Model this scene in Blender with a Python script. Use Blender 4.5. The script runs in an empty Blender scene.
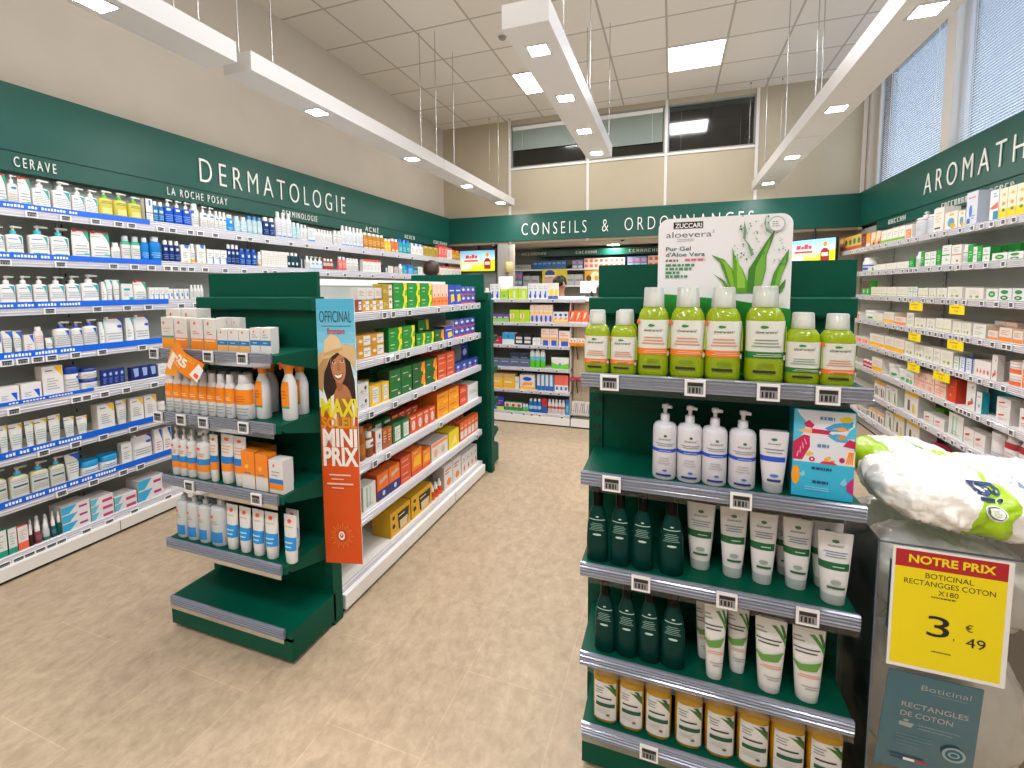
import bpy, math, random
from mathutils import Vector, Matrix, noise

random.seed(7)
SC = bpy.context.scene
COL = SC.collection
PI = math.pi


def lin(h):
    h = h.lstrip('#')
    o = []
    for i in (0, 2, 4):
        v = int(h[i:i + 2], 16) / 255
        o.append(v / 12.92 if v <= .04045 else ((v + .055) / 1.055) ** 2.4)
    return o


# ---------------------------------------------------------------- camera
cam_d = bpy.data.cameras.new('camera')
cam = bpy.data.objects.new('camera', cam_d)
COL.objects.link(cam)
SC.camera = cam
cam_d.sensor_fit = 'HORIZONTAL'
cam_d.sensor_width = 36
cam_d.lens = 455.81 * 36 / 1024
cam_d.shift_y = -(384 - 324.9) / 1024
cam_d.clip_start = .02
_yaw, _pit, _rol = .3375, .0798, -.0063
_f = Vector((-math.sin(_yaw) * math.cos(_pit), math.cos(_yaw) * math.cos(_pit), -math.sin(_pit)))
_r = Vector((math.cos(_yaw), math.sin(_yaw), 0))
_u = _r.cross(_f)
_r2 = math.cos(_rol) * _r + math.sin(_rol) * _u
_u2 = -math.sin(_rol) * _r + math.cos(_rol) * _u
cam.matrix_world = Matrix(((_r2.x, _u2.x, -_f.x, 0), (_r2.y, _u2.y, -_f.y, 0), (_r2.z, _u2.z, -_f.z, 1.5), (0, 0, 0, 1)))

# ---------------------------------------------------------------- sky, exposure
W = bpy.data.worlds.new('sky')
SC.world = W
W.use_nodes = True
W.node_tree.nodes['Background'].inputs[0].default_value = (.62, .78, 1.0, 1)
W.node_tree.nodes['Background'].inputs[1].default_value = 4.0
vs = SC.view_settings
vs.view_transform = 'Standard'
vs.look = 'None'
vs.exposure = 0.0
vs.gamma = 1
vs.use_curve_mapping = False
LAMP = 325.0      # radiance of the square spots in the hanging beams
PANEL = 30.0      # radiance of the ceiling light panels
SC.cycles.max_bounces = 8
SC.cycles.diffuse_bounces = 5
SC.cycles.transparent_max_bounces = 16
SC.cycles.sample_clamp_indirect = 6
SC.cycles.caustics_reflective = False
SC.cycles.caustics_refractive = False

# ---------------------------------------------------------------- materials
MATS = {}


def nd(nt, t, **k):
    n = nt.nodes.new(t)
    for a, b in k.items():
        setattr(n, a, b)
    return n


def mat(hexc, rough=.5, metal=0, emit=0, trans=0, coat=0, sub=0, name=None, spec=.5, alpha=1):
    key = (hexc, rough, metal, emit, trans, coat, sub, spec, alpha)
    if key in MATS:
        return MATS[key]
    m = bpy.data.materials.new(name or 'paint_' + hexc.lstrip('#'))
    m.use_nodes = True
    b = m.node_tree.nodes['Principled BSDF']
    c = lin(hexc) + [1]
    b.inputs['Base Color'].default_value = c
    b.inputs['Roughness'].default_value = rough
    b.inputs['Metallic'].default_value = metal
    b.inputs['Specular IOR Level'].default_value = spec
    if emit:
        b.inputs['Emission Color'].default_value = c
        b.inputs['Emission Strength'].default_value = emit
    b.inputs['Transmission Weight'].default_value = trans
    b.inputs['Coat Weight'].default_value = coat
    b.inputs['Alpha'].default_value = alpha
    if sub:
        b.inputs['Subsurface Weight'].default_value = sub
        b.inputs['Subsurface Radius'].default_value = (.02, .02, .01)
    m.diffuse_color = c
    MATS[key] = m
    return m


def clear_mat(name, tint='#ffffff', gloss=.12, frost=0.0, rough=.08):
    """thin clear plastic or glass: see-through with a glossy skin and optional milky haze"""
    if name in MATS:
        return MATS[name]
    m = bpy.data.materials.new(name)
    m.use_nodes = True
    nt = m.node_tree
    nt.nodes.remove(nt.nodes['Principled BSDF'])
    out = nt.nodes['Material Output']
    tr = nd(nt, 'ShaderNodeBsdfTransparent')
    tr.inputs[0].default_value = lin(tint) + [1]
    gl = nd(nt, 'ShaderNodeBsdfGlossy')
    gl.inputs['Roughness'].default_value = rough
    fr = nd(nt, 'ShaderNodeFresnel')
    fr.inputs[0].default_value = 1.35
    mm = nd(nt, 'ShaderNodeMath', operation='MULTIPLY_ADD')
    mm.inputs[1].default_value = .9
    mm.inputs[2].default_value = gloss * .25
    nt.links.new(fr.outputs[0], mm.inputs[0])
    mx = nd(nt, 'ShaderNodeMixShader')
    nt.links.new(mm.outputs[0], mx.inputs[0])
    nt.links.new(tr.outputs[0], mx.inputs[1])
    nt.links.new(gl.outputs[0], mx.inputs[2])
    last = mx
    if frost:
        df = nd(nt, 'ShaderNodeBsdfDiffuse')
        df.inputs[0].default_value = lin(tint) + [1]
        m2 = nd(nt, 'ShaderNodeMixShader')
        m2.inputs[0].default_value = frost
        nt.links.new(mx.outputs[0], m2.inputs[1])
        nt.links.new(df.outputs[0], m2.inputs[2])
        last = m2
    nt.links.new(last.outputs[0], out.inputs[0])
    MATS[name] = m
    return m


def proc(name, build, rough=.6, spec=.4):
    if name in MATS:
        return MATS[name]
    m = bpy.data.materials.new(name)
    m.use_nodes = True
    nt = m.node_tree
    b = nt.nodes['Principled BSDF']
    b.inputs['Roughness'].default_value = rough
    b.inputs['Specular IOR Level'].default_value = spec
    build(nt, b)
    MATS[name] = m
    return m


def noisy(hexa, hexb, scale, detail=5, rough=.6, bump=0, name='x', stretch=(1, 1, 1), spec=.4):
    def bld(nt, b):
        tc = nd(nt, 'ShaderNodeTexCoord')
        mp = nd(nt, 'ShaderNodeMapping')
        mp.inputs['Scale'].default_value = stretch
        nt.links.new(tc.outputs['Object'], mp.inputs[0])
        n = nd(nt, 'ShaderNodeTexNoise')
        n.inputs['Scale'].default_value = scale
        n.inputs['Detail'].default_value = detail
        nt.links.new(mp.outputs[0], n.inputs['Vector'])
        r = nd(nt, 'ShaderNodeValToRGB')
        r.color_ramp.elements[0].position = .3
        r.color_ramp.elements[1].position = .7
        r.color_ramp.elements[0].color = lin(hexa) + [1]
        r.color_ramp.elements[1].color = lin(hexb) + [1]
        nt.links.new(n.outputs[0], r.inputs[0])
        nt.links.new(r.outputs[0], b.inputs['Base Color'])
        if bump:
            bp = nd(nt, 'ShaderNodeBump')
            bp.inputs['Strength'].default_value = bump
            nt.links.new(n.outputs[0], bp.inputs['Height'])
            nt.links.new(bp.outputs[0], b.inputs['Normal'])
    return proc(name, bld, rough, spec)


def floor_build(nt, b):
    tc = nd(nt, 'ShaderNodeTexCoord')
    sp = nd(nt, 'ShaderNodeSeparateXYZ')
    nt.links.new(tc.outputs['Object'], sp.inputs[0])
    ax = nd(nt, 'ShaderNodeMath', operation='ADD')
    ax.inputs[1].default_value = 1.10 + .372 * 40
    nt.links.new(sp.outputs[0], ax.inputs[0])
    ay = nd(nt, 'ShaderNodeMath', operation='ADD')
    ay.inputs[1].default_value = -2.945 + .71 * 20
    nt.links.new(sp.outputs[1], ay.inputs[0])
    cb = nd(nt, 'ShaderNodeCombineXYZ')
    nt.links.new(ay.outputs[0], cb.inputs[0])
    nt.links.new(ax.outputs[0], cb.inputs[1])
    br = nd(nt, 'ShaderNodeTexBrick')
    br.offset = .5
    br.inputs['Scale'].default_value = 1
    br.inputs['Brick Width'].default_value = .71
    br.inputs['Row Height'].default_value = .372
    br.inputs['Mortar Size'].default_value = .0016
    br.inputs['Mortar Smooth'].default_value = .3
    br.inputs['Bias'].default_value = 0
    br.inputs['Color1'].default_value = (.94, .94, .94, 1)
    br.inputs['Color2'].default_value = (1.0, 1.0, 1.0, 1)
    br.inputs['Mortar'].default_value = (1.2, 1.2, 1.17, 1)
    nt.links.new(cb.outputs[0], br.inputs['Vector'])
    mp = nd(nt, 'ShaderNodeMapping')
    mp.inputs['Scale'].default_value = (1.0, .75, 1)
    nt.links.new(tc.outputs['Object'], mp.inputs[0])
    n = nd(nt, 'ShaderNodeTexNoise')
    n.inputs['Scale'].default_value = 19
    n.inputs['Detail'].default_value = 9
    n.inputs['Roughness'].default_value = .76
    n.inputs['Distortion'].default_value = .35
    nt.links.new(mp.outputs[0], n.inputs['Vector'])
    r = nd(nt, 'ShaderNodeValToRGB')
    e = r.color_ramp.elements
    e[0].position, e[1].position = .28, .74
    e[0].color = lin('#9c8a72') + [1]
    e[1].color = lin('#c6b398') + [1]
    nt.links.new(n.outputs[0], r.inputs[0])
    mx = nd(nt, 'ShaderNodeMix', data_type='RGBA', blend_type='MULTIPLY')
    mx.inputs[0].default_value = 1
    nt.links.new(r.outputs[0], mx.inputs[6])
    nt.links.new(br.outputs[0], mx.inputs[7])
    nt.links.new(mx.outputs[2], b.inputs['Base Color'])


def ceil_build(nt, b):
    tc = nd(nt, 'ShaderNodeTexCoord')
    mp = nd(nt, 'ShaderNodeMapping')
    mp.inputs['Location'].default_value = (.105 + .592 * 20, -5.37 + .598 * 30, 0)
    nt.links.new(tc.outputs['Object'], mp.inputs[0])
    br = nd(nt, 'ShaderNodeTexBrick')
    br.offset = 0
    br.inputs['Scale'].default_value = 1
    br.inputs['Brick Width'].default_value = .592
    br.inputs['Row Height'].default_value = .598
    br.inputs['Mortar Size'].default_value = .011
    br.inputs['Mortar Smooth'].default_value = .1
    br.inputs['Color1'].default_value = lin('#e6e0d6') + [1]
    br.inputs['Color2'].default_value = lin('#dfd9cf') + [1]
    br.inputs['Mortar'].default_value = lin('#b4aea3') + [1]
    nt.links.new(mp.outputs[0], br.inputs['Vector'])
    nt.links.new(br.outputs[0], b.inputs['Base Color'])


FLOOR = proc('vinyl_floor', floor_build, .42, .35)
CEIL = proc('ceiling_tiles', ceil_build, .9, .2)
WALL = noisy('#c6bcac', '#cbc1b1', 3, name='wall_paint', rough=.75, spec=.25)
WALLFAR = noisy('#b6ab93', '#baaf97', 3, name='partition_panel', rough=.6, spec=.3)
BAND = noisy('#0b5044', '#0e5448', 2, name='band_green', rough=.42, spec=.4)
GREEN = noisy('#004a38', '#004e3b', 4, name='metal_green', rough=.45, spec=.16)
GREENH = mat('#0a6a52', .4)
STEEL = noisy('#a0a5a1', '#a8ada8', 6, name='grey_back_panel', rough=.5)
WHITE = mat('#eeeeec', .4)
OFFW = mat('#e4e2dd', .5)
BLACK = mat('#101112', .5)
DARK = mat('#26282a', .5)
CHROME = mat('#c8c8c8', .25, 1)
RAILW = mat('#c6c7cf', .25, coat=.4)
RAILG = mat('#858c9c', .18, coat=.8, metal=.25)
RAILD = mat('#4a505e', .2, coat=.6)
BLUE = mat('#0b62d8', .35)
WOOD = noisy('#b7a48a', '#cdbca2', 5, stretch=(14, 14, .6), name='pale_wood', rough=.5)
GLASS = clear_mat('window_glass')
ACRYL = clear_mat('clear_acrylic', '#fdfefe', .05)
BEAM = mat('#dedddb', .4)

# ---------------------------------------------------------------- mesh helper


class MB:
    def __init__(s):
        s.v, s.f, s.m, s.s, s.mats = [], [], [], [], []

    def mi(s, m):
        if m not in s.mats:
            s.mats.append(m)
        return s.mats.index(m)

    def add(s, verts, faces, m, smooth=False):
        o = len(s.v)
        s.v.extend([tuple(p) for p in verts])
        k = s.mi(m)
        for f in faces:
            s.f.append([i + o for i in f])
            s.m.append(k)
            s.s.append(smooth)
        return s

    def box(s, x0, y0, z0, x1, y1, z1, m):
        v = [(x0, y0, z0), (x1, y0, z0), (x1, y1, z0), (x0, y1, z0), (x0, y0, z1), (x1, y0, z1), (x1, y1, z1), (x0, y1, z1)]
        return s.add(v, [(0, 3, 2, 1), (4, 5, 6, 7), (0, 1, 5, 4), (1, 2, 6, 5), (2, 3, 7, 6), (3, 0, 4, 7)], m)

    def poly(s, pts, m):
        return s.add(pts, [tuple(range(len(pts)))], m)

    def prism(s, prof, x0, x1, m):
        """(y,z) outline swept along x"""
        n = len(prof)
        v = [(x0, y, z) for y, z in prof] + [(x1, y, z) for y, z in prof]
        f = [(i, (i + 1) % n, n + (i + 1) % n, n + i) for i in range(n)]
        f += [tuple(range(n))[::-1], tuple(range(n, 2 * n))]
        return s.add(v, f, m)

    def loft(s, secs, cy, m, n=16, bottom=True, top=True, cx=0):
        """secs: (z, rx, ry, power)"""
        v, f = [], []
        for q in secs:
            z, rx, ry, p = q[:4]
            ox = q[4] if len(q) > 4 else 0
            for i in range(n):
                a = 2 * PI * i / n
                c, d = math.cos(a), math.sin(a)
                e = 2 / p
                v.append((cx + ox + rx * math.copysign(abs(d) ** e, d), cy - ry * math.copysign(abs(c) ** e, c), z))
        for k in range(len(secs) - 1):
            for i in range(n):
                j = (i + 1) % n
                f.append((k * n + i, k * n + j, (k + 1) * n + j, (k + 1) * n + i))
        s.add(v, f, m, True)
        L = len(secs) - 1
        if bottom:
            s.add(v[:n], [tuple(range(n))[::-1]], m)
        if top:
            s.add(v[L * n:], [tuple(range(n))], m)
        return s

    def tube(s, p0, p1, r0, r1, m, n=10):
        p0, p1 = Vector(p0), Vector(p1)
        d = (p1 - p0).normalized()
        a = d.orthogonal().normalized()
        b = d.cross(a)
        v = []
        for p, r in ((p0, r0), (p1, r1)):
            for i in range(n):
                t = 2 * PI * i / n
                v.append(p + a * math.cos(t) * r + b * math.sin(t) * r)
        s.add(v, [(i, (i + 1) % n, n + (i + 1) % n, n + i) for i in range(n)], m, True)
        s.add(v, [tuple(range(n))[::-1], tuple(range(n, 2 * n))], m)
        return s

    def ball(s, c, rx, ry, rz, m, n=12, k=8):
        v, f = [], []
        for j in range(k + 1):
            t = PI * j / k
            for i in range(n):
                a = 2 * PI * i / n
                v.append((c[0] + rx * math.sin(t) * math.cos(a), c[1] + ry * math.sin(t) * math.sin(a), c[2] - rz * math.cos(t)))
        for j in range(k):
            for i in range(n):
                f.append((j * n + i, j * n + (i + 1) % n, (j + 1) * n + (i + 1) % n, (j + 1) * n + i))
        return s.add(v, f, m, True)

    def build(s, name, parent=None, loc=None):
        me = bpy.data.meshes.new(name)
        me.from_pydata(s.v, [], s.f)
        for m in s.mats:
            me.materials.append(m)
        me.polygons.foreach_set('material_index', s.m)
        me.polygons.foreach_set('use_smooth', s.s)
        me.update()
        o = bpy.data.objects.new(name, me)
        COL.objects.link(o)
        if parent:
            o.parent = parent
        if loc:
            o.location = loc
        return o


def tag(o, label=None, cat=None, group=None, kind=None):
    if label:
        o['label'] = label
    if cat:
        o['category'] = cat
    if group:
        o['group'] = group
    if kind:
        o['kind'] = kind
    return o


def empty(name, loc=(0, 0, 0), rz=0):
    o = bpy.data.objects.new(name, None)
    o.empty_display_size = .05
    COL.objects.link(o)
    o.location = loc
    o.rotation_euler = (0, 0, rz)
    return o


def copy_tree(o, parent=None):
    c = o.copy()
    COL.objects.link(c)
    if parent:
        c.parent = parent
    for ch in o.children:
        copy_tree(ch, c)
    return c


TXT = {}


def text2d(s, bold=0, res=3, space=1.0):
    """a string as flat outline geometry one unit high: (verts, faces, width)"""
    k = (s, bold, res, space)
    if k in TXT:
        return TXT[k]
    cu = bpy.data.curves.new('t', 'FONT')
    cu.body = s
    cu.size = 1
    cu.offset = bold
    cu.resolution_u = res
    cu.space_character = space
    o = bpy.data.objects.new('t', cu)
    COL.objects.link(o)
    dg = bpy.context.evaluated_depsgraph_get()
    dg.update()
    me = bpy.data.meshes.new_from_object(o.evaluated_get(dg))
    v = [(p.co.x, p.co.y) for p in me.vertices]
    f = [tuple(p.vertices) for p in me.polygons]
    bpy.data.objects.remove(o)
    bpy.data.curves.remove(cu)
    bpy.data.meshes.remove(me)
    xs = [p[0] for p in v] or [0]
    x0 = min(xs)
    v = [(a - x0, b) for a, b in v]
    TXT[k] = (v, f, max(xs) - x0)
    return TXT[k]


def add_text(mb, s, width, height, m, fn, align='L', bold=0, res=3, space=1.0):
    """writes s width x height (cap height) through fn(u, v) -> point; None width keeps proportions"""
    v, f, w = text2d(s, bold, res, space)
    sy = height / .70
    sx = width / w if width else sy
    off = {'L': 0, 'C': -w * sx / 2, 'R': -w * sx}[align]
    mb.add([fn(a * sx + off, b * sy) for a, b in v], f, m)
    return w * sx


def structure(mb, name):
    return tag(mb.build(name), kind='structure')

# ---------------------------------------------------------------- products


def sec_at(secs, z):
    for a, b in zip(secs, secs[1:]):
        if z <= b[0] or b is secs[-1]:
            t = 0 if b[0] == a[0] else (z - a[0]) / (b[0] - a[0])
            t = min(1, max(0, t))
            return [a[i] + (b[i] - a[i]) * t for i in range(4)]


def surf(secs, cy, z, t, off):
    q = sec_at(secs, z)
    a = t * PI / 2
    e = 2 / q[3]
    c, d = math.cos(a), math.sin(a)
    return ((q[1] + off) * math.copysign(abs(d) ** e, d), cy - (q[2] + off) * abs(c) ** e, z)


def patch(mb, secs, cy, z0, z1, t0, t1, m, off, nt=0):
    nt = nt or max(3, int((t1 - t0) / .1 + .99))
    zs = [z0] + [s[0] for s in secs if z0 + 1e-6 < s[0] < z1 - 1e-6] + [z1]
    v, f = [], []
    for z in zs:
        for i in range(nt + 1):
            v.append(surf(secs, cy, z, t0 + (t1 - t0) * i / nt, off))
    k = nt + 1
    for j in range(len(zs) - 1):
        for i in range(nt):
            f.append((j * k + i, j * k + i + 1, (j + 1) * k + i + 1, (j + 1) * k + i))
    mb.add(v, f, m, True)


def clip_t(pts, lim, keep_low, ax=0):
    out = []
    for i, p in enumerate(pts):
        q = pts[(i + 1) % len(pts)]
        a, b = (p[ax] <= lim, q[ax] <= lim) if keep_low else (p[ax] >= lim, q[ax] >= lim)
        if a:
            out.append(p)
        if a != b:
            k = (lim - p[ax]) / (q[ax] - p[ax])
            out.append((lim, p[1] + (q[1] - p[1]) * k) if ax == 0 else (p[0] + (q[0] - p[0]) * k, lim))
    return out


def wrap_poly(mb, pts, fn, m, cuts=(), dt=.1):
    """a flat outline (t, z) laid on a curved surface in narrow strips, cut where the surface bends"""
    t0, t1 = min(p[0] for p in pts), max(p[0] for p in pts)
    z0, z1 = min(p[1] for p in pts), max(p[1] for p in pts)
    n = max(1, int((t1 - t0) / dt + .99))
    zs = [z0] + [c for c in cuts if z0 + 1e-5 < c < z1 - 1e-5] + [z1]
    for i in range(n):
        q = clip_t(clip_t(pts, t0 + (t1 - t0) * (i + 1) / n, True), t0 + (t1 - t0) * i / n, False)
        for a, b in zip(zs, zs[1:]):
            r = clip_t(clip_t(q, b, True, 1), a, False, 1) if len(zs) > 2 and len(q) > 2 else q
            if len(r) > 2:
                mb.poly([fn(t, z) for t, z in r], m)


def label_on(mb, secs, cy, H, L):
    CU = [q[0] / H for q in secs]
    for k, e in enumerate(L):
        off = .0006 + .00045 * k
        if e[0] == 'T':
            _, z0, z1, n, t0, t1, hx = e
            for i in range(n):
                zc = z1 - (i + .5) * (z1 - z0) / n
                hh = (z1 - z0) / n * .17
                sh = (.78, 1, .62, .9, .7)[(i + k) % 5]
                tc = (t0 + t1) / 2
                patch(mb, secs, cy, (zc - hh) * H, (zc + hh) * H, tc - (tc - t0) * sh, tc + (t1 - tc) * sh, mat(hx), off)
        elif e[0] == 'W':
            _, s, z, hh, tc, hx = e
            r = sec_at(secs, z * H)[1]
            kk = 1 / (r * PI / 2)
            add_text(mb, s, None, hh * H, mat(hx), lambda u, v: surf(secs, cy, z * H + v, tc + u * kk, off + .0003), 'C', .012, 2)
        elif e[0] == 'O':      # round or leaf-shaped mark: centre z, half height, centre t, half width
            _, z, rz, tc, rt, hx = e
            pts = [(tc + rt * math.cos(a), z + rz * math.sin(a)) for a in [2 * PI * i / 14 for i in range(14)]]
            wrap_poly(mb, pts, lambda t, zz: surf(secs, cy, zz * H, t, off + .0003), mat(hx), CU)
        elif e[0] == 'P':      # polygon of (t, z)
            wrap_poly(mb, e[1], lambda t, zz: surf(secs, cy, zz * H, t, off + .0003), mat(e[2]), CU)
        else:
            z0, z1, t0, t1, hx = e
            patch(mb, secs, cy, z0 * H, z1 * H, t0, t1, mat(hx), off)


def body_mat(s):
    c = s['col']
    if s.get('tr'):
        return mat(c, .14, trans=s['tr'], coat=.2, sub=0)
    return mat(c, s.get('ro', .36), spec=.35 if min(lin(c)) > .02 else .18)


def k_pump(s, w, h):
    d = w * s['dr']
    H = h * s.get('bh', .72)
    p = s.get('p', 3.2)
    S = [(0, w * .46, d * .46, p), (H * .03, w * .5, d * .5, p), (H * .85, w * .5, d * .5, p), (H * .92, w * .485, d * .485, p), (H * .965, w * .42, d * .44, 2.8), (H, w * .2, min(w * .2, d * .4), 2)]
    a = MB()
    a.loft(S, d / 2, body_mat(s))
    c = MB()
    cm = mat(s['cap'], .3)
    r = min(w * .19, d * .42)
    c.loft([(H * .985, r, r, 2), (H + (h - H) * .42, r, r, 2), (H + (h - H) * .47, r * .6, r * .6, 2)], d / 2, cm, 12)
    hm = mat(s.get('head', s['cap']), .3)
    c.loft([(H + (h - H) * .45, r * .42, r * .42, 2), (H + (h - H) * .72, r * .42, r * .42, 2), (H + (h - H) * .75, r * .72, r * .72, 2), (h * .985, r * .78, r * .78, 2), (h, r * .6, r * .6, 2)], d / 2, hm, 12)
    q = s.get('aim', 1)
    c.tube((0, d / 2, h - (h - H) * .12), (q * w * .5, d / 2 - d * .1, h - (h - H) * .15), r * .5, r * .34, hm, 8)
    b = MB()
    label_on(b, S, d / 2, H, s['L'])
    return [('body', a), ('pump', c), ('label', b)]


def k_bottle(s, w, h):
    d = w * s['dr']
    H = h * s.get('bh', .82)
    p = s.get('p', 2.4)
    n = s.get('nk', .26)
    sh = s.get('sh', .86)
    S = [(0, w * .45, d * .45, p), (H * .025, w * .5, d * .5, p), (H * sh, w * .5, d * .5, p), (H * (sh + (1 - sh) * .5), w * .43, d * .43, p), (H * (sh + (1 - sh) * .85), w * (n + .04), min(d * .45, w * (n + .04)), 2), (H, w * n, min(d * .45, w * n), 2)]
    if s.get('taper'):
        S = [(0, w * .44, d * .44, p), (H * .03, w * .5, d * .5, p), (H * .35, w * .5, d * .5, p), (H * .62, w * .47, d * .47, p), (H * .82, w * .37, d * .38, 2.2), (H * .93, w * .27, d * .3, 2), (H, w * n, w * n, 2)]
    a = MB()
    a.loft(S, d / 2, body_mat(s))
    c = MB()
    cm = mat(s['cap'], .3, spec=.5 if max(lin(s['cap'])) > .02 else .15)
    r = min(w * n * 1.08, d * .46) * s.get('cw', 1)
    c.loft([(H * .985, r, r, 2), (h * .99, r * s.get('ct', .95), r * s.get('ct', .95), 2), (h, r * .8, r * .8, 2)], d / 2, cm, 14)
    if s.get('nozzle'):
        c.loft([(h * .995, r * .45, r * .45, 2), (h * 1.05, r * .4, r * .4, 2)], d / 2, cm, 10)
        c.tube((0, d / 2, h * 1.035), (-r * 1.5, d * .3, h * 1.03), r * .3, r * .22, cm, 8)
    b = MB()
    label_on(b, S, d / 2, H, s['L'])
    return [('body', a), ('cap', c), ('label', b)]


def k_dose(s, w, h):
    """squat gel bottle under a clear measuring cup"""
    d = w * s['dr']
    H = h * .81
    S = [(0, w * .44, d * .44, 3), (H * .02, w * .49, d * .49, 3), (H * .06, w * .5, d * .5, 3), (H * .78, w * .5, d * .5, 2.8), (H * .87, w * .465, d * .47, 2.5), (H * .94, w * .38, d * .4, 2.2), (H * .98, w * .28, d * .3, 2), (H, w * .25, w * .25, 2)]
    a = MB()
    a.loft(S, d / 2, body_mat(s), 24)
    c = MB()
    c.loft([(H * .97, w * .24, w * .24, 2), (H + (h - H) * .6, w * .24, w * .24, 2), (H + (h - H) * .66, w * .2, w * .2, 2)], d / 2, mat('#f4f4ee', .35), 16)
    u = MB()
    u.loft([(H * .965, w * .34, w * .34, 2), (h * .985, w * .315, w * .315, 2), (h, w * .29, w * .29, 2)], d / 2, clear_mat('cup_plastic', '#f2f5f0', .35, .42), 20, False, True)
    b = MB()
    label_on(b, S, d / 2, H, s['L'])
    return [('body', a), ('screw_cap', c), ('measuring_cup', u), ('label', b)]


def k_tube(s, w, h):
    d = w * s['dr']
    ch = h * s.get('ch', .13)
    S = [(ch, w * .36, d * .44, 2.2), (ch + .06 * h, w * .375, d * .46, 2.2), (h * .45, w * .43, d * .39, 2.2), (h * .78, w * .48, d * .2, 2.2), (h * .93, w * .5, d * .05, 2.4), (h, w * .5, d * .045, 2.4)]
    a = MB()
    a.loft(S, d / 2, body_mat(s))
    c = MB()
    c.loft([(0, w * .325, d * .40, 2.2), (ch * .1, w * .345, d * .42, 2.2), (ch * 1.01, w * .36, d * .44, 2.2)], d / 2, mat(s['cap'], .3), 16)
    b = MB()
    label_on(b, S, d / 2, h, s['L'])
    return [('body', a), ('cap', c), ('label', b)]


def k_pouch(s, w, h):
    d = w * s['dr']
    S = [(0, w * .47, d * .5, 2.6), (h * .08, w * .5, d * .5, 2.4), (h * .45, w * .5, d * .38, 2.2), (h * .8, w * .49, d * .12, 2.2), (h * .93, w * .47, d * .03, 2.2), (h, w * .47, d * .025, 2.2)]
    a = MB()
    a.loft(S, d / 2, body_mat(s))
    c = MB()
    c.tube((-w * .3, d / 2, h * .93), (-w * .34, d / 2, h * 1.04), w * .1, w * .09, mat(s['cap'], .35), 10)
    b = MB()
    label_on(b, S, d / 2, h, s['L'])
    return [('pouch', a), ('spout', c), ('print', b)]


def k_jar(s, w, h):
    d = w * s['dr']
    H = h * s.get('bh', .74)
    S = [(0, w * .46, d * .46, 2.2), (H * .06, w * .49, d * .49, 2.2), (H * .9, w * .49, d * .49, 2.2), (H, w * .46, d * .46, 2.2)]
    a = MB()
    a.loft(S, d / 2, body_mat(s), 20)
    c = MB()
    c.loft([(H * .99, w * .5, d * .5, 2.2), (h * .97, w * .5, d * .5, 2.2), (h, w * .47, d * .47, 2.2)], d / 2, mat(s['cap'], .3), 20)
    b = MB()
    label_on(b, S, d / 2, H, s['L'])
    return [('jar', a), ('lid', c), ('label', b)]


def k_dropper(s, w, h):
    d = w
    H = h * .55
    S = [(0, w * .45, d * .45, 2), (H * .05, w * .5, d * .5, 2), (H * .82, w * .5, d * .5, 2), (H, w * .25, d * .25, 2)]
    a = MB()
    a.loft(S, d / 2, body_mat(s), 12)
    c = MB()
    c.loft([(H * .97, w * .34, w * .34, 2), (H + (h - H) * .45, w * .33, w * .33, 2), (H + (h - H) * .5, w * .24, w * .24, 2), (h * .94, w * .2, w * .2, 2), (h, w * .12, w * .12, 2)], d / 2, mat(s['cap'], .35), 12)
    b = MB()
    label_on(b, S, d / 2, H, s['L'])
    return [('bottle', a), ('dropper', c), ('label', b)]


def k_trigger(s, w, h):
    w *= .82
    d = w * s['dr']
    H = h * .8
    S = [(0, w * .44, d * .44, 2.4), (H * .02, w * .48, d * .48, 2.4), (H * .68, w * .5, d * .5, 2.4), (H * .84, w * .4, d * .42, 2.2), (H * .95, w * .24, w * .24, 2), (H, w * .2, w * .2, 2)]
    a = MB()
    a.loft(S, d / 2, body_mat(s))
    c = MB()
    m = mat(s['cap'], .35)
    c.loft([(H * .985, w * .25, w * .25, 2), (H + (h - H) * .3, w * .27, w * .27, 2), (H + (h - H) * .5, w * .36, d * .48, 3), (h * .98, w * .40, d * .52, 3.6), (h, w * .38, d * .5, 3.6)], d / 2, m, 14)
    c.tube((-w * .3, d * .3, h * .97), (-w * .56, d * .1, h * .965), w * .1, w * .09, m, 8)
    c.add([(-w * .5, d * .2, h * .95), (-w * .38, d * .2, h * .95), (-w * .42, d * .2, h * .86), (-w * .52, d * .2, h * .85),
           (-w * .5, d * .4, h * .95), (-w * .38, d * .4, h * .95), (-w * .42, d * .4, h * .86), (-w * .52, d * .4, h * .85)],
          [(0, 1, 2, 3), (7, 6, 5, 4), (0, 4, 5, 1), (1, 5, 6, 2), (2, 6, 7, 3), (3, 7, 4, 0)], m)
    b = MB()
    label_on(b, S, d / 2, H, s['L'])
    return [('body', a), ('trigger_head', c), ('label', b)]


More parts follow.
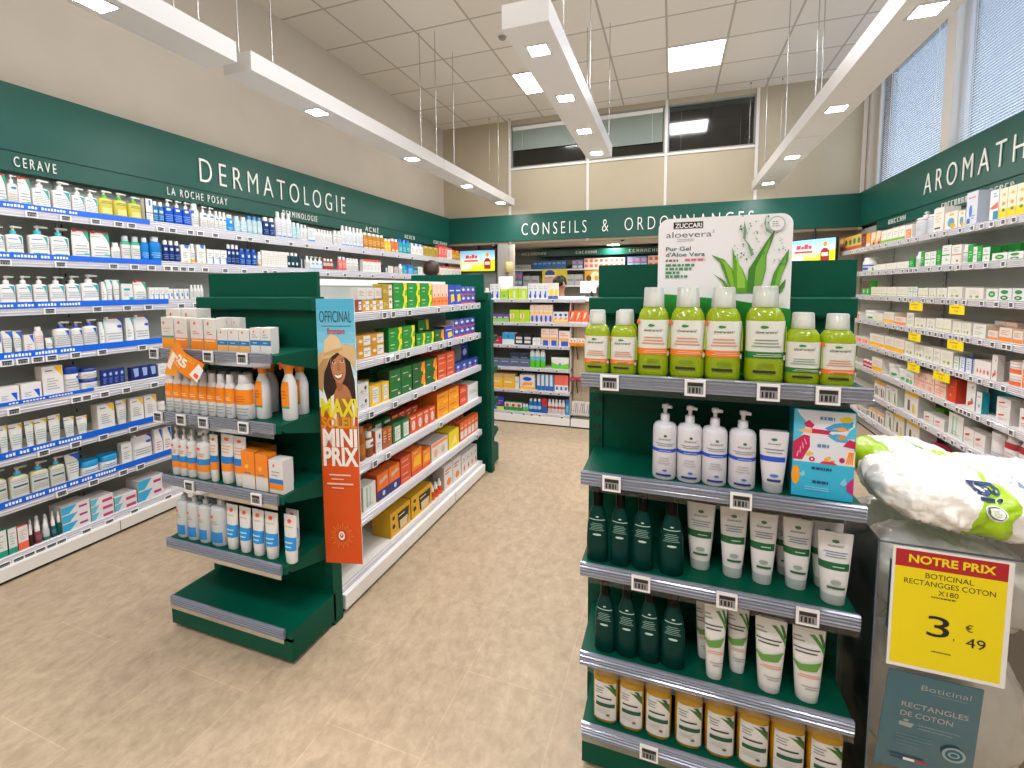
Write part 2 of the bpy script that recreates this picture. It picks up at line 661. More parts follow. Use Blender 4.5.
def k_box(s, w, h):
    d = s.get('dep', None) or w * s['dr']
    d = min(d, s.get('dmax', .12))
    a = MB()
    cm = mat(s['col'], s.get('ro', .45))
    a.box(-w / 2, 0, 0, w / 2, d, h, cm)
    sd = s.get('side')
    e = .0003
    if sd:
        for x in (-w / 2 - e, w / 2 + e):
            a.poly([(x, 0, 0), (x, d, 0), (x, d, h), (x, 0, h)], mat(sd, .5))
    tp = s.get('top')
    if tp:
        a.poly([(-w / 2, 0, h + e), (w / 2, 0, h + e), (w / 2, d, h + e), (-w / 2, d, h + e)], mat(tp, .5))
    # tuck flap seam on the lid
    a.poly([(-w * .47, d * .10, h + 2 * e), (w * .47, d * .10, h + 2 * e), (w * .47, d * .10 + min(.0012, d * .03), h + 2 * e), (-w * .47, d * .10 + min(.0012, d * .03), h + 2 * e)], mat('#b9b7b2', .6))
    for k, q in enumerate(s['L']):
        y = -e * (k + 1)
        if q[0] == 'B':
            _, z0, z1, hx = q
            m = mat(hx)
            a.poly([(-w / 2, y, z0 * h), (w / 2, y, z0 * h), (w / 2, y, z1 * h), (-w / 2, y, z1 * h)], m)
            for sx in (-1, 1):
                x = sx * (w / 2 - y)
                a.poly([(x, 0, z0 * h), (x, d, z0 * h), (x, d, z1 * h), (x, 0, z1 * h)], m)
        elif q[0] == 'T':
            _, z0, z1, n, t0, t1, hx = q
            for i in range(n):
                zc = z1 - (i + .5) * (z1 - z0) / n
                hh = (z1 - z0) / n * .18
                sh = (.8, 1, .6, .92, .7)[(i + k) % 5]
                x0, x1 = t0 * w / 2, (t0 + (t1 - t0) * sh) * w / 2
                a.poly([(x0, y, (zc - hh) * h), (x1, y, (zc - hh) * h), (x1, y, (zc + hh) * h), (x0, y, (zc + hh) * h)], mat(hx))
        elif q[0] == 'O':
            _, z, rz, tc, rt, hx = q
            a.poly([((tc + rt * math.cos(t)) * w / 2, y, (z + rz * math.sin(t)) * h) for t in [2 * PI * i / 14 for i in range(14)]], mat(hx))
        elif q[0] == 'P':
            a.poly([(t * w / 2, y, z * h) for t, z in q[1]], mat(q[2]))
        else:
            z0, z1, t0, t1, hx = q
            a.poly([(t0 * w / 2, y, z0 * h), (t1 * w / 2, y, z0 * h), (t1 * w / 2, y, z1 * h), (t0 * w / 2, y, z1 * h)], mat(hx))
    return [(None, a)]


KIND = dict(pump=(k_pump, 'pump_bottle', .62), bottle=(k_bottle, 'bottle', .7), dose=(k_dose, 'gel_bottle', .86), tube=(k_tube, 'cream_tube', .62),
            pouch=(k_pouch, 'refill_pouch', .34), jar=(k_jar, 'cream_jar', 1), dropper=(k_dropper, 'dropper_bottle', 1),
            trigger=(k_trigger, 'spray_bottle', .8), box=(k_box, 'carton', .7))
CATS = dict(pump='bottle', bottle='bottle', dose='bottle', tube='tube', pouch='refill pouch', jar='jar', dropper='bottle', trigger='bottle', box='box')
SP = {}


def dim(h):
    """white board and plastic reflect about four fifths of the light"""
    v = [int(h[i:i + 2], 16) for i in (1, 3, 5)]
    return h if min(v) < 0xc4 else '#%02x%02x%02x' % tuple(int(c * .915) for c in v)


def S(name, kind, d, col, cap='#f2f2ee', L=(), **k):
    col, cap = dim(col), dim(cap)
    L = [tuple(dim(q) if isinstance(q, str) and q[:1] == '#' else q for q in e) for e in L]
    for q in ('side', 'top', 'head'):
        if q in k:
            k[q] = dim(k[q])
    k.setdefault('dr', KIND[kind][2])
    SP[name] = dict(k=kind, d=d, col=col, cap=cap, L=list(L), **k)


PROTO = {}


def product(spec, w, h):
    key = (spec, round(w, 3), round(h, 3))
    if key in PROTO:
        return copy_tree(PROTO[key])
    s = SP[spec]
    fn, nm, _ = KIND[s['k']]
    parts = fn(s, w, h)
    if len(parts) == 1:
        o = parts[0][1].build(nm)
    else:
        o = empty(nm)
        for pn, mb in parts:
            if mb.f:
                mb.build(pn, o)
    PROTO[key] = o
    return o


ORD = 'first second third fourth fifth sixth seventh eighth ninth tenth eleventh twelfth thirteenth fourteenth fifteenth sixteenth'.split()


def fill(fix, rows, phrase, kind=None):
    """puts rows of goods on one shelf. fix(s, y, z) -> (location, rotation)
    row: spec, first s, pitch, count, width, height, setback, z, tier word, turn"""
    tot, seen = {}, {}
    for r in rows:
        k = (SP[r[0]]['d'], r[8])
        tot[k] = tot.get(k, 0) + r[3]
    for r in rows:
        spec, s0, dp, n, w, h, back, z, tier = r[:9]
        turn = r[9] if len(r) > 9 else 0
        k = (SP[spec]['d'], tier)
        for i in range(n):
            o = product(spec, w, h)
            p, rz = fix(s0 + dp * i, back, z + .001)
            if kind and SP[spec]['k'] == 'box':
                o.name = kind
            o.location = p
            o.rotation_euler = (0, 0, rz + turn + (0 if SP[spec]['k'] == 'box' else random.uniform(-.06, .06)))
            q = seen.get(k, 0)
            seen[k] = q + 1
            d = SP[spec]['d']
            t = (tier + ', ') if tier else ''
            if tot[k] == 1:
                lab = d + ', ' + t + phrase
            else:
                lab = ORD[q] + ' ' + d + ' from left, ' + t + phrase
            if 'group' in o:
                del o['group']
            tag(o, lab, SP[spec].get('c') or CATS[SP[spec]['k']], (d + ' row, ' + phrase) if tot[k] > 1 else None)

# ---------------------------------------------------------------- what the goods look like
GT, TL, DB, RB, OR, YL = '#6d7276', '#12a096', '#1b3f9a', '#1450c8', '#ee7d17', '#f0c21c'


def corner(hx, a=.05, z=.5):
    return ('P', [(a - .12, .91), (.42, .91), (.42, z - .05)], hx)


def lines(z0=.2, z1=.6, n=5, hx='#9aa3a8', t0=-.6, t1=.6):
    return ('T', z0, z1, n, t0, t1, hx)


WHT = '#f1f0ea'
S('wtp', 'pump', 'white pump bottle with teal label corner', WHT, WHT, [(.08, .94, -.8, .82, '#fafaf6'), corner(TL, .1), ('T', .7, .82, 1, -.6, .1, DB), lines(.2, .62, 5)])
S('wtc', 'pump', 'white bottle with teal pump collar', WHT, '#17a7ad', [(.08, .94, -.8, .82, '#fafaf6'), corner(TL, .2), ('T', .72, .82, 1, -.6, .2, '#1b5ea8'), lines(.3, .62, 4), (.12, .17, -.4, .3, TL)], head='#eceae4')
S('wtr', 'pouch', 'white refill pouch with green corner', '#f2f1ec', '#a8352c', [('P', [(.1, .99), (.98, .99), (.98, .5), (.6, .62)], '#1c9c79'), ('T', .78, .84, 1, -.7, 0, '#b03a2e'), lines(.1, .5, 4), (.14, .2, .1, .7, '#45b59b'), (.955, 1, -.9, .9, '#b5382f')])
S('oilg', 'pump', 'yellow cleansing oil bottle with green pump', '#c7bd4c', '#4fa838', [('T', .7, .86, 2, -.4, .4, '#4d6a52'), (.2, .5, -.3, .4, '#d9cf7a')], head='#eef0e6')
S('cwb', 'box', 'tall white carton with black edge', '#f4f3ef', L=[(0, 1, -1, -.62, '#1c2024'), (.72, .95, .1, .55, '#1d66c8'), (.4, .43, -.6, 1, '#1c2024'), lines(.1, .35, 3)])
S('blwc', 'bottle', 'blue bottle with white cap', '#1b6aa5', L=[(.6, .75, -.4, .4, '#cfe3ef'), lines(.2, .5, 3, '#8fc0dd')], nk=.32)
S('rblp', 'pump', 'royal blue pump bottle with white head', '#1350b8', L=[('O', .84, .07, -.1, .2, '#e8eef8'), lines(.2, .6, 4, '#7aa6e6')])
S('wbl', 'bottle', 'white bottle with blue mark', WHT, L=[(.72, .88, -.75, -.2, '#1a5ec9'), lines(.2, .6, 4)], nk=.3)
S('wtd', 'pump', 'white pump bottle with blue dot', WHT, WHT, [('O', .8, .06, .1, .25, '#1e7fc4'), (.5, .53, -.5, .5, '#d7a06a'), lines(.15, .45, 4)])
S('wbd', 'bottle', 'slim white bottle with blue drop', WHT, L=[('O', .72, .06, .0, .3, '#1e7fc4'), lines(.15, .45, 3)], nk=.28)
S('bbb', 'bottle', 'bright blue bottle with white cap', '#1689d3', L=[('O', .72, .1, 0, .16, '#dff0fa'), lines(.2, .4, 2, '#9ad3f2')], nk=.3)
S('clrb', 'bottle', 'clear micellar bottle with pale cap', '#a9c4cd', '#dfe6ea', [(.25, .6, -.7, .7, '#c2d8df'), lines(.3, .55, 3, '#6793a6')], nk=.3)
S('clrc', 'bottle', 'clear micellar bottle with blue cap', '#a3bfc8', '#2f7fc0', [(.25, .6, -.7, .7, '#c6dade'), (.02, .16, -1, 1, '#4fb0b6')], nk=.34)
S('navy', 'bottle', 'navy bottle with white cap', '#12306e', L=[(.68, .82, -.3, .2, '#dfe6f2'), lines(.2, .5, 3, '#6f8cc4')], nk=.3)
S('navb', 'bottle', 'deep blue gel bottle', '#12489c', '#12489c', [(.62, .8, -.2, .2, '#cfe0f5'), lines(.2, .5, 3, '#7ba2d8')], nk=.4)
S('wtall', 'bottle', 'tall white lotion bottle', '#eef0f2', L=[(.1, .16, -.6, .6, '#3c86d6'), lines(.3, .75, 6, '#aab6c2')], nk=.24)
S('wsl', 'bottle', 'slim white bottle', '#f0efea', L=[lines(.2, .7, 6)], nk=.26)
S('wsl2', 'bottle', 'white milk bottle with grey print', '#efeeea', L=[('T', .66, .8, 1, -.7, .7, '#8d9296'), lines(.2, .55, 5)], nk=.3)
S('gbx', 'box', 'pale grey carton with blue base', '#dfe5ec', L=[(0, .2, -1, 1, '#1c8de0'), lines(.35, .8, 4)])
S('amb5', 'bottle', 'amber square bottle with white cap', '#b87a1c', L=[(.1, .18, -.5, .5, '#f2e3c4'), lines(.3, .7, 4, '#e6c083')], nk=.3, p=5, bh=.86)
S('yelb', 'bottle', 'yellow bottle with white cap', '#e5bb12', L=[lines(.2, .7, 4, '#fff1b0')], nk=.34)
S('orgb', 'bottle', 'orange bottle with white cap', '#d9683a', L=[(.15, .3, -.4, .4, '#f2d9a0')], nk=.34)
S('tealb', 'bottle', 'turquoise bottle with blue cap', '#1f96a6', '#1f62c4', [lines(.2, .6, 4, '#a6dde0')], nk=.36)
S('wbxb', 'box', 'white carton with blue flap', '#f1f1ee', top='#1e5fc0', L=[(.8, 1, .1, 1, '#1e6fd0'), lines(.2, .6, 4)])
S('gold', 'box', 'olive gold carton', '#ab9136', top='#c9a24c', L=[lines(.25, .75, 5, '#7d6a22'), (.86, .95, -.6, .6, '#d8c87a')])
S('redt', 'box', 'coral red carton', '#e0605a', L=[(0, .12, -1, 1, '#f3d6d0'), lines(.3, .8, 4, '#f6c9c2'), (.9, 1, -1, 1, '#d83c34')])
S('redw', 'box', 'white carton with red top', '#f4f2ee', L=[(.84, 1, -1, 1, '#dd4c3c'), lines(.2, .6, 4)])
S('ambx', 'bottle', 'small amber bottle with orange cap', '#c48a12', '#e0662c', [lines(.3, .6, 3, '#f0d68a')], nk=.36, p=4)
S('wgs', 'bottle', 'white bottle with green shoulders', '#eff0ea', '#c9ccd0', [(.8, .97, -1, 1, '#23a581'), lines(.25, .65, 4, '#8d9a96')], nk=.3, sh=.8)
S('wsh', 'bottle', 'short white bottle with white cap', WHT, L=[lines(.25, .7, 5)], nk=.4, bh=.78)
S('blsv', 'bottle', 'blue gel bottle with silver cap', '#1477c4', '#c3cbd2', [lines(.2, .5, 3, '#8cc6ee')], nk=.32)
S('wbt', 'box', 'white carton with blue cap print', '#f2f1ed', L=[('P', [(-.3, 1), (.8, 1), (.6, .8), (-.1, .84)], '#2272c8'), lines(.3, .65, 4), (.08, .16, -.4, .4, '#dcb45c')])
S('wam', 'bottle', 'white bottle with amber base', '#f3f1ea', L=[(.05, .28, -1, 1, '#dba52c'), lines(.4, .7, 3)], nk=.3)
S('wthin', 'box', 'thin white serum carton', '#f2f0ea', L=[lines(.2, .85, 6, '#b3a998')])
S('dteal', 'bottle', 'dark teal bottle with white cap', '#0e3c46', L=[(.3, .5, -.3, .3, '#d7e3e2')], nk=.28)
S('dkbx', 'box', 'black and grey carton', '#2c3036', L=[(.1, .7, .2, .8, '#b8bcc0')])
S('wtlp', 'pump', 'white pump bottle with turquoise base', '#f0f2f2', L=[(.02, .2, -1, 1, '#2aa3e4'), ('O', .66, .1, .2, .3, '#4fc0d8')])
S('brn', 'bottle', 'red brown toner bottle with white cap', '#a8463a', L=[(.5, .8, -.8, .8, '#d8d2c6'), lines(.55, .75, 2)], nk=.26)
S('pnk', 'bottle', 'pink lotion bottle with white cap', '#dc6f6c', L=[lines(.3, .7, 4, '#f5d2cf')], nk=.28)
S('skyb', 'box', 'sky blue carton', '#2f9fe0', L=[(.7, 1, -1, 1, '#1d6fb8'), lines(.2, .6, 3, '#cfeafa')])
S('tlbx', 'box', 'teal carton', '#2a8f9a', L=[(.72, 1, -1, 1, '#1b5d70'), lines(.2, .6, 3, '#cfe9ea')])
S('greyw', 'box', 'warm grey carton', '#bdb8ac', L=[lines(.2, .7, 4, '#857f74')])
S('wpp', 'pump', 'white pump bottle with turquoise flash', '#f4f3ee', '#efeee8', [(.06, .94, -.82, .82, '#fbfbf8'), ('P', [(.0, .91), (.46, .91), (.44, .34), (.3, .6)], '#16a3ae'), ('T', .74, .84, 1, -.6, .2, '#2f6d9c'), lines(.25, .6, 4)])
S('cwg', 'box', 'white cream carton with silver spine', '#eceeea', side='#9fa4a4', L=[(.1, .9, -.2, .9, '#fbfbf8'), ('P', [(.2, 1), (.9, 1), (.9, .6)], '#16a3ae'), lines(.2, .55, 3)])
S('wtub', 'tube', 'white cream tube with teal top', '#f0f1ec', L=[('P', [(.1, .97), (.9, .97), (.9, .6)], '#16a3ae'), lines(.3, .6, 3)])
S('wtlx', 'box', 'white and teal cream carton', '#eef0ec', L=[(.0, .25, .3, 1, '#18a0a2'), (.62, .74, -.6, .5, '#18a0a2'), lines(.3, .55, 3)])
S('smw', 'box', 'small white carton with blue stripe', '#f3f2ee', L=[(.05, .55, .6, 1, '#2a8ae0'), lines(.4, .8, 3)])
S('wtb', 'tube', 'white tube with blue dash', '#f3f2ee', L=[(.35, .65, -.1, .3, '#3b7fd2'), lines(.7, .85, 2)])
S('wcrn', 'tube', 'white cream tube with blue corner', '#f1f1ed', L=[('P', [(-.2, .97), (.95, .97), (.95, .5)], '#1b58c4'), lines(.25, .7, 5)])
S('wtri', 'box', 'white carton with blue triangle', '#f3f2ee', L=[('P', [(.1, .98), (.9, .98), (.9, .5)], '#1450c8'), lines(.1, .5, 4, '#c77f86')])
S('wpk', 'bottle', 'white bottle with pink print', '#f2efec', L=[lines(.4, .8, 4, '#e39aa0')], nk=.42)
S('wblp', 'pump', 'rounded white bottle with blue lid', '#f4f4f0', '#1446b4', [('P', [(.05, .9), (.45, .9), (.45, .45)], '#1450c8'), lines(.15, .7, 6)], head='#e9e7e0', bh=.76)
S('wbp', 'pouch', 'white refill pouch with blue drop', '#f0f0ee', '#e9e9e6', [('O', .66, .06, .45, .25, '#1b4ec0'), ('P', [(.2, 1), (.95, 1), (.95, .7)], '#1450c8'), (.965, 1, -.9, .9, '#a9282c'), lines(.15, .45, 3)])
S('wtubb', 'box', 'low white cream box with blue corner', '#f2f1ee', L=[('P', [(.2, .6), (.8, .6), (.8, .05)], '#1450c8'), lines(.2, .5, 3, '#7f94bb', -.7, 0)])
S('wjar', 'jar', 'large white jar with blue lid', '#f3f2ec', '#14409c', [('P', [(.2, .85), (.6, .85), (.6, .35)], '#1450c8'), lines(.2, .75, 4)])
S('wjars', 'jar', 'white jar with navy band lid', '#f3f2ec', '#143a8c', [lines(.2, .8, 3)], bh=.7)
S('nvt', 'box', 'navy tube carton', '#152e78', L=[('O', .72, .1, 0, .5, '#9fb4e2'), lines(.15, .5, 4, '#6d86c6')])
S('nvs', 'box', 'small navy cream carton', '#14296a', L=[('P', [(-.5, .9), (.7, .9), (.7, .35), (-.2, .3)], '#93a9d6')])
S('ytube', 'tube', 'white cream tube with yellow corner', '#efefe8', '#f0efe8', [('P', [(.1, .97), (.95, .97), (.95, .7)], '#e6b31e'), ('T', .82, .9, 1, -.8, 0, '#5e6a78'), lines(.2, .62, 5, '#8fb6b8')], dr=.55)
S('ybox', 'box', 'white carton with yellow corner', '#f0efea', side='#c9c6ba', L=[('P', [(.1, .98), (.95, .98), (.95, .62)], '#ebb71c'), ('T', .8, .9, 1, -.7, 0, '#5e6a78'), lines(.2, .62, 5)])
S('ypmp', 'pump', 'cream yellow bottle with light blue pump', '#d9cf9c', '#3fa6cc', [(.08, .92, -.78, .8, '#cfe2e8'), ('T', .66, .84, 2, -.6, .5, '#d08f2c'), (.5, .58, -.4, .4, '#4b545c'), lines(.15, .42, 3, '#caa84e')], head='#ecece4', p=4)
S('wlid', 'jar', 'white cream tub with blue lid', '#eef0ee', '#1590c8', [lines(.2, .7, 2, '#4a90b8')], bh=.6)
S('wbxt', 'box', 'tall white carton with teal print', '#eff0ee', side='#b9bcba', L=[('T', .72, .82, 1, -.6, .6, '#2a84b8'), lines(.2, .6, 4)])
S('tgx', 'box', 'white carton with green base', '#eff1ee', side='#1a9a7e', top='#15806a', L=[(0, .24, -1, 1, '#1f9e7e'), lines(.35, .85, 5, '#a8b4b0')])
S('crx', 'box', 'white carton with coral base', '#f2efec', side='#d94e38', top='#d94e38', L=[(0, .34, -1, 1, '#f0694e'), lines(.42, .85, 5, '#c9a79c')])
S('drbk', 'dropper', 'black serum bottle with white dropper', '#2f2a26', L=[])
S('drmr', 'dropper', 'maroon serum bottle with white dropper', '#7e3a48', L=[lines(.3, .7, 3, '#b27c86')])
S('drcl', 'dropper', 'clear serum bottle with green base', '#b8c0bc', L=[(.02, .3, -1, 1, '#1e7f68')])
S('drtl', 'dropper', 'teal serum bottle with white dropper', '#1f5660', L=[lines(.3, .7, 3, '#7ba2a8')])
S('drdt', 'dropper', 'green serum bottle with white dropper', '#0f5a54', L=[])
S('flat', 'box', 'flat white box with cyan fade', '#f2eff2', side='#d9dde0', L=[('P', [(-1, .95), (.1, .95), (-.5, .05), (-1, .05)], '#35a9d4'), (.35, .6, .2, .8, '#b02f6c')], dep=.12, dmax=.16)
S('flatp', 'box', 'flat white box with magenta print', '#f1eef0', side='#cfd6d8', L=[('P', [(-1, .95), (-.3, .95), (-.7, .05), (-1, .05)], '#5fb6cf'), (.1, .5, .0, .9, '#c23a72')], dep=.12, dmax=.16)
# sunscreen endcap
SUNO = '#ee8a14'
S('sbw', 'box', 'white orange sunscreen carton with teal line', '#f0ece4', L=[(0, .36, -1, 1, '#f39a22'), (.36, .42, -1, 1, '#2f9aa8'), ('O', .82, .05, -.6, .14, '#f0582c'), lines(.5, .7, 2, '#c9b7a6')])
S('sbo', 'box', 'white sunscreen carton with orange base', '#f0ede6', side='#e6e0d6', L=[(0, .38, -1, 1, '#f18a1c'), ('O', .86, .05, -.3, .16, '#f0582c'), ('T', .5, .62, 2, -.6, .5, '#e0673a'), (.3, .34, -.8, .8, '#fff0d8')])
S('sbp', 'box', 'plain white sunscreen carton', '#efebe4', L=[('O', .85, .05, -.4, .12, '#f0582c'), lines(.4, .7, 3, '#c9c2b8')])
S('sbs', 'box', 'small sunscreen carton with blue and tan bands', '#f0eee8', L=[(.0, .3, -1, 1, '#eeb56a'), (.3, .5, -1, 1, '#1f78b4'), ('O', .86, .05, -.3, .14, '#f0582c'), ('T', .35, .45, 1, -.5, .4, '#a9d0ea')])
S('sbb', 'box', 'small sunscreen carton with blue band', '#f0efea', side='#dcdcd8', L=[(.32, .52, -1, 1, '#1f78b4'), ('O', .86, .05, -.3, .14, '#f0582c'), lines(.6, .78, 2), ('T', .37, .47, 1, -.5, .4, '#a9d0ea')])
S('ssp', 'bottle', 'white sunscreen mist with orange label', '#eef0f0', '#dfe1e0', [(.42, .86, -.98, .98, SUNO), (.86, .97, -.1, .2, '#f4f4f0'), ('T', .5, .62, 2, -.6, .4, '#fbe2b8'), lines(.1, .35, 3)], nk=.3, bh=.8, sh=.88)
S('sspb', 'bottle', 'large white sunscreen mist with orange label', '#eef0f0', '#dfe1e0', [(.42, .84, -.98, .98, SUNO), (.84, .97, -.1, .2, '#f4f4f0'), ('T', .48, .68, 3, -.6, .4, '#c9601a'), lines(.1, .35, 3)], nk=.3, bh=.8, sh=.88)
S('strg', 'trigger', 'white sunscreen spray with orange trigger', '#eef0f0', SUNO, [(.3, .82, -.75, .35, SUNO), (.26, .3, -.75, .35, '#2f9a74'), ('T', .45, .65, 3, -.5, .2, '#b85412')])
S('spm', 'pump', 'white pump sunscreen with blue orange bands', '#eceded', '#e3e3e2', [(.22, .4, -.98, .98, '#f08a24'), (.4, .56, -.98, .98, '#1f86cc'), ('O', .84, .04, -.1, .16, '#ee5a28'), ('T', .62, .74, 2, -.5, .4, '#d98a5a')], p=2.3, dr=.9, bh=.76, aim=.5)
S('stb', 'tube', 'white sunscreen tube with blue orange bands', '#ededea', L=[(.26, .42, -.96, .96, '#f08a24'), (.42, .56, -.96, .96, '#1f78c4'), ('O', .9, .03, 0, .18, '#ee5a28'), ('T', .62, .8, 3, -.5, .5, '#d9a06a')])
S('sob', 'box', 'bright orange carton with white foot', '#f0f0ec', side='#ef8412', top='#ef8412', L=[(.38, 1, -1, 1, '#f0861a'), ('O', .6, .06, -.2, .3, '#f7b24a'), (.34, .38, -1, 1, '#e8e2d8'), ('T', .4, .46, 1, -.6, .5, '#3c6fa8')])
S('swb', 'box', 'small white carton with blue and orange bands', '#efefec', side='#e3e3df', L=[(.12, .3, -1, 1, '#f08a24'), (.3, .44, -1, 1, '#1f78c4'), ('O', .84, .05, -.3, .14, '#ee5a28'), lines(.5, .7, 2)])
S('sap', 'pump', 'pale pump bottle with blue label', '#d9dfe2', '#d6dadc', [(.1, .36, -.9, .5, '#1f86d0'), ('O', .74, .04, -.2, .16, '#ee5a28'), ('T', .55, .66, 2, -.5, .3, '#a89f94')], p=2.3, dr=.9, bh=.78, aim=.5)
S('sat', 'tube', 'white aftersun tube with blue band', '#f0f1ef', L=[(.28, .56, -.96, .96, '#1f92dc'), ('O', .88, .04, 0, .16, '#ee5a28'), ('T', .74, .8, 1, -.6, .6, '#c9b48a'), ('T', .32, .5, 2, -.4, .5, '#a9dcf6')])
# aloe display
AL = '#abc414'
for nm, dd, oc, wd in (('alo', 'large green aloe gel bottle with orange stripe', '#ee7a20', 1), ('alg', 'large green aloe gel bottle with dark green stripe', '#137a3c', 1),
                       ('aso', 'small green aloe gel bottle with orange stripe', '#ee7a20', 0), ('asg', 'small green aloe gel bottle with dark green stripe', '#137a3c', 0)):
    z0 = .40 if wd else .30
    Lx = [(z0, .79 if wd else .74, -.8, .84, '#eef0e6'), (z0 - .085, z0, -.8, .6, oc), ('O', .715 if wd else .68, .02, -.05, .07, '#2c8a3c'),
          ('W', 'aloevera²', .635 if wd else .6, .035 if wd else .045, 0, '#4a5a52'),
          ('T', z0 + .05, z0 + .17, 3, -.4, .4, '#d98a6a' if oc[1] == 'e' else '#7a9a8a'), ('T', z0 - .065, z0 - .02, 2, -.3, .5, '#fbe6cc'),
          ('O', z0 - .07, .035, .62, .1, '#e6f0ea'), (.13, .165, -.3, .2, '#22301c'), ('P', [(.58, z0), (.82, z0), (.80, .6), (.68, .76)], '#b4cc34'), ('T', .2, .26, 2, -.2, .2, '#6f8a1a')]
    if oc[1] == 'e':
        Lx.append((.73 if wd else .68, .79 if wd else .74, -.72, -.5, '#ee6a1c'))
    S(nm, 'dose', dd, AL, L=Lx, tr=.3)
DGB = '#21337c'
S('amil', 'pump', 'white aloe milk pump with blue stripe', '#ececf2', '#e2e2e8', [(.50, .56, -.92, .75, '#1f4fc0'), ('O', .79, .022, .05, .07, '#2f7a3c'), ('W', 'aloevera²', .715, .036, .05, '#6a6f74'), ('T', .60, .67, 2, -.5, .6, '#8a8f98'), ('T', .28, .42, 3, -.3, .3, '#c4c6ce'), ('O', .18, .02, .05, .1, '#3a72c8'), (.08, .115, -.35, .35, DGB), ('T', .515, .545, 1, -.4, .5, '#a9c0ee')], p=2.2, dr=.95, bh=.76, aim=.55)
S('amt', 'tube', 'white aloe milk tube with blue stripe', '#ececf0', '#aeb4ba', [(.52, .60, -.95, .6, '#1f4fc0'), ('O', .87, .02, 0, .1, '#2f7a3c'), ('W', 'aloevera²', .79, .032, 0, '#6a6f74'), ('T', .64, .74, 2, -.5, .5, '#8a8f98'), ('O', .3, .025, 0, .2, '#3a72c8'), (.2, .24, -.35, .35, DGB)], ch=.16)
S('agt', 'tube', 'white aloe cream tube with dark green stripe', '#ededee', '#aab4b2', [(.50, .60, -.95, .62, '#0f5c34'), ('O', .88, .022, 0, .1, '#3c7a4c'), ('W', 'aloevera²', .81, .032, 0, '#6a6f74'), ('T', .66, .76, 3, -.5, .5, '#6f86a0'), ('T', .53, .57, 1, -.2, .4, '#a9d0b4'), ('O', .34, .03, 0, .2, '#8fa09a'), (.25, .28, -.35, .4, '#0f5c34')], ch=.15)
S('dgb', 'bottle', 'dark green shower bottle with black pump cap', '#00332e', '#050607', [('O', .80, .012, 0, .1, '#cfe0d8'), ('T', .73, .77, 1, -.6, .6, '#a9c8bc'), ('T', .56, .70, 5, -.45, .4, '#7fa79a'), ('O', .5, .018, 0, .2, '#b9d2c8')], taper=1, bh=.82, nk=.17, dr=.66, cw=1.25, ct=.95, nozzle=1)
S('aft', 'tube', 'white tube with aloe leaf print', '#eff0ee', '#e9ebea', [('P', [(.0, .92), (.15, .93), (.85, .72), (.9, .62)], '#4f8a3a'), ('P', [(.3, .95), (.45, .95), (.9, .76), (.6, .78)], '#2f6e34'), ('T', .80, .9, 2, -.85, -.1, '#8a918c'), ('T', .66, .76, 2, -.8, .5, '#3c4a42'), ('P', [(-.9, .56), (-.3, .53), (.6, .60), (.3, .47), (-.4, .44)], '#5d9440'), ('T', .36, .42, 2, -.5, .6, '#e0906a'), ('T', .2, .27, 2, -.3, .6, '#9aa19c')], ch=.1)
S('ylb', 'bottle', 'golden shower gel bottle with leaf label', '#dca818', '#d9d6cc', [(.07, .78, -.58, .6, '#ecebe8'), ('P', [(-.05, .74), (.56, .68), (.58, .52), (.35, .60)], '#3f6e2c'), ('P', [(.1, .77), (.3, .77), (.57, .62), (.4, .66)], '#23502a'), ('T', .56, .70, 3, -.5, .0, '#7c8280'), ('T', .45, .53, 1, -.5, .4, '#2f3432'), (.33, .40, -.4, .45, '#14523a'), ('T', .2, .3, 3, -.5, .2, '#b9bab4'), ('O', .19, .02, .1, .07, '#6d5a4a')], tr=.25, nk=.17, p=2.6, bh=.84, sh=.84, dr=.75)
# pharmacy gondola
S('amw', 'box', 'amber carton with white label', '#c58a20', side='#d8cfc0', L=[(.1, .9, -.1, .9, '#f0ede6'), ('T', .35, .65, 2, 0, .8, '#6a625a'), ('O', .5, .14, -.55, .3, '#e8d29a')])
S('brw', 'box', 'rust red carton with white label', '#8c3a22', L=[(.15, .85, .0, .9, '#efe9e2'), lines(.3, .7, 2, '#8c3a22', .1, .8)])
S('gw2', 'box', 'pale grey white carton', '#e6e3dc', side='#c9c5bc', L=[lines(.25, .75, 4, '#b87a6a')])
S('olv', 'box', 'olive gold carton with white panel', '#a88a1a', L=[(.1, .9, .25, .95, '#f0ece6'), ('O', .6, .1, .6, .2, '#a8543a'), ('T', .3, .6, 2, -.9, .1, '#e0cf86')])
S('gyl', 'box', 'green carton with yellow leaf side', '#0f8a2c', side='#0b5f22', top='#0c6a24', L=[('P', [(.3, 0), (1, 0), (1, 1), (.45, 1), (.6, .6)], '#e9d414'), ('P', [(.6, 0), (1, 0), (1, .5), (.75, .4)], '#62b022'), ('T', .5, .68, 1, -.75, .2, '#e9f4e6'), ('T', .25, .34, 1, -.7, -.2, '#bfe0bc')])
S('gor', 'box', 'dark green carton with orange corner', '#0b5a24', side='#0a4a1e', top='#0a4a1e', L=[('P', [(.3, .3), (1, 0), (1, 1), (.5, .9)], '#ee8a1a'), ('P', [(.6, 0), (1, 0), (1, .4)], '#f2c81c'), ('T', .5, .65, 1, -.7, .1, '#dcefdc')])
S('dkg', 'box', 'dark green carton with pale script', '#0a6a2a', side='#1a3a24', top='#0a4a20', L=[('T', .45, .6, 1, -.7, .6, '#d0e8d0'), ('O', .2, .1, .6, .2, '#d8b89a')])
S('pch', 'box', 'peach carton with orange foot', '#f0c6ae', L=[(0, .4, -1, 1, '#ee7a3a'), ('O', .5, .06, 0, .3, '#e0522c'), ('T', .62, .88, 3, -.6, .6, '#f8e8de'), ('T', .12, .28, 1, -.6, .6, '#c24a1a')])
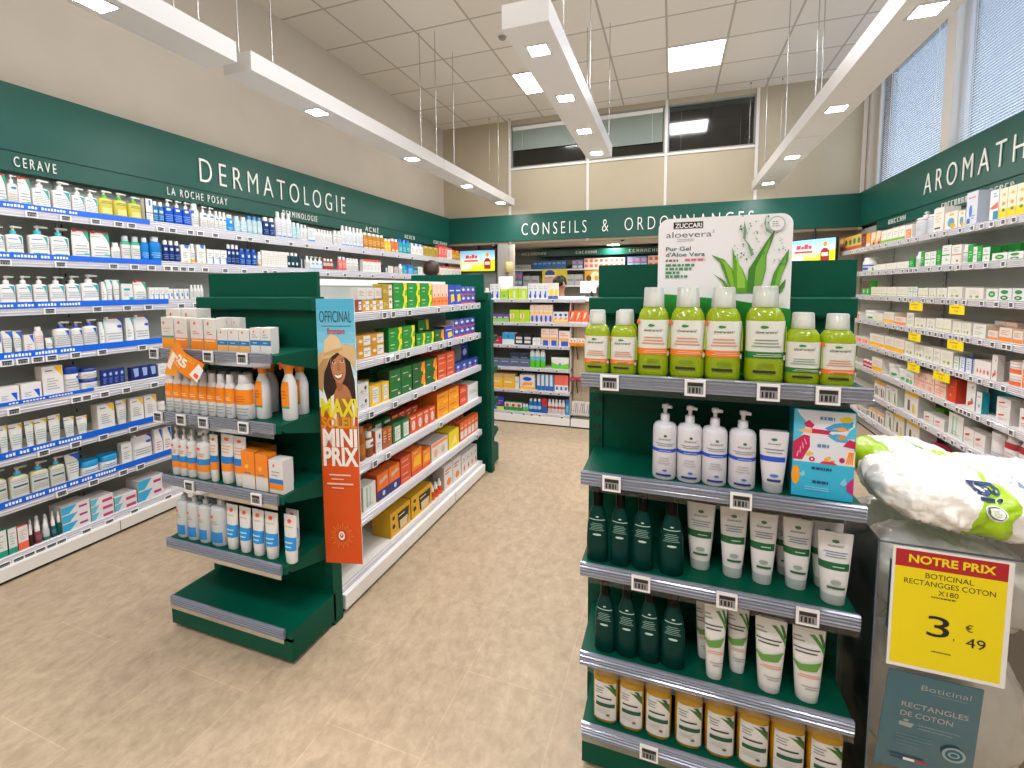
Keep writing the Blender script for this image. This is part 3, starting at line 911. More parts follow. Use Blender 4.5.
S('bly', 'box', 'blue carton with yellow burst', '#1746b4', side='#14398e', top='#e87a1c', L=[('P', [(-.2, .1), (.9, .2), (.7, .55), (-.3, .5)], '#f2c31c'), ('T', .62, .8, 1, -.7, .7, '#e8eefa')])
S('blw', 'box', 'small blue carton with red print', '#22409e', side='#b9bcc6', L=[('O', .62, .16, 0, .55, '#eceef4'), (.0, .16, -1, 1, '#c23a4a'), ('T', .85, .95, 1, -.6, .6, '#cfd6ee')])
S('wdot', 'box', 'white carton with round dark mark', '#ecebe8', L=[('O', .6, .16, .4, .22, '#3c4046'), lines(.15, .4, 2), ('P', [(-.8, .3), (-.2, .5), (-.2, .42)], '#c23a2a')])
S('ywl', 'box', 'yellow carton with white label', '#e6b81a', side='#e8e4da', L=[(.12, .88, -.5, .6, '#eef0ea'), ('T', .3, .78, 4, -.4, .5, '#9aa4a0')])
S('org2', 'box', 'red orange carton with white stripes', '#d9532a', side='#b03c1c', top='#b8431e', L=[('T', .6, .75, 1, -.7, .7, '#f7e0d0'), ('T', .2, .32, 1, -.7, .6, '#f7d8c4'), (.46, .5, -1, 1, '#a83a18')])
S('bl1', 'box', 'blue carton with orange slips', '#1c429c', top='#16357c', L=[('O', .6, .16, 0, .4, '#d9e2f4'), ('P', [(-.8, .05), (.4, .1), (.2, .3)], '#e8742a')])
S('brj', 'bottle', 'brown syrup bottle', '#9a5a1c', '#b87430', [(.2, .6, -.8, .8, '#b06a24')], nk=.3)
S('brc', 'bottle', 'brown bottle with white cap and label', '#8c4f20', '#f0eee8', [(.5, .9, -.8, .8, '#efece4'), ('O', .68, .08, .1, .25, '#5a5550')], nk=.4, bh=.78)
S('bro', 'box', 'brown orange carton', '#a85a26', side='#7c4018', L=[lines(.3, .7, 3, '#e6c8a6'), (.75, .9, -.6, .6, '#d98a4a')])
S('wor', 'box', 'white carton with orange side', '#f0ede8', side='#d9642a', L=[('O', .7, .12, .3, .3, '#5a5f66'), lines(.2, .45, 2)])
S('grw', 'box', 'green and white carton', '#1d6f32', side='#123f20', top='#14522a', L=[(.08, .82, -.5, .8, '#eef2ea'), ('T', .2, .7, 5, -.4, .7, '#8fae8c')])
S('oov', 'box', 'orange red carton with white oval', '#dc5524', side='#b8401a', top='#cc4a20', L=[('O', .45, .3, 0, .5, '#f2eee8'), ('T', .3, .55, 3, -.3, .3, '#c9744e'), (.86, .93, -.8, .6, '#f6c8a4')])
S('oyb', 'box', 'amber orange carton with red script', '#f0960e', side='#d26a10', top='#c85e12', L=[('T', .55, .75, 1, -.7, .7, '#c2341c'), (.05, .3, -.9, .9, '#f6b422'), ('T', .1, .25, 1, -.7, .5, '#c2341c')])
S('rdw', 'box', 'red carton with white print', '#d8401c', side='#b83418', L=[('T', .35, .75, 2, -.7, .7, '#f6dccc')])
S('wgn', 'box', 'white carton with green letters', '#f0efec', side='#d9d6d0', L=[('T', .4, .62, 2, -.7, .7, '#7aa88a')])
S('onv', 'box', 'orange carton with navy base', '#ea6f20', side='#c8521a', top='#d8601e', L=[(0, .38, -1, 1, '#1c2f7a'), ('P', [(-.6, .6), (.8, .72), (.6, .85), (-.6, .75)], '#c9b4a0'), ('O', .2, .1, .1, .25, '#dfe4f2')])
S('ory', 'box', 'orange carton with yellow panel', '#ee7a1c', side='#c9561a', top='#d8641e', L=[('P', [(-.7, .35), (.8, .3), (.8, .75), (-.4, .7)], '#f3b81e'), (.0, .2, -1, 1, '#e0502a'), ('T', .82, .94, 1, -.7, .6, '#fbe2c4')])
S('wob', 'box', 'white box with orange lid edge', '#efe9e4', side='#cfc8c6', top='#c8bcb8', L=[(.78, .95, -.9, .9, '#ef8a4a'), ('O', .38, .24, -.5, .22, '#e6a27a'), ('O', .38, .24, .4, .22, '#c9b49a')])
S('ypo', 'box', 'yellow pouch box', '#e8d018', side='#c9ae14', top='#d9c01a', L=[('P', [(-.6, .2), (.6, .2), (.3, .7)], '#f4e67a')])
S('oth', 'box', 'thin orange and white carton', '#e2672a', side='#b8481c', L=[(.1, .5, -.8, .8, '#f2ece6'), ('T', .6, .8, 1, -.7, .7, '#f8dcc8')])
S('yct', 'box', 'large mustard yellow baby milk carton', '#d9a712', side='#c89a14', top='#cc9d14', L=[('P', [(-.2, .12), (.75, .12), (.9, .8), (-.3, .8)], '#1f1c18'), ('P', [(-.05, .1), (.65, .1), (.75, .45), (-.1, .45)], '#d8c49a'), ('T', .58, .72, 1, -.2, .8, '#e8d9a6'), ('O', .75, .08, -.7, .12, '#2a2620'), ('O', .4, .1, -.7, .14, '#2a2620')])
S('abv', 'dropper', 'amber vial with white cap', '#b84a1c', L=[(.1, .5, -.8, .8, '#d9642a')])
S('wov', 'box', 'white carton with orange fruit print', '#f0ede9', side='#cfcac4', L=[('O', .25, .16, .1, .5, '#e8842a'), ('T', .6, .85, 2, -.7, .6, '#b0482a')])
S('wrd', 'box', 'white carton with red flash', '#efeeea', side='#aeb0ae', L=[('P', [(.1, .1), (.7, .2), (.5, .45), (0, .35)], '#d9502a'), ('O', .7, .08, .2, .2, '#5a6068'), lines(.55, .65, 1)])
# aromatherapy wall
S('abr', 'box', 'brown and amber carton', '#b06a30', L=[(.6, .9, -.8, .8, '#e8c87a'), (.1, .4, -.7, .7, '#6a3418')])
S('arb', 'box', 'multicoloured tea carton', '#d8b24a', L=[('O', .62, .2, 0, .7, '#3f7a3c'), (0, .3, -1, 1, '#c04a2a')])
S('dkr', 'box', 'dark red carton', '#6e1418', L=[(0, .2, -1, 1, '#b8281e'), ('T', .4, .8, 3, -.3, .3, '#c98a6a')])
S('orw', 'box', 'orange carton with white foot', '#f09a20', L=[(0, .3, -1, 1, '#f2efe8')])
S('obn', 'box', 'orange and cream carton', '#e89a3c', L=[('P', [(-1, .2), (1, .6), (1, 1), (-.4, 1)], '#f2e6d2'), ('O', .2, .12, .4, .4, '#4a4440')])
S('wgb', 'box', 'white carton with green lower band', '#f1f2ea', side='#dfe3d6', L=[(.02, .3, -1, 1, '#7ab51e'), lines(.5, .8, 2, '#c9b37a')])
S('wyl', 'box', 'white carton with lime line', '#f4f3ea', L=[(.1, .2, -1, 1, '#a8c84a'), ('T', .4, .8, 3, -.6, .6, '#d8cfae')])
S('ora', 'box', 'white carton with orange panel', '#f0ebe4', L=[(.05, .7, -.8, .8, '#ef7a3a'), ('T', .2, .6, 3, -.6, .5, '#f8d8c0')])
S('wrp', 'pump', 'tall white pump bottle with red ring', '#e2e5ec', '#f0efee', [(.84, .87, -1, 1, '#c8343c'), lines(.3, .75, 5, '#c4cad6')], p=2.4, dr=.95, aim=.2, bh=.8)
S('wgl', 'box', 'white carton with gold lines', '#f3efe6', L=[('T', .12, .3, 1, -.7, .7, '#3a3a36'), lines(.4, .85, 4, '#cbb78a')])
S('pzl', 'box', 'white carton with teal picture', '#f2eee2', L=[('O', .45, .24, 0, .55, '#5a97b0'), ('O', .25, .14, .3, .4, '#d8a23c'), (.8, .92, -.3, .4, '#e2b54a')])
S('bigw', 'box', 'big pale blue white carton', '#dfe3ee', side='#c6cfdf', L=[('O', .45, .18, -.2, .3, '#4a78d0'), ('T', .78, .88, 1, -.7, .6, '#d9607a'), (.1, .24, -.8, -.2, '#3c74b8'), ('T', .2, .34, 2, .0, .7, '#5a8ab8')])
S('wtr2', 'box', 'white carton with red and teal waves', '#eff1f2', L=[('P', [(-1, .45), (.9, .62), (.9, .42), (-.4, .4)], '#d9604a'), (0, .34, -.1, 1, '#2a8aa0'), ('T', .75, .92, 2, -.2, .8, '#3a86b8')])
S('yly', 'box', 'tall cream carton with yellow base', '#f4ead0', L=[(.0, .36, -1, 1, '#edc81e'), ('O', .52, .06, .1, .4, '#f0962c'), ('O', .8, .04, .1, .4, '#e8b04a'), ('O', .32, .05, .2, .4, '#4a8a4a')])
S('wblb', 'bottle', 'white supplement bottle with blue label', '#f2f2f0', L=[(.2, .7, -1, 1, '#dfe6f2'), (.5, .6, -1, 1, '#1f52b0'), ('O', .3, .1, .2, .4, '#1f52b0')], nk=.38)
S('gbx2', 'box', 'bright green carton', '#0f9a34', L=[('T', .3, .7, 3, -.6, .6, '#a8e0b0')])
S('wgr', 'box', 'white carton with green stripe', '#f1f3ee', side='#0f8a34', L=[(.5, .56, -1, .7, '#2a9a4a'), ('O', .3, .06, .1, .3, '#8ac29a'), lines(.7, .9, 2)])
S('wred', 'box', 'white carton with red stripe', '#f4f0ea', L=[(.5, .55, -1, 1, '#c8604a'), lines(.65, .9, 3), ('O', .22, .06, .3, .2, '#c04a3a')])
S('lov', 'box', 'low white box with green oval', '#f2f3ee', L=[('O', .55, .26, 0, .6, '#2a8a3c'), ('O', .55, .1, 0, .35, '#a8d08a')], dep=.1)
S('lov2', 'box', 'low white box with two green ovals', '#f2f3f0', L=[('O', .72, .16, -.1, .6, '#2f8a4a'), ('O', .28, .16, -.1, .6, '#1f6a30'), ('O', .28, .07, -.1, .3, '#bcd8b8')], dep=.1)
S('gdk', 'box', 'bright green carton with dark top', '#3aa832', top='#1c4a24', L=[(.5, 1, -1, 1, '#5a3f38'), ('O', .3, .14, 0, .3, '#e6f0e0')])
S('wlt', 'box', 'ivory carton with faint lime line', '#f5f2e6', L=[(.22, .3, -1, 1, '#b4cc5c'), ('T', .45, .8, 3, -.6, .6, '#d9cda8')])
S('wdm', 'box', 'ivory carton with leaf dots', '#f3f0e4', L=[('O', .28, .1, -.35, .2, '#a8b84a'), ('O', .28, .1, .35, .2, '#7ca04a'), lines(.5, .85, 3, '#cfc6b0')])
S('wob2', 'box', 'white carton with orange lower half', '#f4eee2', L=[(.0, .32, -1, 1, '#f2b21c'), lines(.45, .85, 3, '#c9bda6')])
S('oro', 'box', 'orange and white medicine box', '#f3e9e0', top='#ee9a54', L=[(.0, .36, -1, 1, '#f08a34'), ('T', .5, .85, 3, -.7, .6, '#c98a5a')])
S('tgn', 'box', 'ivory carton with green text', '#f3f1e6', side='#c9c4b4', L=[('T', .2, .5, 3, -.7, .7, '#9ab88a'), lines(.6, .85, 2)])
S('wdr', 'box', 'long white box with red dots', '#f3eeea', top='#d9d4ce', L=[('O', .35, .14, -.6, .1, '#e2604a'), ('O', .35, .14, -.2, .1, '#e2804a'), ('O', .35, .14, .25, .1, '#e2604a'), ('O', .35, .14, .7, .1, '#d9503a')])
S('wbs', 'box', 'white and blue carton', '#eef1f6', top='#2a62b8', L=[('T', .2, .8, 4, -.6, .2, '#5a86c4'), (.0, 1, .6, 1, '#2a62b8')])
S('ojr', 'jar', 'white and orange balm jar', '#eee8e2', '#e0c9bc', [(.1, .5, -1, 1, '#e6622a'), lines(.6, .8, 1)], bh=.8)
S('rbt', 'bottle', 'small red bottle', '#b8283c', '#f0e8e6', [(.3, .6, -.8, .8, '#e8d0d4')], nk=.3)
S('wjs', 'jar', 'white jar with white lid', '#f0efea', '#e6e5e0', [('O', .35, .14, .3, .2, '#3a9a4a')], bh=.72)
S('wgq', 'box', 'white carton with green squares', '#f0efea', L=[(.1, .4, -.7, -.05, '#5aa84a'), (.1, .4, .1, .7, '#6ab85a'), lines(.55, .8, 2)])
S('pkg', 'box', 'peach carton with coral grid', '#f3d6c6', L=[(.48, .52, -1, 1, '#e8644a'), (0, 1, -.06, .02, '#e8785a'), ('O', .72, .1, .45, .25, '#b89a7a'), ('T', .12, .36, 2, -.8, .8, '#ee8a6a')])
S('rdo', 'box', 'vermilion square carton', '#d2401a', side='#b8341a', L=[('O', .3, .05, -.2, .1, '#f0b09a'), ('T', .6, .7, 1, -.5, .5, '#e6805a')])
S('wtd2', 'box', 'tall white carton with red teal marks', '#f0eeea', side='#cfd0cc', L=[('O', .8, .05, .3, .2, '#8a8f94'), ('P', [(-.6, .1), (.7, .25), (.5, .35), (-.6, .25)], '#d9503a'), ('O', .36, .06, .3, .25, '#3a9ac0')])
S('wts', 'box', 'white carton with teal sides', '#f2f0ee', side='#0c8a9c', top='#0c7a8c', L=[('O', .35, .1, .1, .3, '#4aa6c0'), ('T', .7, .85, 1, -.6, .6, '#d9746a')])
S('tea', 'box', 'teal carton in the back', '#0d7f90', L=[])
S('wrs', 'box', 'white medicine box with red script', '#f2efec', side='#d4d0cc', top='#e0dcd8', L=[('P', [(-.8, .6), (.2, .75), (.1, .6), (-.6, .5)], '#cc4038'), ('T', .2, .4, 2, -.7, .6, '#c98a86')])
S('dkf', 'box', 'white carton with dark figures and orange top', '#f1efea', side='#c9cac4', L=[(.82, 1, -1, 1, '#eea42c'), ('P', [(-.4, .1), (.0, .1), (-.1, .65), (-.5, .6)], '#5a4a44'), ('P', [(.3, .1), (.6, .15), (.5, .6), (.25, .5)], '#8a6a50')])
S('grf', 'box', 'white carton with green leaf slash', '#f1f1ec', side='#c4c8c0', L=[('P', [(.1, .2), (.6, .1), (.3, .75), (0, .7)], '#3a8a4a'), ('O', .1, .05, .5, .3, '#d8a83a'), lines(.8, .92, 1, '#9a8ac0')])
S('ytp', 'box', 'white carton with yellow top', '#f1efea', side='#c8c9c4', L=[(.8, 1, -1, 1, '#ebc02a'), ('P', [(-.5, .15), (-.1, .15), (-.2, .6), (-.5, .6)], '#6a5a50'), ('P', [(.2, .1), (.6, .1), (.5, .45), (.2, .5)], '#d8c23a')])
S('gnl', 'box', 'long green carton lying back', '#5aa81c', L=[(.3, .6, -.8, .5, '#8ac84a')])
S('glv', 'box', 'white carton with fine green stripes', '#eef1ec', side='#b9c0b8', L=[(.1, .9, -.5, -.3, '#8ab8a0'), (.1, .9, 0, .15, '#a8cab8'), lines(.1, .3, 2)])
S('wjb', 'jar', 'white pill jar', '#f0efee', '#e9e9e8', [(.1, .4, -.9, .9, '#d6dbe2'), lines(.15, .35, 2)], bh=.72)
S('rwb', 'bottle', 'red and white bottle with white cap', '#efecea', '#f0efee', [(.7, .95, -1, 1, '#a8242c'), (.02, .12, -1, 1, '#b82a30'), ('T', .3, .6, 2, -.6, .6, '#c9b4b0')], nk=.42, bh=.76, sh=.92)
S('pkx', 'box', 'pink red carton', '#c8284a', side='#a82040', top='#b8264a', L=[('O', .5, .2, .2, .3, '#8a6a3a')])
S('rpx', 'box', 'coral carton', '#cc4a4a', side='#b03c3c', top='#d8665a', L=[('T', .4, .7, 1, -.6, .6, '#f0b8a8')])
# counter shelves
S('wbf', 'box', 'white carton with blue figure', '#f1f2f2', L=[('O', .2, .16, -.1, .5, '#1b57c4'), ('O', .42, .1, .1, .3, '#1b57c4'), ('T', .6, .9, 2, -.6, .6, '#aab4c0')])
S('lim', 'box', 'lime green carton', '#a4cc1a', L=[('O', .3, .12, 0, .4, '#4ab0b8'), (.8, 1, -1, 1, '#cfe04a')])
S('wlm', 'box', 'yellow green carton with white person', '#b8d21e', L=[('O', .4, .3, .2, .3, '#d4ece4'), (.82, 1, -1, 1, '#f0f0ea')])
S('wyb', 'box', 'white and yellow carton with blue foot', '#f2f1ec', L=[(.2, .6, -.4, 1, '#f0cc2c'), (0, .2, -1, 1, '#2f58b8')])
S('pgl', 'box', 'low purple and green carton', '#5a4a80', L=[(0, .45, -1, 1, '#8ac05a'), (.5, .65, -.7, .7, '#dfd8e6')])
S('lmw', 'box', 'lime carton with white panel', '#a8c81c', L=[(.3, .7, -1, -.1, '#eef0dc'), ('O', .5, .2, -.5, .2, '#d8a02a')])
S('pof', 'box', 'peach carton with blue figure', '#f2dcc4', L=[('O', .22, .2, 0, .6, '#1b57c4'), (.5, .6, -1, 1, '#f2b46a'), ('T', .7, .9, 2, -.7, .7, '#d8a890')])
S('orr', 'box', 'orange red carton with white burst', '#ea6a3c', L=[('P', [(-.6, .2), (.2, .5), (.7, .9), (0, .85)], '#f6e8de'), (0, .12, -1, 1, '#f6e6d8')])
S('mrn', 'box', 'low crimson carton', '#b01f3a', L=[('T', .35, .65, 1, -.7, .7, '#f0c8cc')])
S('bwt', 'box', 'sky blue and white carton', '#eaf0f2', L=[(.45, 1, -1, 1, '#1f94cc'), ('O', .7, .12, 0, .2, '#0c5a9a')])
S('bkw', 'box', 'black carton with white windows', '#1c1e22', L=[(.15, .4, -.8, .7, '#e6e6e2'), (.52, .75, -.8, .7, '#d8d8d4')])
S('wth2', 'box', 'narrow white carton', '#f0efec', L=[('O', .6, .1, 0, .4, '#9aa0a6')])
S('wbo', 'box', 'white carton with orange and blue print', '#f3ded2', L=[(.0, .32, -.6, .7, '#2458b8'), (.36, .5, -.8, .8, '#f0a83c'), ('T', .62, .9, 2, -.8, .8, '#d88a70')])
S('gbl', 'box', 'grey blue drawer carton', '#6c7a94', L=[(.1, .9, -.86, .86, '#56647e'), (.6, .7, -.7, .7, '#aab4c6')])
S('gcy', 'bottle', 'green and white bottle', '#e9f0ea', '#d9ddd8', [(.0, .45, -1, 1, '#58c02c'), (.45, .7, -.7, .7, '#5ab8d0')], nk=.42, bh=.9)
S('wgp', 'box', 'white and green carton with blue drop', '#f0f3ee', L=[('P', [(-1, 0), (1, 0), (1, .5), (0, .3), (-1, .55)], '#6ac22a'), ('O', .38, .14, 0, .15, '#3aa0d0')], top='#2a5a2a')
S('ylw', 'box', 'yellow carton with white letters', '#e8bb3c', L=[('T', .3, .55, 1, -.8, .8, '#f6f0e0'), (.7, 1, -1, 1, '#c9a878'), (0, .16, -1, 1, '#f0a81c')])
S('byw', 'box', 'white and blue carton with yellow foot', '#eceef2', L=[('O', .72, .14, 0, .6, '#1f4cb0'), (.0, .2, -1, 1, '#f0b83a'), ('P', [(-.8, .25), (.6, .3), (.8, .5), (-.4, .5)], '#f0a03a')])
S('bws', 'box', 'white carton with blue stripe', '#e9eef2', L=[(0, .3, -1, 1, '#1f6ab0'), (.3, 1, .3, 1, '#2a80c0')])
S('rws', 'box', 'red and white carton', '#e86a5a', L=[(.0, .4, -1, 1, '#f2efec'), (.1, .3, -.5, .5, '#3a78c0')])
S('bup', 'box', 'blue and violet carton', '#2a3a9a', L=[(.0, .25, -1, 1, '#d8dc3a'), ('T', .4, .8, 2, -.7, .7, '#d86a8a')])
S('gwr', 'box', 'green and white carton with red label', '#2a9a3c', L=[(.45, 1, -1, 1, '#f0ece8'), ('O', .65, .2, 0, .6, '#d03c34')])
S('blt', 'bottle', 'blue dental bottle', '#1f6cb4', '#e8ecf0', [(.3, .6, -.8, .8, '#9ac8e8')], nk=.36)
S('rbl', 'box', 'red and blue carton', '#b8283a', L=[(.0, .5, -1, 1, '#1f5aa8')])
S('wrb', 'bottle', 'white dental bottle with red label', '#e9ecee', '#d9dde0', [(.45, .65, -1, 1, '#c85a5a'), (.05, .3, -1, 1, '#e8d8cc')], nk=.36)
S('tbr', 'box', 'white pack with orange toothbrushes', '#f2efe8', L=[('P', [(-.6, .1), (-.3, .1), (.4, .95), (.1, .95)], '#f08a2a'), ('P', [(.2, .1), (.5, .1), (.8, .9), (.5, .9)], '#3a9ac8')])
S('orx', 'box', 'orange and white pill box', '#f4ece0', L=[(.0, .5, -1, 1, '#f0961e'), ('O', .7, .1, -.4, .2, '#c8602a'), ('O', .7, .1, .4, .2, '#c8602a')])
S('rdx', 'box', 'dark red pill box', '#b82238', L=[('T', .4, .7, 1, -.7, .7, '#f0c0c4')])
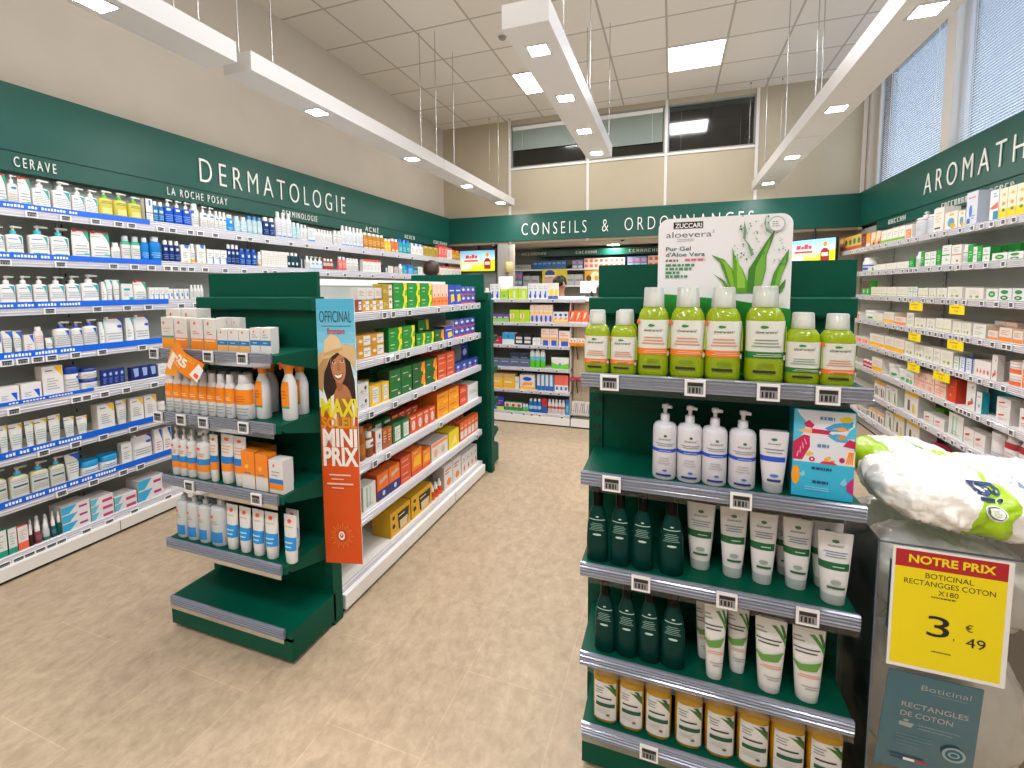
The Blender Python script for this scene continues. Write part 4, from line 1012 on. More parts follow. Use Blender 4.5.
# back room
S('bbx', 'box', 'blue medicine carton', '#1f62a8', L=[(.6, .8, -.7, .7, '#6aa8d8')])
S('rwx', 'box', 'white medicine carton with red squares', '#f2e6e0', L=[(.6, .9, -.7, .5, '#e2563c'), (.1, .4, -.7, .5, '#e86a4a')])
S('gyx', 'box', 'pale grey medicine carton', '#b4b9be', L=[(.4, .6, -.8, .8, '#8a929a')])
S('bvx', 'box', 'blue and pink medicine carton', '#5a8ac8', L=[(.55, .85, -.7, .7, '#e2828a'), (.1, .35, -.8, .8, '#dfe6f0')])
ROWS = {
    'L1': [
        ('wtr', 1.392, 0.041, 1, 0.039, 0.156, 0, 1.948, ''),
        ('wtd', 1.437, 0.042, 1, 0.041, 0.161, 0, 1.948, ''),
        ('wtr', 1.484, 0.052, 1, 0.05, 0.156, 0, 1.948, ''),
        ('wtp', 1.555, 0.08, 1, 0.077, 0.161, 0, 1.948, ''),
        ('wtp', 1.646, 0.086, 1, 0.082, 0.17, 0, 1.948, ''),
        ('wtp', 1.72, 0.062, 1, 0.059, 0.151, 0, 1.948, ''),
        ('wtp', 1.784, 0.065, 1, 0.062, 0.152, 0, 1.948, ''),
        ('oilg', 1.856, 0.081, 2, 0.077, 0.162, 0, 1.948, ''),
        ('oilg', 2.018, 0.082, 1, 0.078, 0.154, 0, 1.948, ''),
        ('cwb', 2.094, 0.052, 1, 0.05, 0.155, 0, 1.948, ''),
        ('blwc', 2.138, 0.037, 2, 0.035, 0.146, 0, 1.948, ''),
        ('rblp', 2.227, 0.062, 3, 0.059, 0.176, 0, 1.948, ''),
        ('wbl', 2.413, 0.063, 1, 0.06, 0.177, 0, 1.948, ''),
        ('wtd', 2.476, 0.054, 2, 0.052, 0.17, 0, 1.948, ''),
        ('wbd', 2.574, 0.033, 3, 0.031, 0.149, 0, 1.948, ''),
        ('bbb', 2.69, 0.069, 1, 0.066, 0.139, 0, 1.948, ''),
        ('clrb', 2.754, 0.059, 2, 0.056, 0.137, 0, 1.948, ''),
        ('clrc', 2.866, 0.048, 3, 0.046, 0.155, 0, 1.948, ''),
        ('navy', 3.028, 0.062, 2, 0.059, 0.168, 0, 1.948, ''),
        ('wtall', 3.161, 0.06, 3, 0.057, 0.235, 0, 1.948, ''),
        ('clrb', 3.334, 0.048, 2, 0.045, 0.165, 0, 1.948, ''),
        ('wsl', 3.427, 0.043, 2, 0.041, 0.158, 0, 1.948, ''),
        ('gbx', 3.537, 0.09, 1, 0.086, 0.141, 0, 1.948, ''),
        ('wsl', 3.603, 0.041, 6, 0.04, 0.141, 0, 1.948, ''),
        ('wsl2', 3.876, 0.06, 2, 0.057, 0.155, 0, 1.948, ''),
        ('wtall', 3.996, 0.06, 6, 0.058, 0.22, 0, 1.948, ''),
        ('amb5', 4.367, 0.079, 5, 0.076, 0.191, 0, 1.948, ''),
        ('yelb', 4.758, 0.067, 2, 0.064, 0.161, 0, 1.948, ''),
        ('orgb', 4.901, 0.082, 2, 0.078, 0.175, 0, 1.948, ''),
        ('tealb', 5.07, 0.094, 3, 0.09, 0.184, 0, 1.948, ''),
        ('wbxb', 5.356, 0.103, 3, 0.098, 0.159, 0, 1.948, ''),
        ('gold', 5.685, 0.143, 3, 0.137, 0.149, 0, 1.948, ''),
        ('redt', 6.104, 0.09, 3, 0.086, 0.195, 0, 1.948, ''),
        ('redw', 6.414, 0.169, 1, 0.161, 0.183, 0, 1.948, ''),
        ('ambx', 6.579, 0.162, 2, 0.155, 0.163, 0, 1.948, ''),
    ],
    'L2': [
        ('wtc', 1.366, 0.048, 1, 0.046, 0.149, 0, 1.688, ''),
        ('wtc', 1.429, 0.07, 1, 0.067, 0.156, 0, 1.688, ''),
        ('wtc', 1.529, 0.088, 1, 0.084, 0.169, 0, 1.688, ''),
        ('wtc', 1.62, 0.085, 1, 0.082, 0.169, 0, 1.688, ''),
        ('wtr', 1.715, 0.087, 1, 0.083, 0.169, 0, 1.688, ''),
        ('wtr', 1.815, 0.103, 1, 0.099, 0.169, 0, 1.688, ''),
        ('wsh', 1.895, 0.052, 1, 0.049, 0.11, 0, 1.688, ''),
        ('wgs', 1.951, 0.054, 1, 0.051, 0.159, 0, 1.688, ''),
        ('wgs', 2.008, 0.056, 1, 0.053, 0.159, 0, 1.688, ''),
        ('blsv', 2.06, 0.048, 1, 0.046, 0.158, 0, 1.688, ''),
        ('blsv', 2.129, 0.076, 1, 0.072, 0.171, 0, 1.688, ''),
        ('navy', 2.189, 0.039, 3, 0.037, 0.154, 0, 1.688, ''),
        ('wbt', 2.321, 0.067, 1, 0.064, 0.134, 0, 1.688, ''),
        ('wam', 2.376, 0.037, 1, 0.035, 0.146, 0, 1.688, ''),
        ('wbt', 2.436, 0.068, 1, 0.065, 0.144, 0, 1.688, ''),
        ('smw', 2.505, 0.054, 3, 0.052, 0.117, 0, 1.688, ''),
        ('navy', 2.662, 0.036, 3, 0.035, 0.167, 0, 1.688, ''),
        ('navb', 2.781, 0.056, 3, 0.054, 0.147, 0, 1.688, ''),
        ('wam', 2.944, 0.035, 1, 0.033, 0.13, 0, 1.688, ''),
        ('wthin', 2.975, 0.027, 10, 0.025, 0.145, 0, 1.688, ''),
        ('dteal', 3.25, 0.047, 3, 0.045, 0.147, 0, 1.688, ''),
        ('dkbx', 3.388, 0.043, 2, 0.041, 0.136, 0, 1.688, ''),
        ('wsl', 3.478, 0.051, 1, 0.048, 0.131, 0, 1.688, ''),
        ('wtlp', 3.532, 0.057, 3, 0.055, 0.129, 0, 1.688, ''),
        ('brn', 3.713, 0.047, 3, 0.045, 0.119, 0, 1.688, ''),
        ('pnk', 3.937, 0.062, 2, 0.059, 0.152, 0, 1.688, ''),
        ('wsl2', 4.055, 0.049, 4, 0.047, 0.146, 0, 1.688, ''),
        ('redw', 4.33, 0.067, 5, 0.064, 0.149, 0, 1.688, ''),
        ('dkbx', 4.713, 0.122, 1, 0.117, 0.103, 0, 1.688, ''),
        ('wthin', 4.827, 0.106, 1, 0.101, 0.096, 0, 1.688, ''),
        ('greyw', 4.95, 0.077, 1, 0.074, 0.089, 0, 1.688, ''),
        ('wsl', 5.068, 0.069, 1, 0.066, 0.132, 0, 1.688, ''),
        ('tealb', 5.161, 0.118, 1, 0.113, 0.124, 0, 1.688, ''),
        ('skyb', 5.282, 0.122, 1, 0.117, 0.129, 0, 1.688, ''),
        ('tlbx', 5.406, 0.127, 1, 0.122, 0.095, 0, 1.688, ''),
        ('wthin', 5.523, 0.105, 1, 0.101, 0.113, 0, 1.688, ''),
        ('greyw', 5.63, 0.109, 1, 0.104, 0.104, 0, 1.688, ''),
        ('redw', 6.155, 0.12, 6, 0.114, 0.151, 0, 1.688, ''),
    ],
    'L3': [
        ('wpp', 1.321, 0.058, 1, 0.055, 0.15, 0, 1.43, ''),
        ('wpp', 1.383, 0.063, 1, 0.06, 0.151, 0, 1.43, ''),
        ('wpp', 1.45, 0.062, 1, 0.06, 0.153, 0, 1.43, ''),
        ('wpp', 1.516, 0.061, 1, 0.059, 0.152, 0, 1.43, ''),
        ('wpp', 1.589, 0.071, 1, 0.068, 0.153, 0, 1.43, ''),
        ('wpp', 1.663, 0.068, 1, 0.065, 0.158, 0, 1.43, ''),
        ('wpp', 1.746, 0.092, 1, 0.088, 0.166, 0, 1.43, ''),
        ('cwg', 1.808, 0.026, 1, 0.025, 0.125, 0, 1.43, ''),
        ('wtub', 1.84, 0.039, 2, 0.037, 0.138, 0, 1.43, ''),
        ('wtlx', 1.934, 0.065, 1, 0.062, 0.114, 0, 1.43, ''),
        ('wtr', 2.014, 0.083, 1, 0.08, 0.134, 0, 1.43, ''),
        ('smw', 2.078, 0.032, 4, 0.03, 0.091, 0, 1.43, ''),
        ('wtb', 2.207, 0.036, 4, 0.035, 0.081, 0, 1.43, ''),
        ('wsl', 2.351, 0.025, 4, 0.024, 0.109, 0, 1.43, ''),
    ],
    'L4': [
        ('wtri', 1.318, 0.044, 1, 0.042, 0.118, 0, 1.171, ''),
        ('wcrn', 1.364, 0.042, 1, 0.04, 0.124, 0, 1.171, ''),
        ('wcrn', 1.403, 0.035, 1, 0.034, 0.12, 0, 1.171, ''),
        ('wtri', 1.446, 0.043, 1, 0.041, 0.095, 0, 1.171, ''),
        ('wpk', 1.491, 0.042, 1, 0.04, 0.134, 0, 1.171, ''),
        ('wtub', 1.533, 0.035, 1, 0.033, 0.07, 0, 1.171, ''),
        ('wblp', 1.594, 0.077, 1, 0.074, 0.154, 0, 1.171, ''),
        ('wblp', 1.662, 0.055, 1, 0.052, 0.15, 0, 1.171, ''),
        ('wblp', 1.728, 0.072, 1, 0.069, 0.16, 0, 1.171, ''),
        ('cwg', 1.78, 0.026, 1, 0.025, 0.141, 0, 1.171, ''),
        ('wbp', 1.85, 0.108, 1, 0.104, 0.161, 0, 1.171, ''),
        ('cwg', 1.932, 0.046, 1, 0.044, 0.156, 0, 1.171, ''),
        ('wbp', 2.009, 0.096, 1, 0.092, 0.164, 0, 1.171, ''),
    ],
    'L5': [
        ('wtubb', 1.346, 0.086, 1, 0.082, 0.088, 0, 0.914, ''),
        ('wtubb', 1.437, 0.088, 1, 0.084, 0.091, 0, 0.914, ''),
        ('ybox', 1.531, 0.095, 1, 0.09, 0.168, 0, 0.914, ''),
        ('wjar', 1.622, 0.082, 1, 0.079, 0.148, 0, 0.914, ''),
        ('wjars', 1.713, 0.09, 1, 0.086, 0.062, 0, 0.914, 'lower tier'),
        ('wjars', 1.713, 0.09, 1, 0.086, 0.062, 0, 0.978, 'upper tier'),
        ('nvt', 1.778, 0.031, 4, 0.03, 0.102, 0, 0.914, ''),
        ('nvs', 1.947, 0.052, 3, 0.05, 0.092, 0, 0.914, ''),
        ('wbxt', 2.117, 0.065, 1, 0.062, 0.087, 0, 0.914, ''),
    ],
    'L6': [
        ('ytube', 1.277, 0.035, 1, 0.033, 0.132, 0, 0.655, ''),
        ('ytube', 1.314, 0.034, 1, 0.033, 0.147, 0, 0.655, ''),
        ('ytube', 1.364, 0.059, 1, 0.056, 0.143, 0, 0.655, ''),
        ('ytube', 1.416, 0.037, 1, 0.035, 0.145, 0, 0.655, ''),
        ('ytube', 1.464, 0.06, 1, 0.057, 0.143, 0, 0.655, ''),
        ('ytube', 1.527, 0.058, 1, 0.055, 0.148, 0, 0.655, ''),
        ('ytube', 1.591, 0.051, 1, 0.049, 0.12, 0, 0.655, ''),
        ('ytube', 1.652, 0.056, 1, 0.053, 0.109, 0, 0.655, ''),
        ('ybox', 1.769, 0.092, 1, 0.088, 0.152, 0, 0.655, ''),
        ('ytube', 1.861, 0.064, 1, 0.062, 0.156, 0, 0.655, ''),
        ('ybox', 1.941, 0.08, 1, 0.076, 0.15, 0, 0.655, ''),
        ('ybox', 2.023, 0.078, 1, 0.074, 0.151, 0, 0.655, ''),
        ('wjs', 2.097, 0.058, 1, 0.056, 0.087, 0, 0.655, ''),
    ],
    'L7': [
        ('ypmp', 1.274, 0.078, 1, 0.075, 0.175, 0, 0.4, ''),
        ('ypmp', 1.36, 0.078, 1, 0.074, 0.164, 0, 0.4, ''),
        ('ypmp', 1.443, 0.076, 1, 0.073, 0.161, 0, 0.4, ''),
        ('ypmp', 1.519, 0.067, 1, 0.064, 0.162, 0, 0.4, ''),
        ('wcrn', 1.593, 0.071, 1, 0.068, 0.157, 0, 0.4, ''),
        ('wlid', 1.679, 0.095, 1, 0.091, 0.082, 0, 0.4, ''),
        ('wlid', 1.78, 0.102, 1, 0.098, 0.083, 0, 0.4, ''),
        ('wbxt', 1.864, 0.06, 1, 0.057, 0.131, 0, 0.4, ''),
        ('wbp', 1.961, 0.13, 1, 0.124, 0.153, 0, 0.4, ''),
        ('wtri', 2.058, 0.051, 1, 0.049, 0.164, 0, 0.4, ''),
        ('wtri', 2.115, 0.056, 1, 0.054, 0.161, 0, 0.4, ''),
    ],
    'L8': [
        ('tgx', 1.259, 0.058, 1, 0.055, 0.144, 0, 0.112, ''),
        ('tgx', 1.309, 0.035, 1, 0.033, 0.14, 0, 0.112, ''),
        ('crx', 1.35, 0.042, 1, 0.04, 0.13, 0, 0.112, ''),
        ('drbk', 1.383, 0.025, 1, 0.024, 0.119, 0, 0.112, ''),
        ('drmr', 1.414, 0.034, 1, 0.032, 0.126, 0, 0.112, ''),
        ('drcl', 1.45, 0.033, 1, 0.031, 0.123, 0, 0.112, ''),
        ('drtl', 1.481, 0.027, 1, 0.025, 0.122, 0, 0.112, ''),
        ('drdt', 1.505, 0.02, 1, 0.019, 0.139, 0, 0.112, ''),
        ('flat', 1.584, 0.138, 1, 0.132, 0.049, 0, 0.112, 'bottom tier'),
        ('flat', 1.584, 0.138, 1, 0.132, 0.049, 0, 0.162, 'middle tier'),
        ('flat', 1.584, 0.138, 1, 0.132, 0.049, 0, 0.212, 'top tier'),
        ('flatp', 1.714, 0.12, 1, 0.115, 0.044, 0, 0.112, 'bottom tier'),
        ('flatp', 1.714, 0.12, 1, 0.115, 0.044, 0, 0.157, 'middle tier'),
        ('flatp', 1.714, 0.12, 1, 0.115, 0.044, 0, 0.202, 'top tier'),
        ('flatp', 1.84, 0.128, 1, 0.122, 0.046, 0, 0.112, 'lower tier'),
        ('flatp', 1.84, 0.128, 1, 0.122, 0.046, 0, 0.159, 'upper tier'),
        ('flat', 1.991, 0.162, 1, 0.155, 0.071, 0, 0.112, 'lower tier'),
        ('flat', 1.991, 0.162, 1, 0.155, 0.071, 0, 0.184, 'upper tier'),
        ('drbk', 1.407, 0.023, 1, 0.022, 0.127, 0.05, 0.112, 'behind'),
        ('drmr', 1.437, 0.034, 1, 0.033, 0.135, 0.05, 0.112, 'behind'),
        ('drcl', 1.473, 0.033, 1, 0.032, 0.129, 0.05, 0.112, 'behind'),
        ('drtl', 1.505, 0.027, 1, 0.026, 0.131, 0.05, 0.112, 'behind'),
    ],
    'R1': [
        ('abr', 6.788, -0.179, 1, 0.171, 0.19, 0, 1.913, ''),
        ('arb', 6.632, -0.134, 4, 0.128, 0.176, 0, 1.913, ''),
        ('dkr', 6.085, -0.126, 1, 0.12, 0.162, 0, 1.913, ''),
        ('orw', 5.969, -0.107, 1, 0.102, 0.155, 0, 1.913, ''),
        ('obn', 5.84, -0.124, 2, 0.118, 0.149, 0, 1.913, ''),
        ('wgb', 5.579, -0.126, 4, 0.121, 0.137, 0, 1.913, ''),
        ('ora', 5.073, -0.128, 1, 0.123, 0.131, 0, 1.913, ''),
        ('wrp', 4.927, -0.146, 1, 0.139, 0.216, 0, 1.913, ''),
        ('wrp', 4.727, -0.124, 1, 0.119, 0.218, 0, 1.913, ''),
        ('wgl', 4.588, -0.152, 1, 0.145, 0.2, 0, 1.913, ''),
        ('pzl', 4.413, -0.171, 1, 0.164, 0.144, 0, 1.913, ''),
        ('pzl', 4.278, -0.086, 1, 0.082, 0.131, 0, 1.913, ''),
        ('bigw', 4.143, -0.131, 1, 0.125, 0.241, -0.01, 1.913, ''),
        ('wtr2', 3.925, -0.089, 1, 0.085, 0.21, 0, 1.913, ''),
        ('yly', 3.837, -0.079, 3, 0.075, 0.204, 0, 1.913, ''),
        ('yly', 3.598, -0.076, 2, 0.072, 0.192, 0, 1.913, ''),
    ],
    'R2': [
        ('wblb', 6.056, -0.195, 1, 0.187, 0.161, 0, 1.65, ''),
        ('grf', 5.829, -0.205, 1, 0.196, 0.062, 0, 1.65, ''),
        ('wyl', 5.611, -0.233, 3, 0.222, 0.07, 0, 1.65, ''),
        ('gbx2', 4.984, -0.089, 1, 0.085, 0.095, 0, 1.65, ''),
        ('wsl', 4.888, -0.102, 1, 0.098, 0.141, 0, 1.65, ''),
        ('gbx2', 4.8, -0.057, 1, 0.055, 0.135, 0, 1.65, ''),
        ('wgr', 4.719, -0.088, 2, 0.084, 0.126, 0, 1.65, ''),
        ('gbx2', 4.547, -0.065, 1, 0.062, 0.132, 0, 1.65, ''),
        ('wgr', 4.443, -0.129, 1, 0.123, 0.159, 0, 1.65, ''),
        ('wred', 4.315, -0.127, 1, 0.121, 0.151, 0, 1.65, ''),
        ('wsl2', 4.213, -0.066, 1, 0.063, 0.142, 0, 1.65, ''),
        ('gbx2', 4.142, -0.063, 1, 0.06, 0.136, 0, 1.65, ''),
        ('wgr', 4.088, -0.045, 1, 0.043, 0.118, 0, 1.65, ''),
        ('gbx2', 4.039, -0.054, 1, 0.052, 0.12, 0, 1.65, ''),
        ('wgr', 3.968, -0.078, 1, 0.074, 0.104, 0, 1.65, ''),
        ('lov', 3.833, -0.152, 1, 0.145, 0.058, 0, 1.65, ''),
        ('lov2', 3.687, -0.138, 1, 0.132, 0.056, 0, 1.65, ''),
        ('lov', 3.553, -0.122, 1, 0.117, 0.055, 0, 1.65, ''),
        ('gbx2', 4.155, -0.059, 5, 0.056, 0.122, 0.13, 1.65, 'behind'),
    ],
    'R3': [
        ('gdk', 6.01, -0.102, 2, 0.097, 0.159, 0, 1.398, ''),
        ('wlt', 5.755, -0.127, 3, 0.122, 0.093, 0, 1.398, ''),
        ('wlt', 5.331, -0.211, 2, 0.202, 0.093, 0, 1.398, ''),
        ('wgr', 4.972, -0.084, 2, 0.08, 0.093, 0, 1.398, ''),
        ('wlt', 4.798, -0.081, 2, 0.077, 0.084, 0, 1.398, ''),
        ('wdm', 4.608, -0.105, 1, 0.101, 0.084, 0, 1.398, ''),
        ('wdm', 4.471, -0.14, 1, 0.134, 0.084, 0, 1.398, ''),
        ('wdm', 4.299, -0.191, 1, 0.183, 0.092, 0, 1.398, ''),
        ('wdm', 4.067, -0.212, 1, 0.203, 0.085, 0, 1.398, ''),
        ('lov', 3.88, -0.12, 1, 0.114, 0.079, 0, 1.398, ''),
        ('lov2', 3.754, -0.124, 1, 0.118, 0.082, 0, 1.398, ''),
        ('lov2', 3.63, -0.114, 1, 0.109, 0.082, 0, 1.398, ''),
        ('lov2', 3.512, -0.113, 1, 0.108, 0.083, 0, 1.398, ''),
    ],
    'R4': [
        ('ora', 6.156, -0.148, 1, 0.141, 0.07, 0, 1.14, ''),
        ('wjs', 5.905, -0.296, 1, 0.283, 0.104, 0, 1.14, ''),
        ('wyl', 5.618, -0.253, 1, 0.241, 0.082, 0, 1.14, ''),
        ('wob2', 5.367, -0.228, 1, 0.217, 0.105, 0, 1.14, ''),
        ('oro', 5.13, -0.225, 1, 0.215, 0.076, 0, 1.14, ''),
        ('tgn', 4.941, -0.135, 1, 0.128, 0.122, 0, 1.14, ''),
        ('wdm', 4.77, -0.19, 1, 0.181, 0.089, 0, 1.14, ''),
        ('wdm', 4.603, -0.129, 1, 0.123, 0.092, 0, 1.14, ''),
        ('wlt', 4.477, -0.107, 2, 0.102, 0.103, 0, 1.14, ''),
        ('wdm', 4.24, -0.112, 2, 0.107, 0.097, 0, 1.14, ''),
        ('tgn', 3.98, -0.14, 1, 0.134, 0.095, 0, 1.14, ''),
        ('oro', 3.84, -0.099, 1, 0.094, 0.063, 0, 1.14, ''),
        ('oro', 3.721, -0.119, 1, 0.114, 0.092, 0, 1.14, ''),
        ('oro', 3.611, -0.085, 1, 0.081, 0.083, 0, 1.14, ''),
        ('oro', 3.514, -0.099, 1, 0.095, 0.104, 0, 1.14, ''),
        ('oro', 3.988, -0.111, 2, 0.106, 0.117, 0.11, 1.14, 'behind'),
    ],
    'R5': [
        ('ora', 6.079, -0.169, 2, 0.161, 0.06, 0, 0.882, ''),
        ('wob2', 5.61, -0.352, 1, 0.336, 0.125, 0, 0.882, ''),
        ('wob2', 5.323, -0.201, 2, 0.192, 0.13, 0, 0.882, ''),
        ('wdm', 4.926, -0.171, 1, 0.164, 0.125, 0, 0.882, ''),
        ('wdm', 4.758, -0.148, 2, 0.142, 0.119, 0, 0.882, ''),
        ('tgn', 4.481, -0.094, 1, 0.09, 0.119, 0, 0.882, ''),
        ('wdm', 4.346, -0.175, 1, 0.167, 0.121, 0, 0.882, ''),
        ('wgr', 4.214, -0.063, 1, 0.06, 0.095, 0, 0.882, ''),
        ('wbs', 4.137, -0.079, 2, 0.076, 0.104, 0, 0.882, ''),
        ('wdr', 3.918, -0.179, 1, 0.171, 0.11, 0, 0.882, ''),
        ('wtd2', 3.797, -0.054, 1, 0.051, 0.167, 0, 0.882, ''),
        ('ojr', 3.638, -0.15, 1, 0.143, 0.075, 0, 0.882, 'lower tier'),
        ('ojr', 3.638, -0.15, 1, 0.143, 0.075, 0, 0.958, 'upper tier'),
        ('ora', 3.507, -0.097, 1, 0.092, 0.172, 0, 0.882, ''),
    ],
    'R6': [
        ('rbt', 5.914, -0.08, 3, 0.077, 0.077, 0, 0.633, ''),
        ('wob2', 5.573, -0.254, 1, 0.242, 0.136, 0, 0.633, ''),
        ('wjs', 5.272, -0.213, 1, 0.204, 0.132, 0, 0.633, ''),
        ('wjs', 5.072, -0.166, 1, 0.159, 0.117, 0, 0.633, ''),
        ('wgq', 4.894, -0.171, 1, 0.163, 0.112, 0, 0.633, ''),
        ('pkg', 4.748, -0.104, 3, 0.099, 0.147, 0, 0.633, ''),
        ('pkg', 4.401, -0.162, 1, 0.155, 0.174, 0, 0.633, ''),
        ('rdo', 4.248, -0.117, 1, 0.111, 0.175, 0, 0.633, ''),
        ('wtd2', 4.018, -0.102, 1, 0.098, 0.201, 0, 0.633, ''),
        ('wts', 3.926, -0.059, 1, 0.057, 0.144, 0, 0.633, ''),
        ('wrs', 3.685, -0.129, 1, 0.124, 0.078, 0, 0.633, 'lower tier'),
        ('wrs', 3.685, -0.129, 1, 0.124, 0.078, 0, 0.712, 'upper tier'),
        ('wrs', 3.483, -0.121, 1, 0.115, 0.134, 0, 0.633, ''),
        ('tea', 4.058, -0.068, 5, 0.065, 0.187, 0.1, 0.633, 'behind'),
    ],
    'R7': [
        ('dkf', 5.538, -0.129, 2, 0.123, 0.163, 0, 0.382, ''),
        ('grf', 5.273, -0.121, 2, 0.115, 0.166, 0, 0.382, ''),
        ('ytp', 4.833, -0.248, 1, 0.237, 0.2, 0, 0.382, ''),
        ('wrs', 4.542, -0.155, 2, 0.148, 0.086, 0, 0.382, ''),
        ('glv', 4.168, -0.189, 1, 0.18, 0.174, 0, 0.382, ''),
        ('wrs', 4.009, -0.119, 2, 0.114, 0.118, 0, 0.382, ''),
        ('wjb', 3.756, -0.128, 1, 0.122, 0.168, 0, 0.382, ''),
        ('rwb', 3.62, -0.117, 1, 0.112, 0.202, 0, 0.382, ''),
        ('rwb', 3.495, -0.124, 1, 0.118, 0.215, 0, 0.382, ''),
        ('gnl', 4.932, -0.139, 3, 0.133, 0.104, 0.12, 0.382, 'behind'),
    ],
    'R8': [
        ('dkf', 5.963, -0.126, 2, 0.121, 0.045, 0, 0.125, ''),
        ('dkf', 5.604, -0.181, 2, 0.173, 0.11, 0, 0.125, ''),
        ('grf', 5.225, -0.171, 1, 0.163, 0.172, 0, 0.125, ''),
        ('ytp', 5.026, -0.206, 1, 0.197, 0.2, 0, 0.125, ''),
        ('ytp', 4.777, -0.236, 1, 0.225, 0.209, 0, 0.125, ''),
        ('pkx', 4.43, -0.097, 2, 0.092, 0.124, 0, 0.125, ''),
        ('rpx', 4.088, -0.207, 1, 0.198, 0.147, 0, 0.125, ''),
        ('pkx', 3.834, -0.143, 3, 0.137, 0.212, 0, 0.125, ''),
    ],
    'G1': [
        ('brw', 1.861, 0.049, 1, 0.047, 0.059, 0, 1.389, ''),
        ('amw', 1.918, 0.058, 3, 0.056, 0.056, 0, 1.389, ''),
        ('olv', 2.105, 0.092, 1, 0.088, 0.069, 0, 1.389, 'lower tier'),
        ('olv', 2.105, 0.092, 1, 0.088, 0.069, 0, 1.458, 'upper tier'),
        ('gyl', 2.227, 0.145, 3, 0.139, 0.073, 0, 1.389, 'lower tier'),
        ('gyl', 2.227, 0.145, 3, 0.139, 0.073, 0, 1.462, 'upper tier'),
        ('pch', 2.623, 0.054, 4, 0.051, 0.14, 0, 1.389, ''),
        ('bly', 2.868, 0.099, 2, 0.094, 0.138, 0, 1.389, ''),
        ('blw', 3.057, 0.084, 3, 0.08, 0.063, 0, 1.389, 'lower tier'),
        ('blw', 3.057, 0.084, 3, 0.08, 0.063, 0, 1.453, 'upper tier'),
        ('gw2', 1.896, 0.068, 3, 0.065, 0.056, 0.006, 1.451, 'upper tier'),
    ],
    'G2': [
        ('amw', 1.895, 0.111, 2, 0.106, 0.058, 0, 1.154, 'lower tier'),
        ('amw', 1.895, 0.111, 2, 0.106, 0.058, 0, 1.213, 'upper tier'),
        ('gyl', 2.17, 0.136, 2, 0.13, 0.065, 0, 1.154, 'lower tier'),
        ('gyl', 2.17, 0.136, 2, 0.13, 0.065, 0, 1.22, 'upper tier'),
        ('gyl', 2.441, 0.11, 2, 0.105, 0.072, 0, 1.154, ''),
        ('gor', 2.678, 0.131, 1, 0.125, 0.075, 0, 1.154, ''),
        ('bly', 2.814, 0.127, 1, 0.122, 0.09, 0, 1.154, ''),
        ('blw', 2.933, 0.093, 4, 0.089, 0.062, 0, 1.154, 'lower tier'),
        ('blw', 2.933, 0.093, 4, 0.089, 0.062, 0, 1.217, 'upper tier'),
        ('gyl', 2.646, 0.142, 1, 0.136, 0.141, 0.1, 1.154, 'behind'),
    ],
    'G3': [
        ('wdot', 1.877, 0.087, 1, 0.083, 0.067, 0, 0.897, 'lower tier'),
        ('wdot', 1.877, 0.087, 1, 0.083, 0.067, 0, 0.965, 'upper tier'),
        ('ywl', 1.973, 0.098, 1, 0.094, 0.106, 0, 0.897, ''),
        ('ywl', 2.061, 0.068, 1, 0.065, 0.104, 0, 0.897, ''),
        ('dkg', 2.157, 0.115, 2, 0.11, 0.077, 0, 0.897, 'lower tier'),
        ('dkg', 2.157, 0.115, 2, 0.11, 0.077, 0, 0.975, 'upper tier'),
        ('gor', 2.41, 0.151, 2, 0.144, 0.077, 0, 0.897, 'lower tier'),
        ('gor', 2.41, 0.151, 2, 0.144, 0.077, 0, 0.975, 'upper tier'),
        ('org2', 2.705, 0.125, 2, 0.119, 0.082, 0, 0.897, 'lower tier'),
        ('org2', 2.705, 0.125, 2, 0.119, 0.082, 0, 0.98, 'upper tier'),
        ('bl1', 2.951, 0.102, 4, 0.098, 0.061, 0, 0.897, ''),
        ('blw', 3.272, 0.13, 1, 0.124, 0.165, 0.1, 0.897, 'behind'),
        ('ywl', 1.973, 0.098, 1, 0.094, 0.106, 0.128, 0.897, 'behind'),
        ('ywl', 2.061, 0.068, 1, 0.065, 0.104, 0.128, 0.897, 'behind'),
        ('dkg', 2.157, 0.115, 2, 0.11, 0.077, 0.128, 0.897, 'behind, lower tier'),
        ('dkg', 2.157, 0.115, 2, 0.11, 0.077, 0.128, 0.975, 'behind, upper tier'),
        ('gor', 2.41, 0.151, 2, 0.144, 0.077, 0.128, 0.897, 'behind, lower tier'),
        ('gor', 2.41, 0.151, 2, 0.144, 0.077, 0.128, 0.975, 'behind, upper tier'),
        ('org2', 2.705, 0.125, 2, 0.119, 0.082, 0.128, 0.897, 'behind, lower tier'),
        ('org2', 2.705, 0.125, 2, 0.119, 0.082, 0.128, 0.98, 'behind, upper tier'),
    ],
    'G4': [
        ('brj', 1.863, 0.055, 1, 0.053, 0.173, 0, 0.638, ''),
        ('brc', 1.926, 0.062, 1, 0.06, 0.128, 0, 0.638, ''),
        ('wor', 1.99, 0.057, 1, 0.054, 0.12, 0, 0.638, ''),
        ('bro', 2.045, 0.044, 2, 0.042, 0.108, 0, 0.638, ''),
        ('grw', 2.16, 0.087, 2, 0.083, 0.109, 0, 0.638, ''),
        ('oov', 2.334, 0.076, 4, 0.072, 0.1, 0, 0.638, ''),
        ('oyb', 2.708, 0.165, 2, 0.158, 0.081, 0, 0.638, 'lower tier'),
        ('oyb', 2.708, 0.165, 2, 0.158, 0.081, 0, 0.72, 'upper tier'),
        ('rdw', 3.029, 0.129, 1, 0.124, 0.07, 0, 0.638, 'lower tier'),
        ('rdw', 3.029, 0.129, 1, 0.124, 0.07, 0, 0.709, 'upper tier'),
        ('wgn', 3.202, 0.199, 1, 0.19, 0.126, 0, 0.638, ''),
        ('brc', 1.926, 0.062, 1, 0.06, 0.128, 0.128, 0.638, 'behind'),
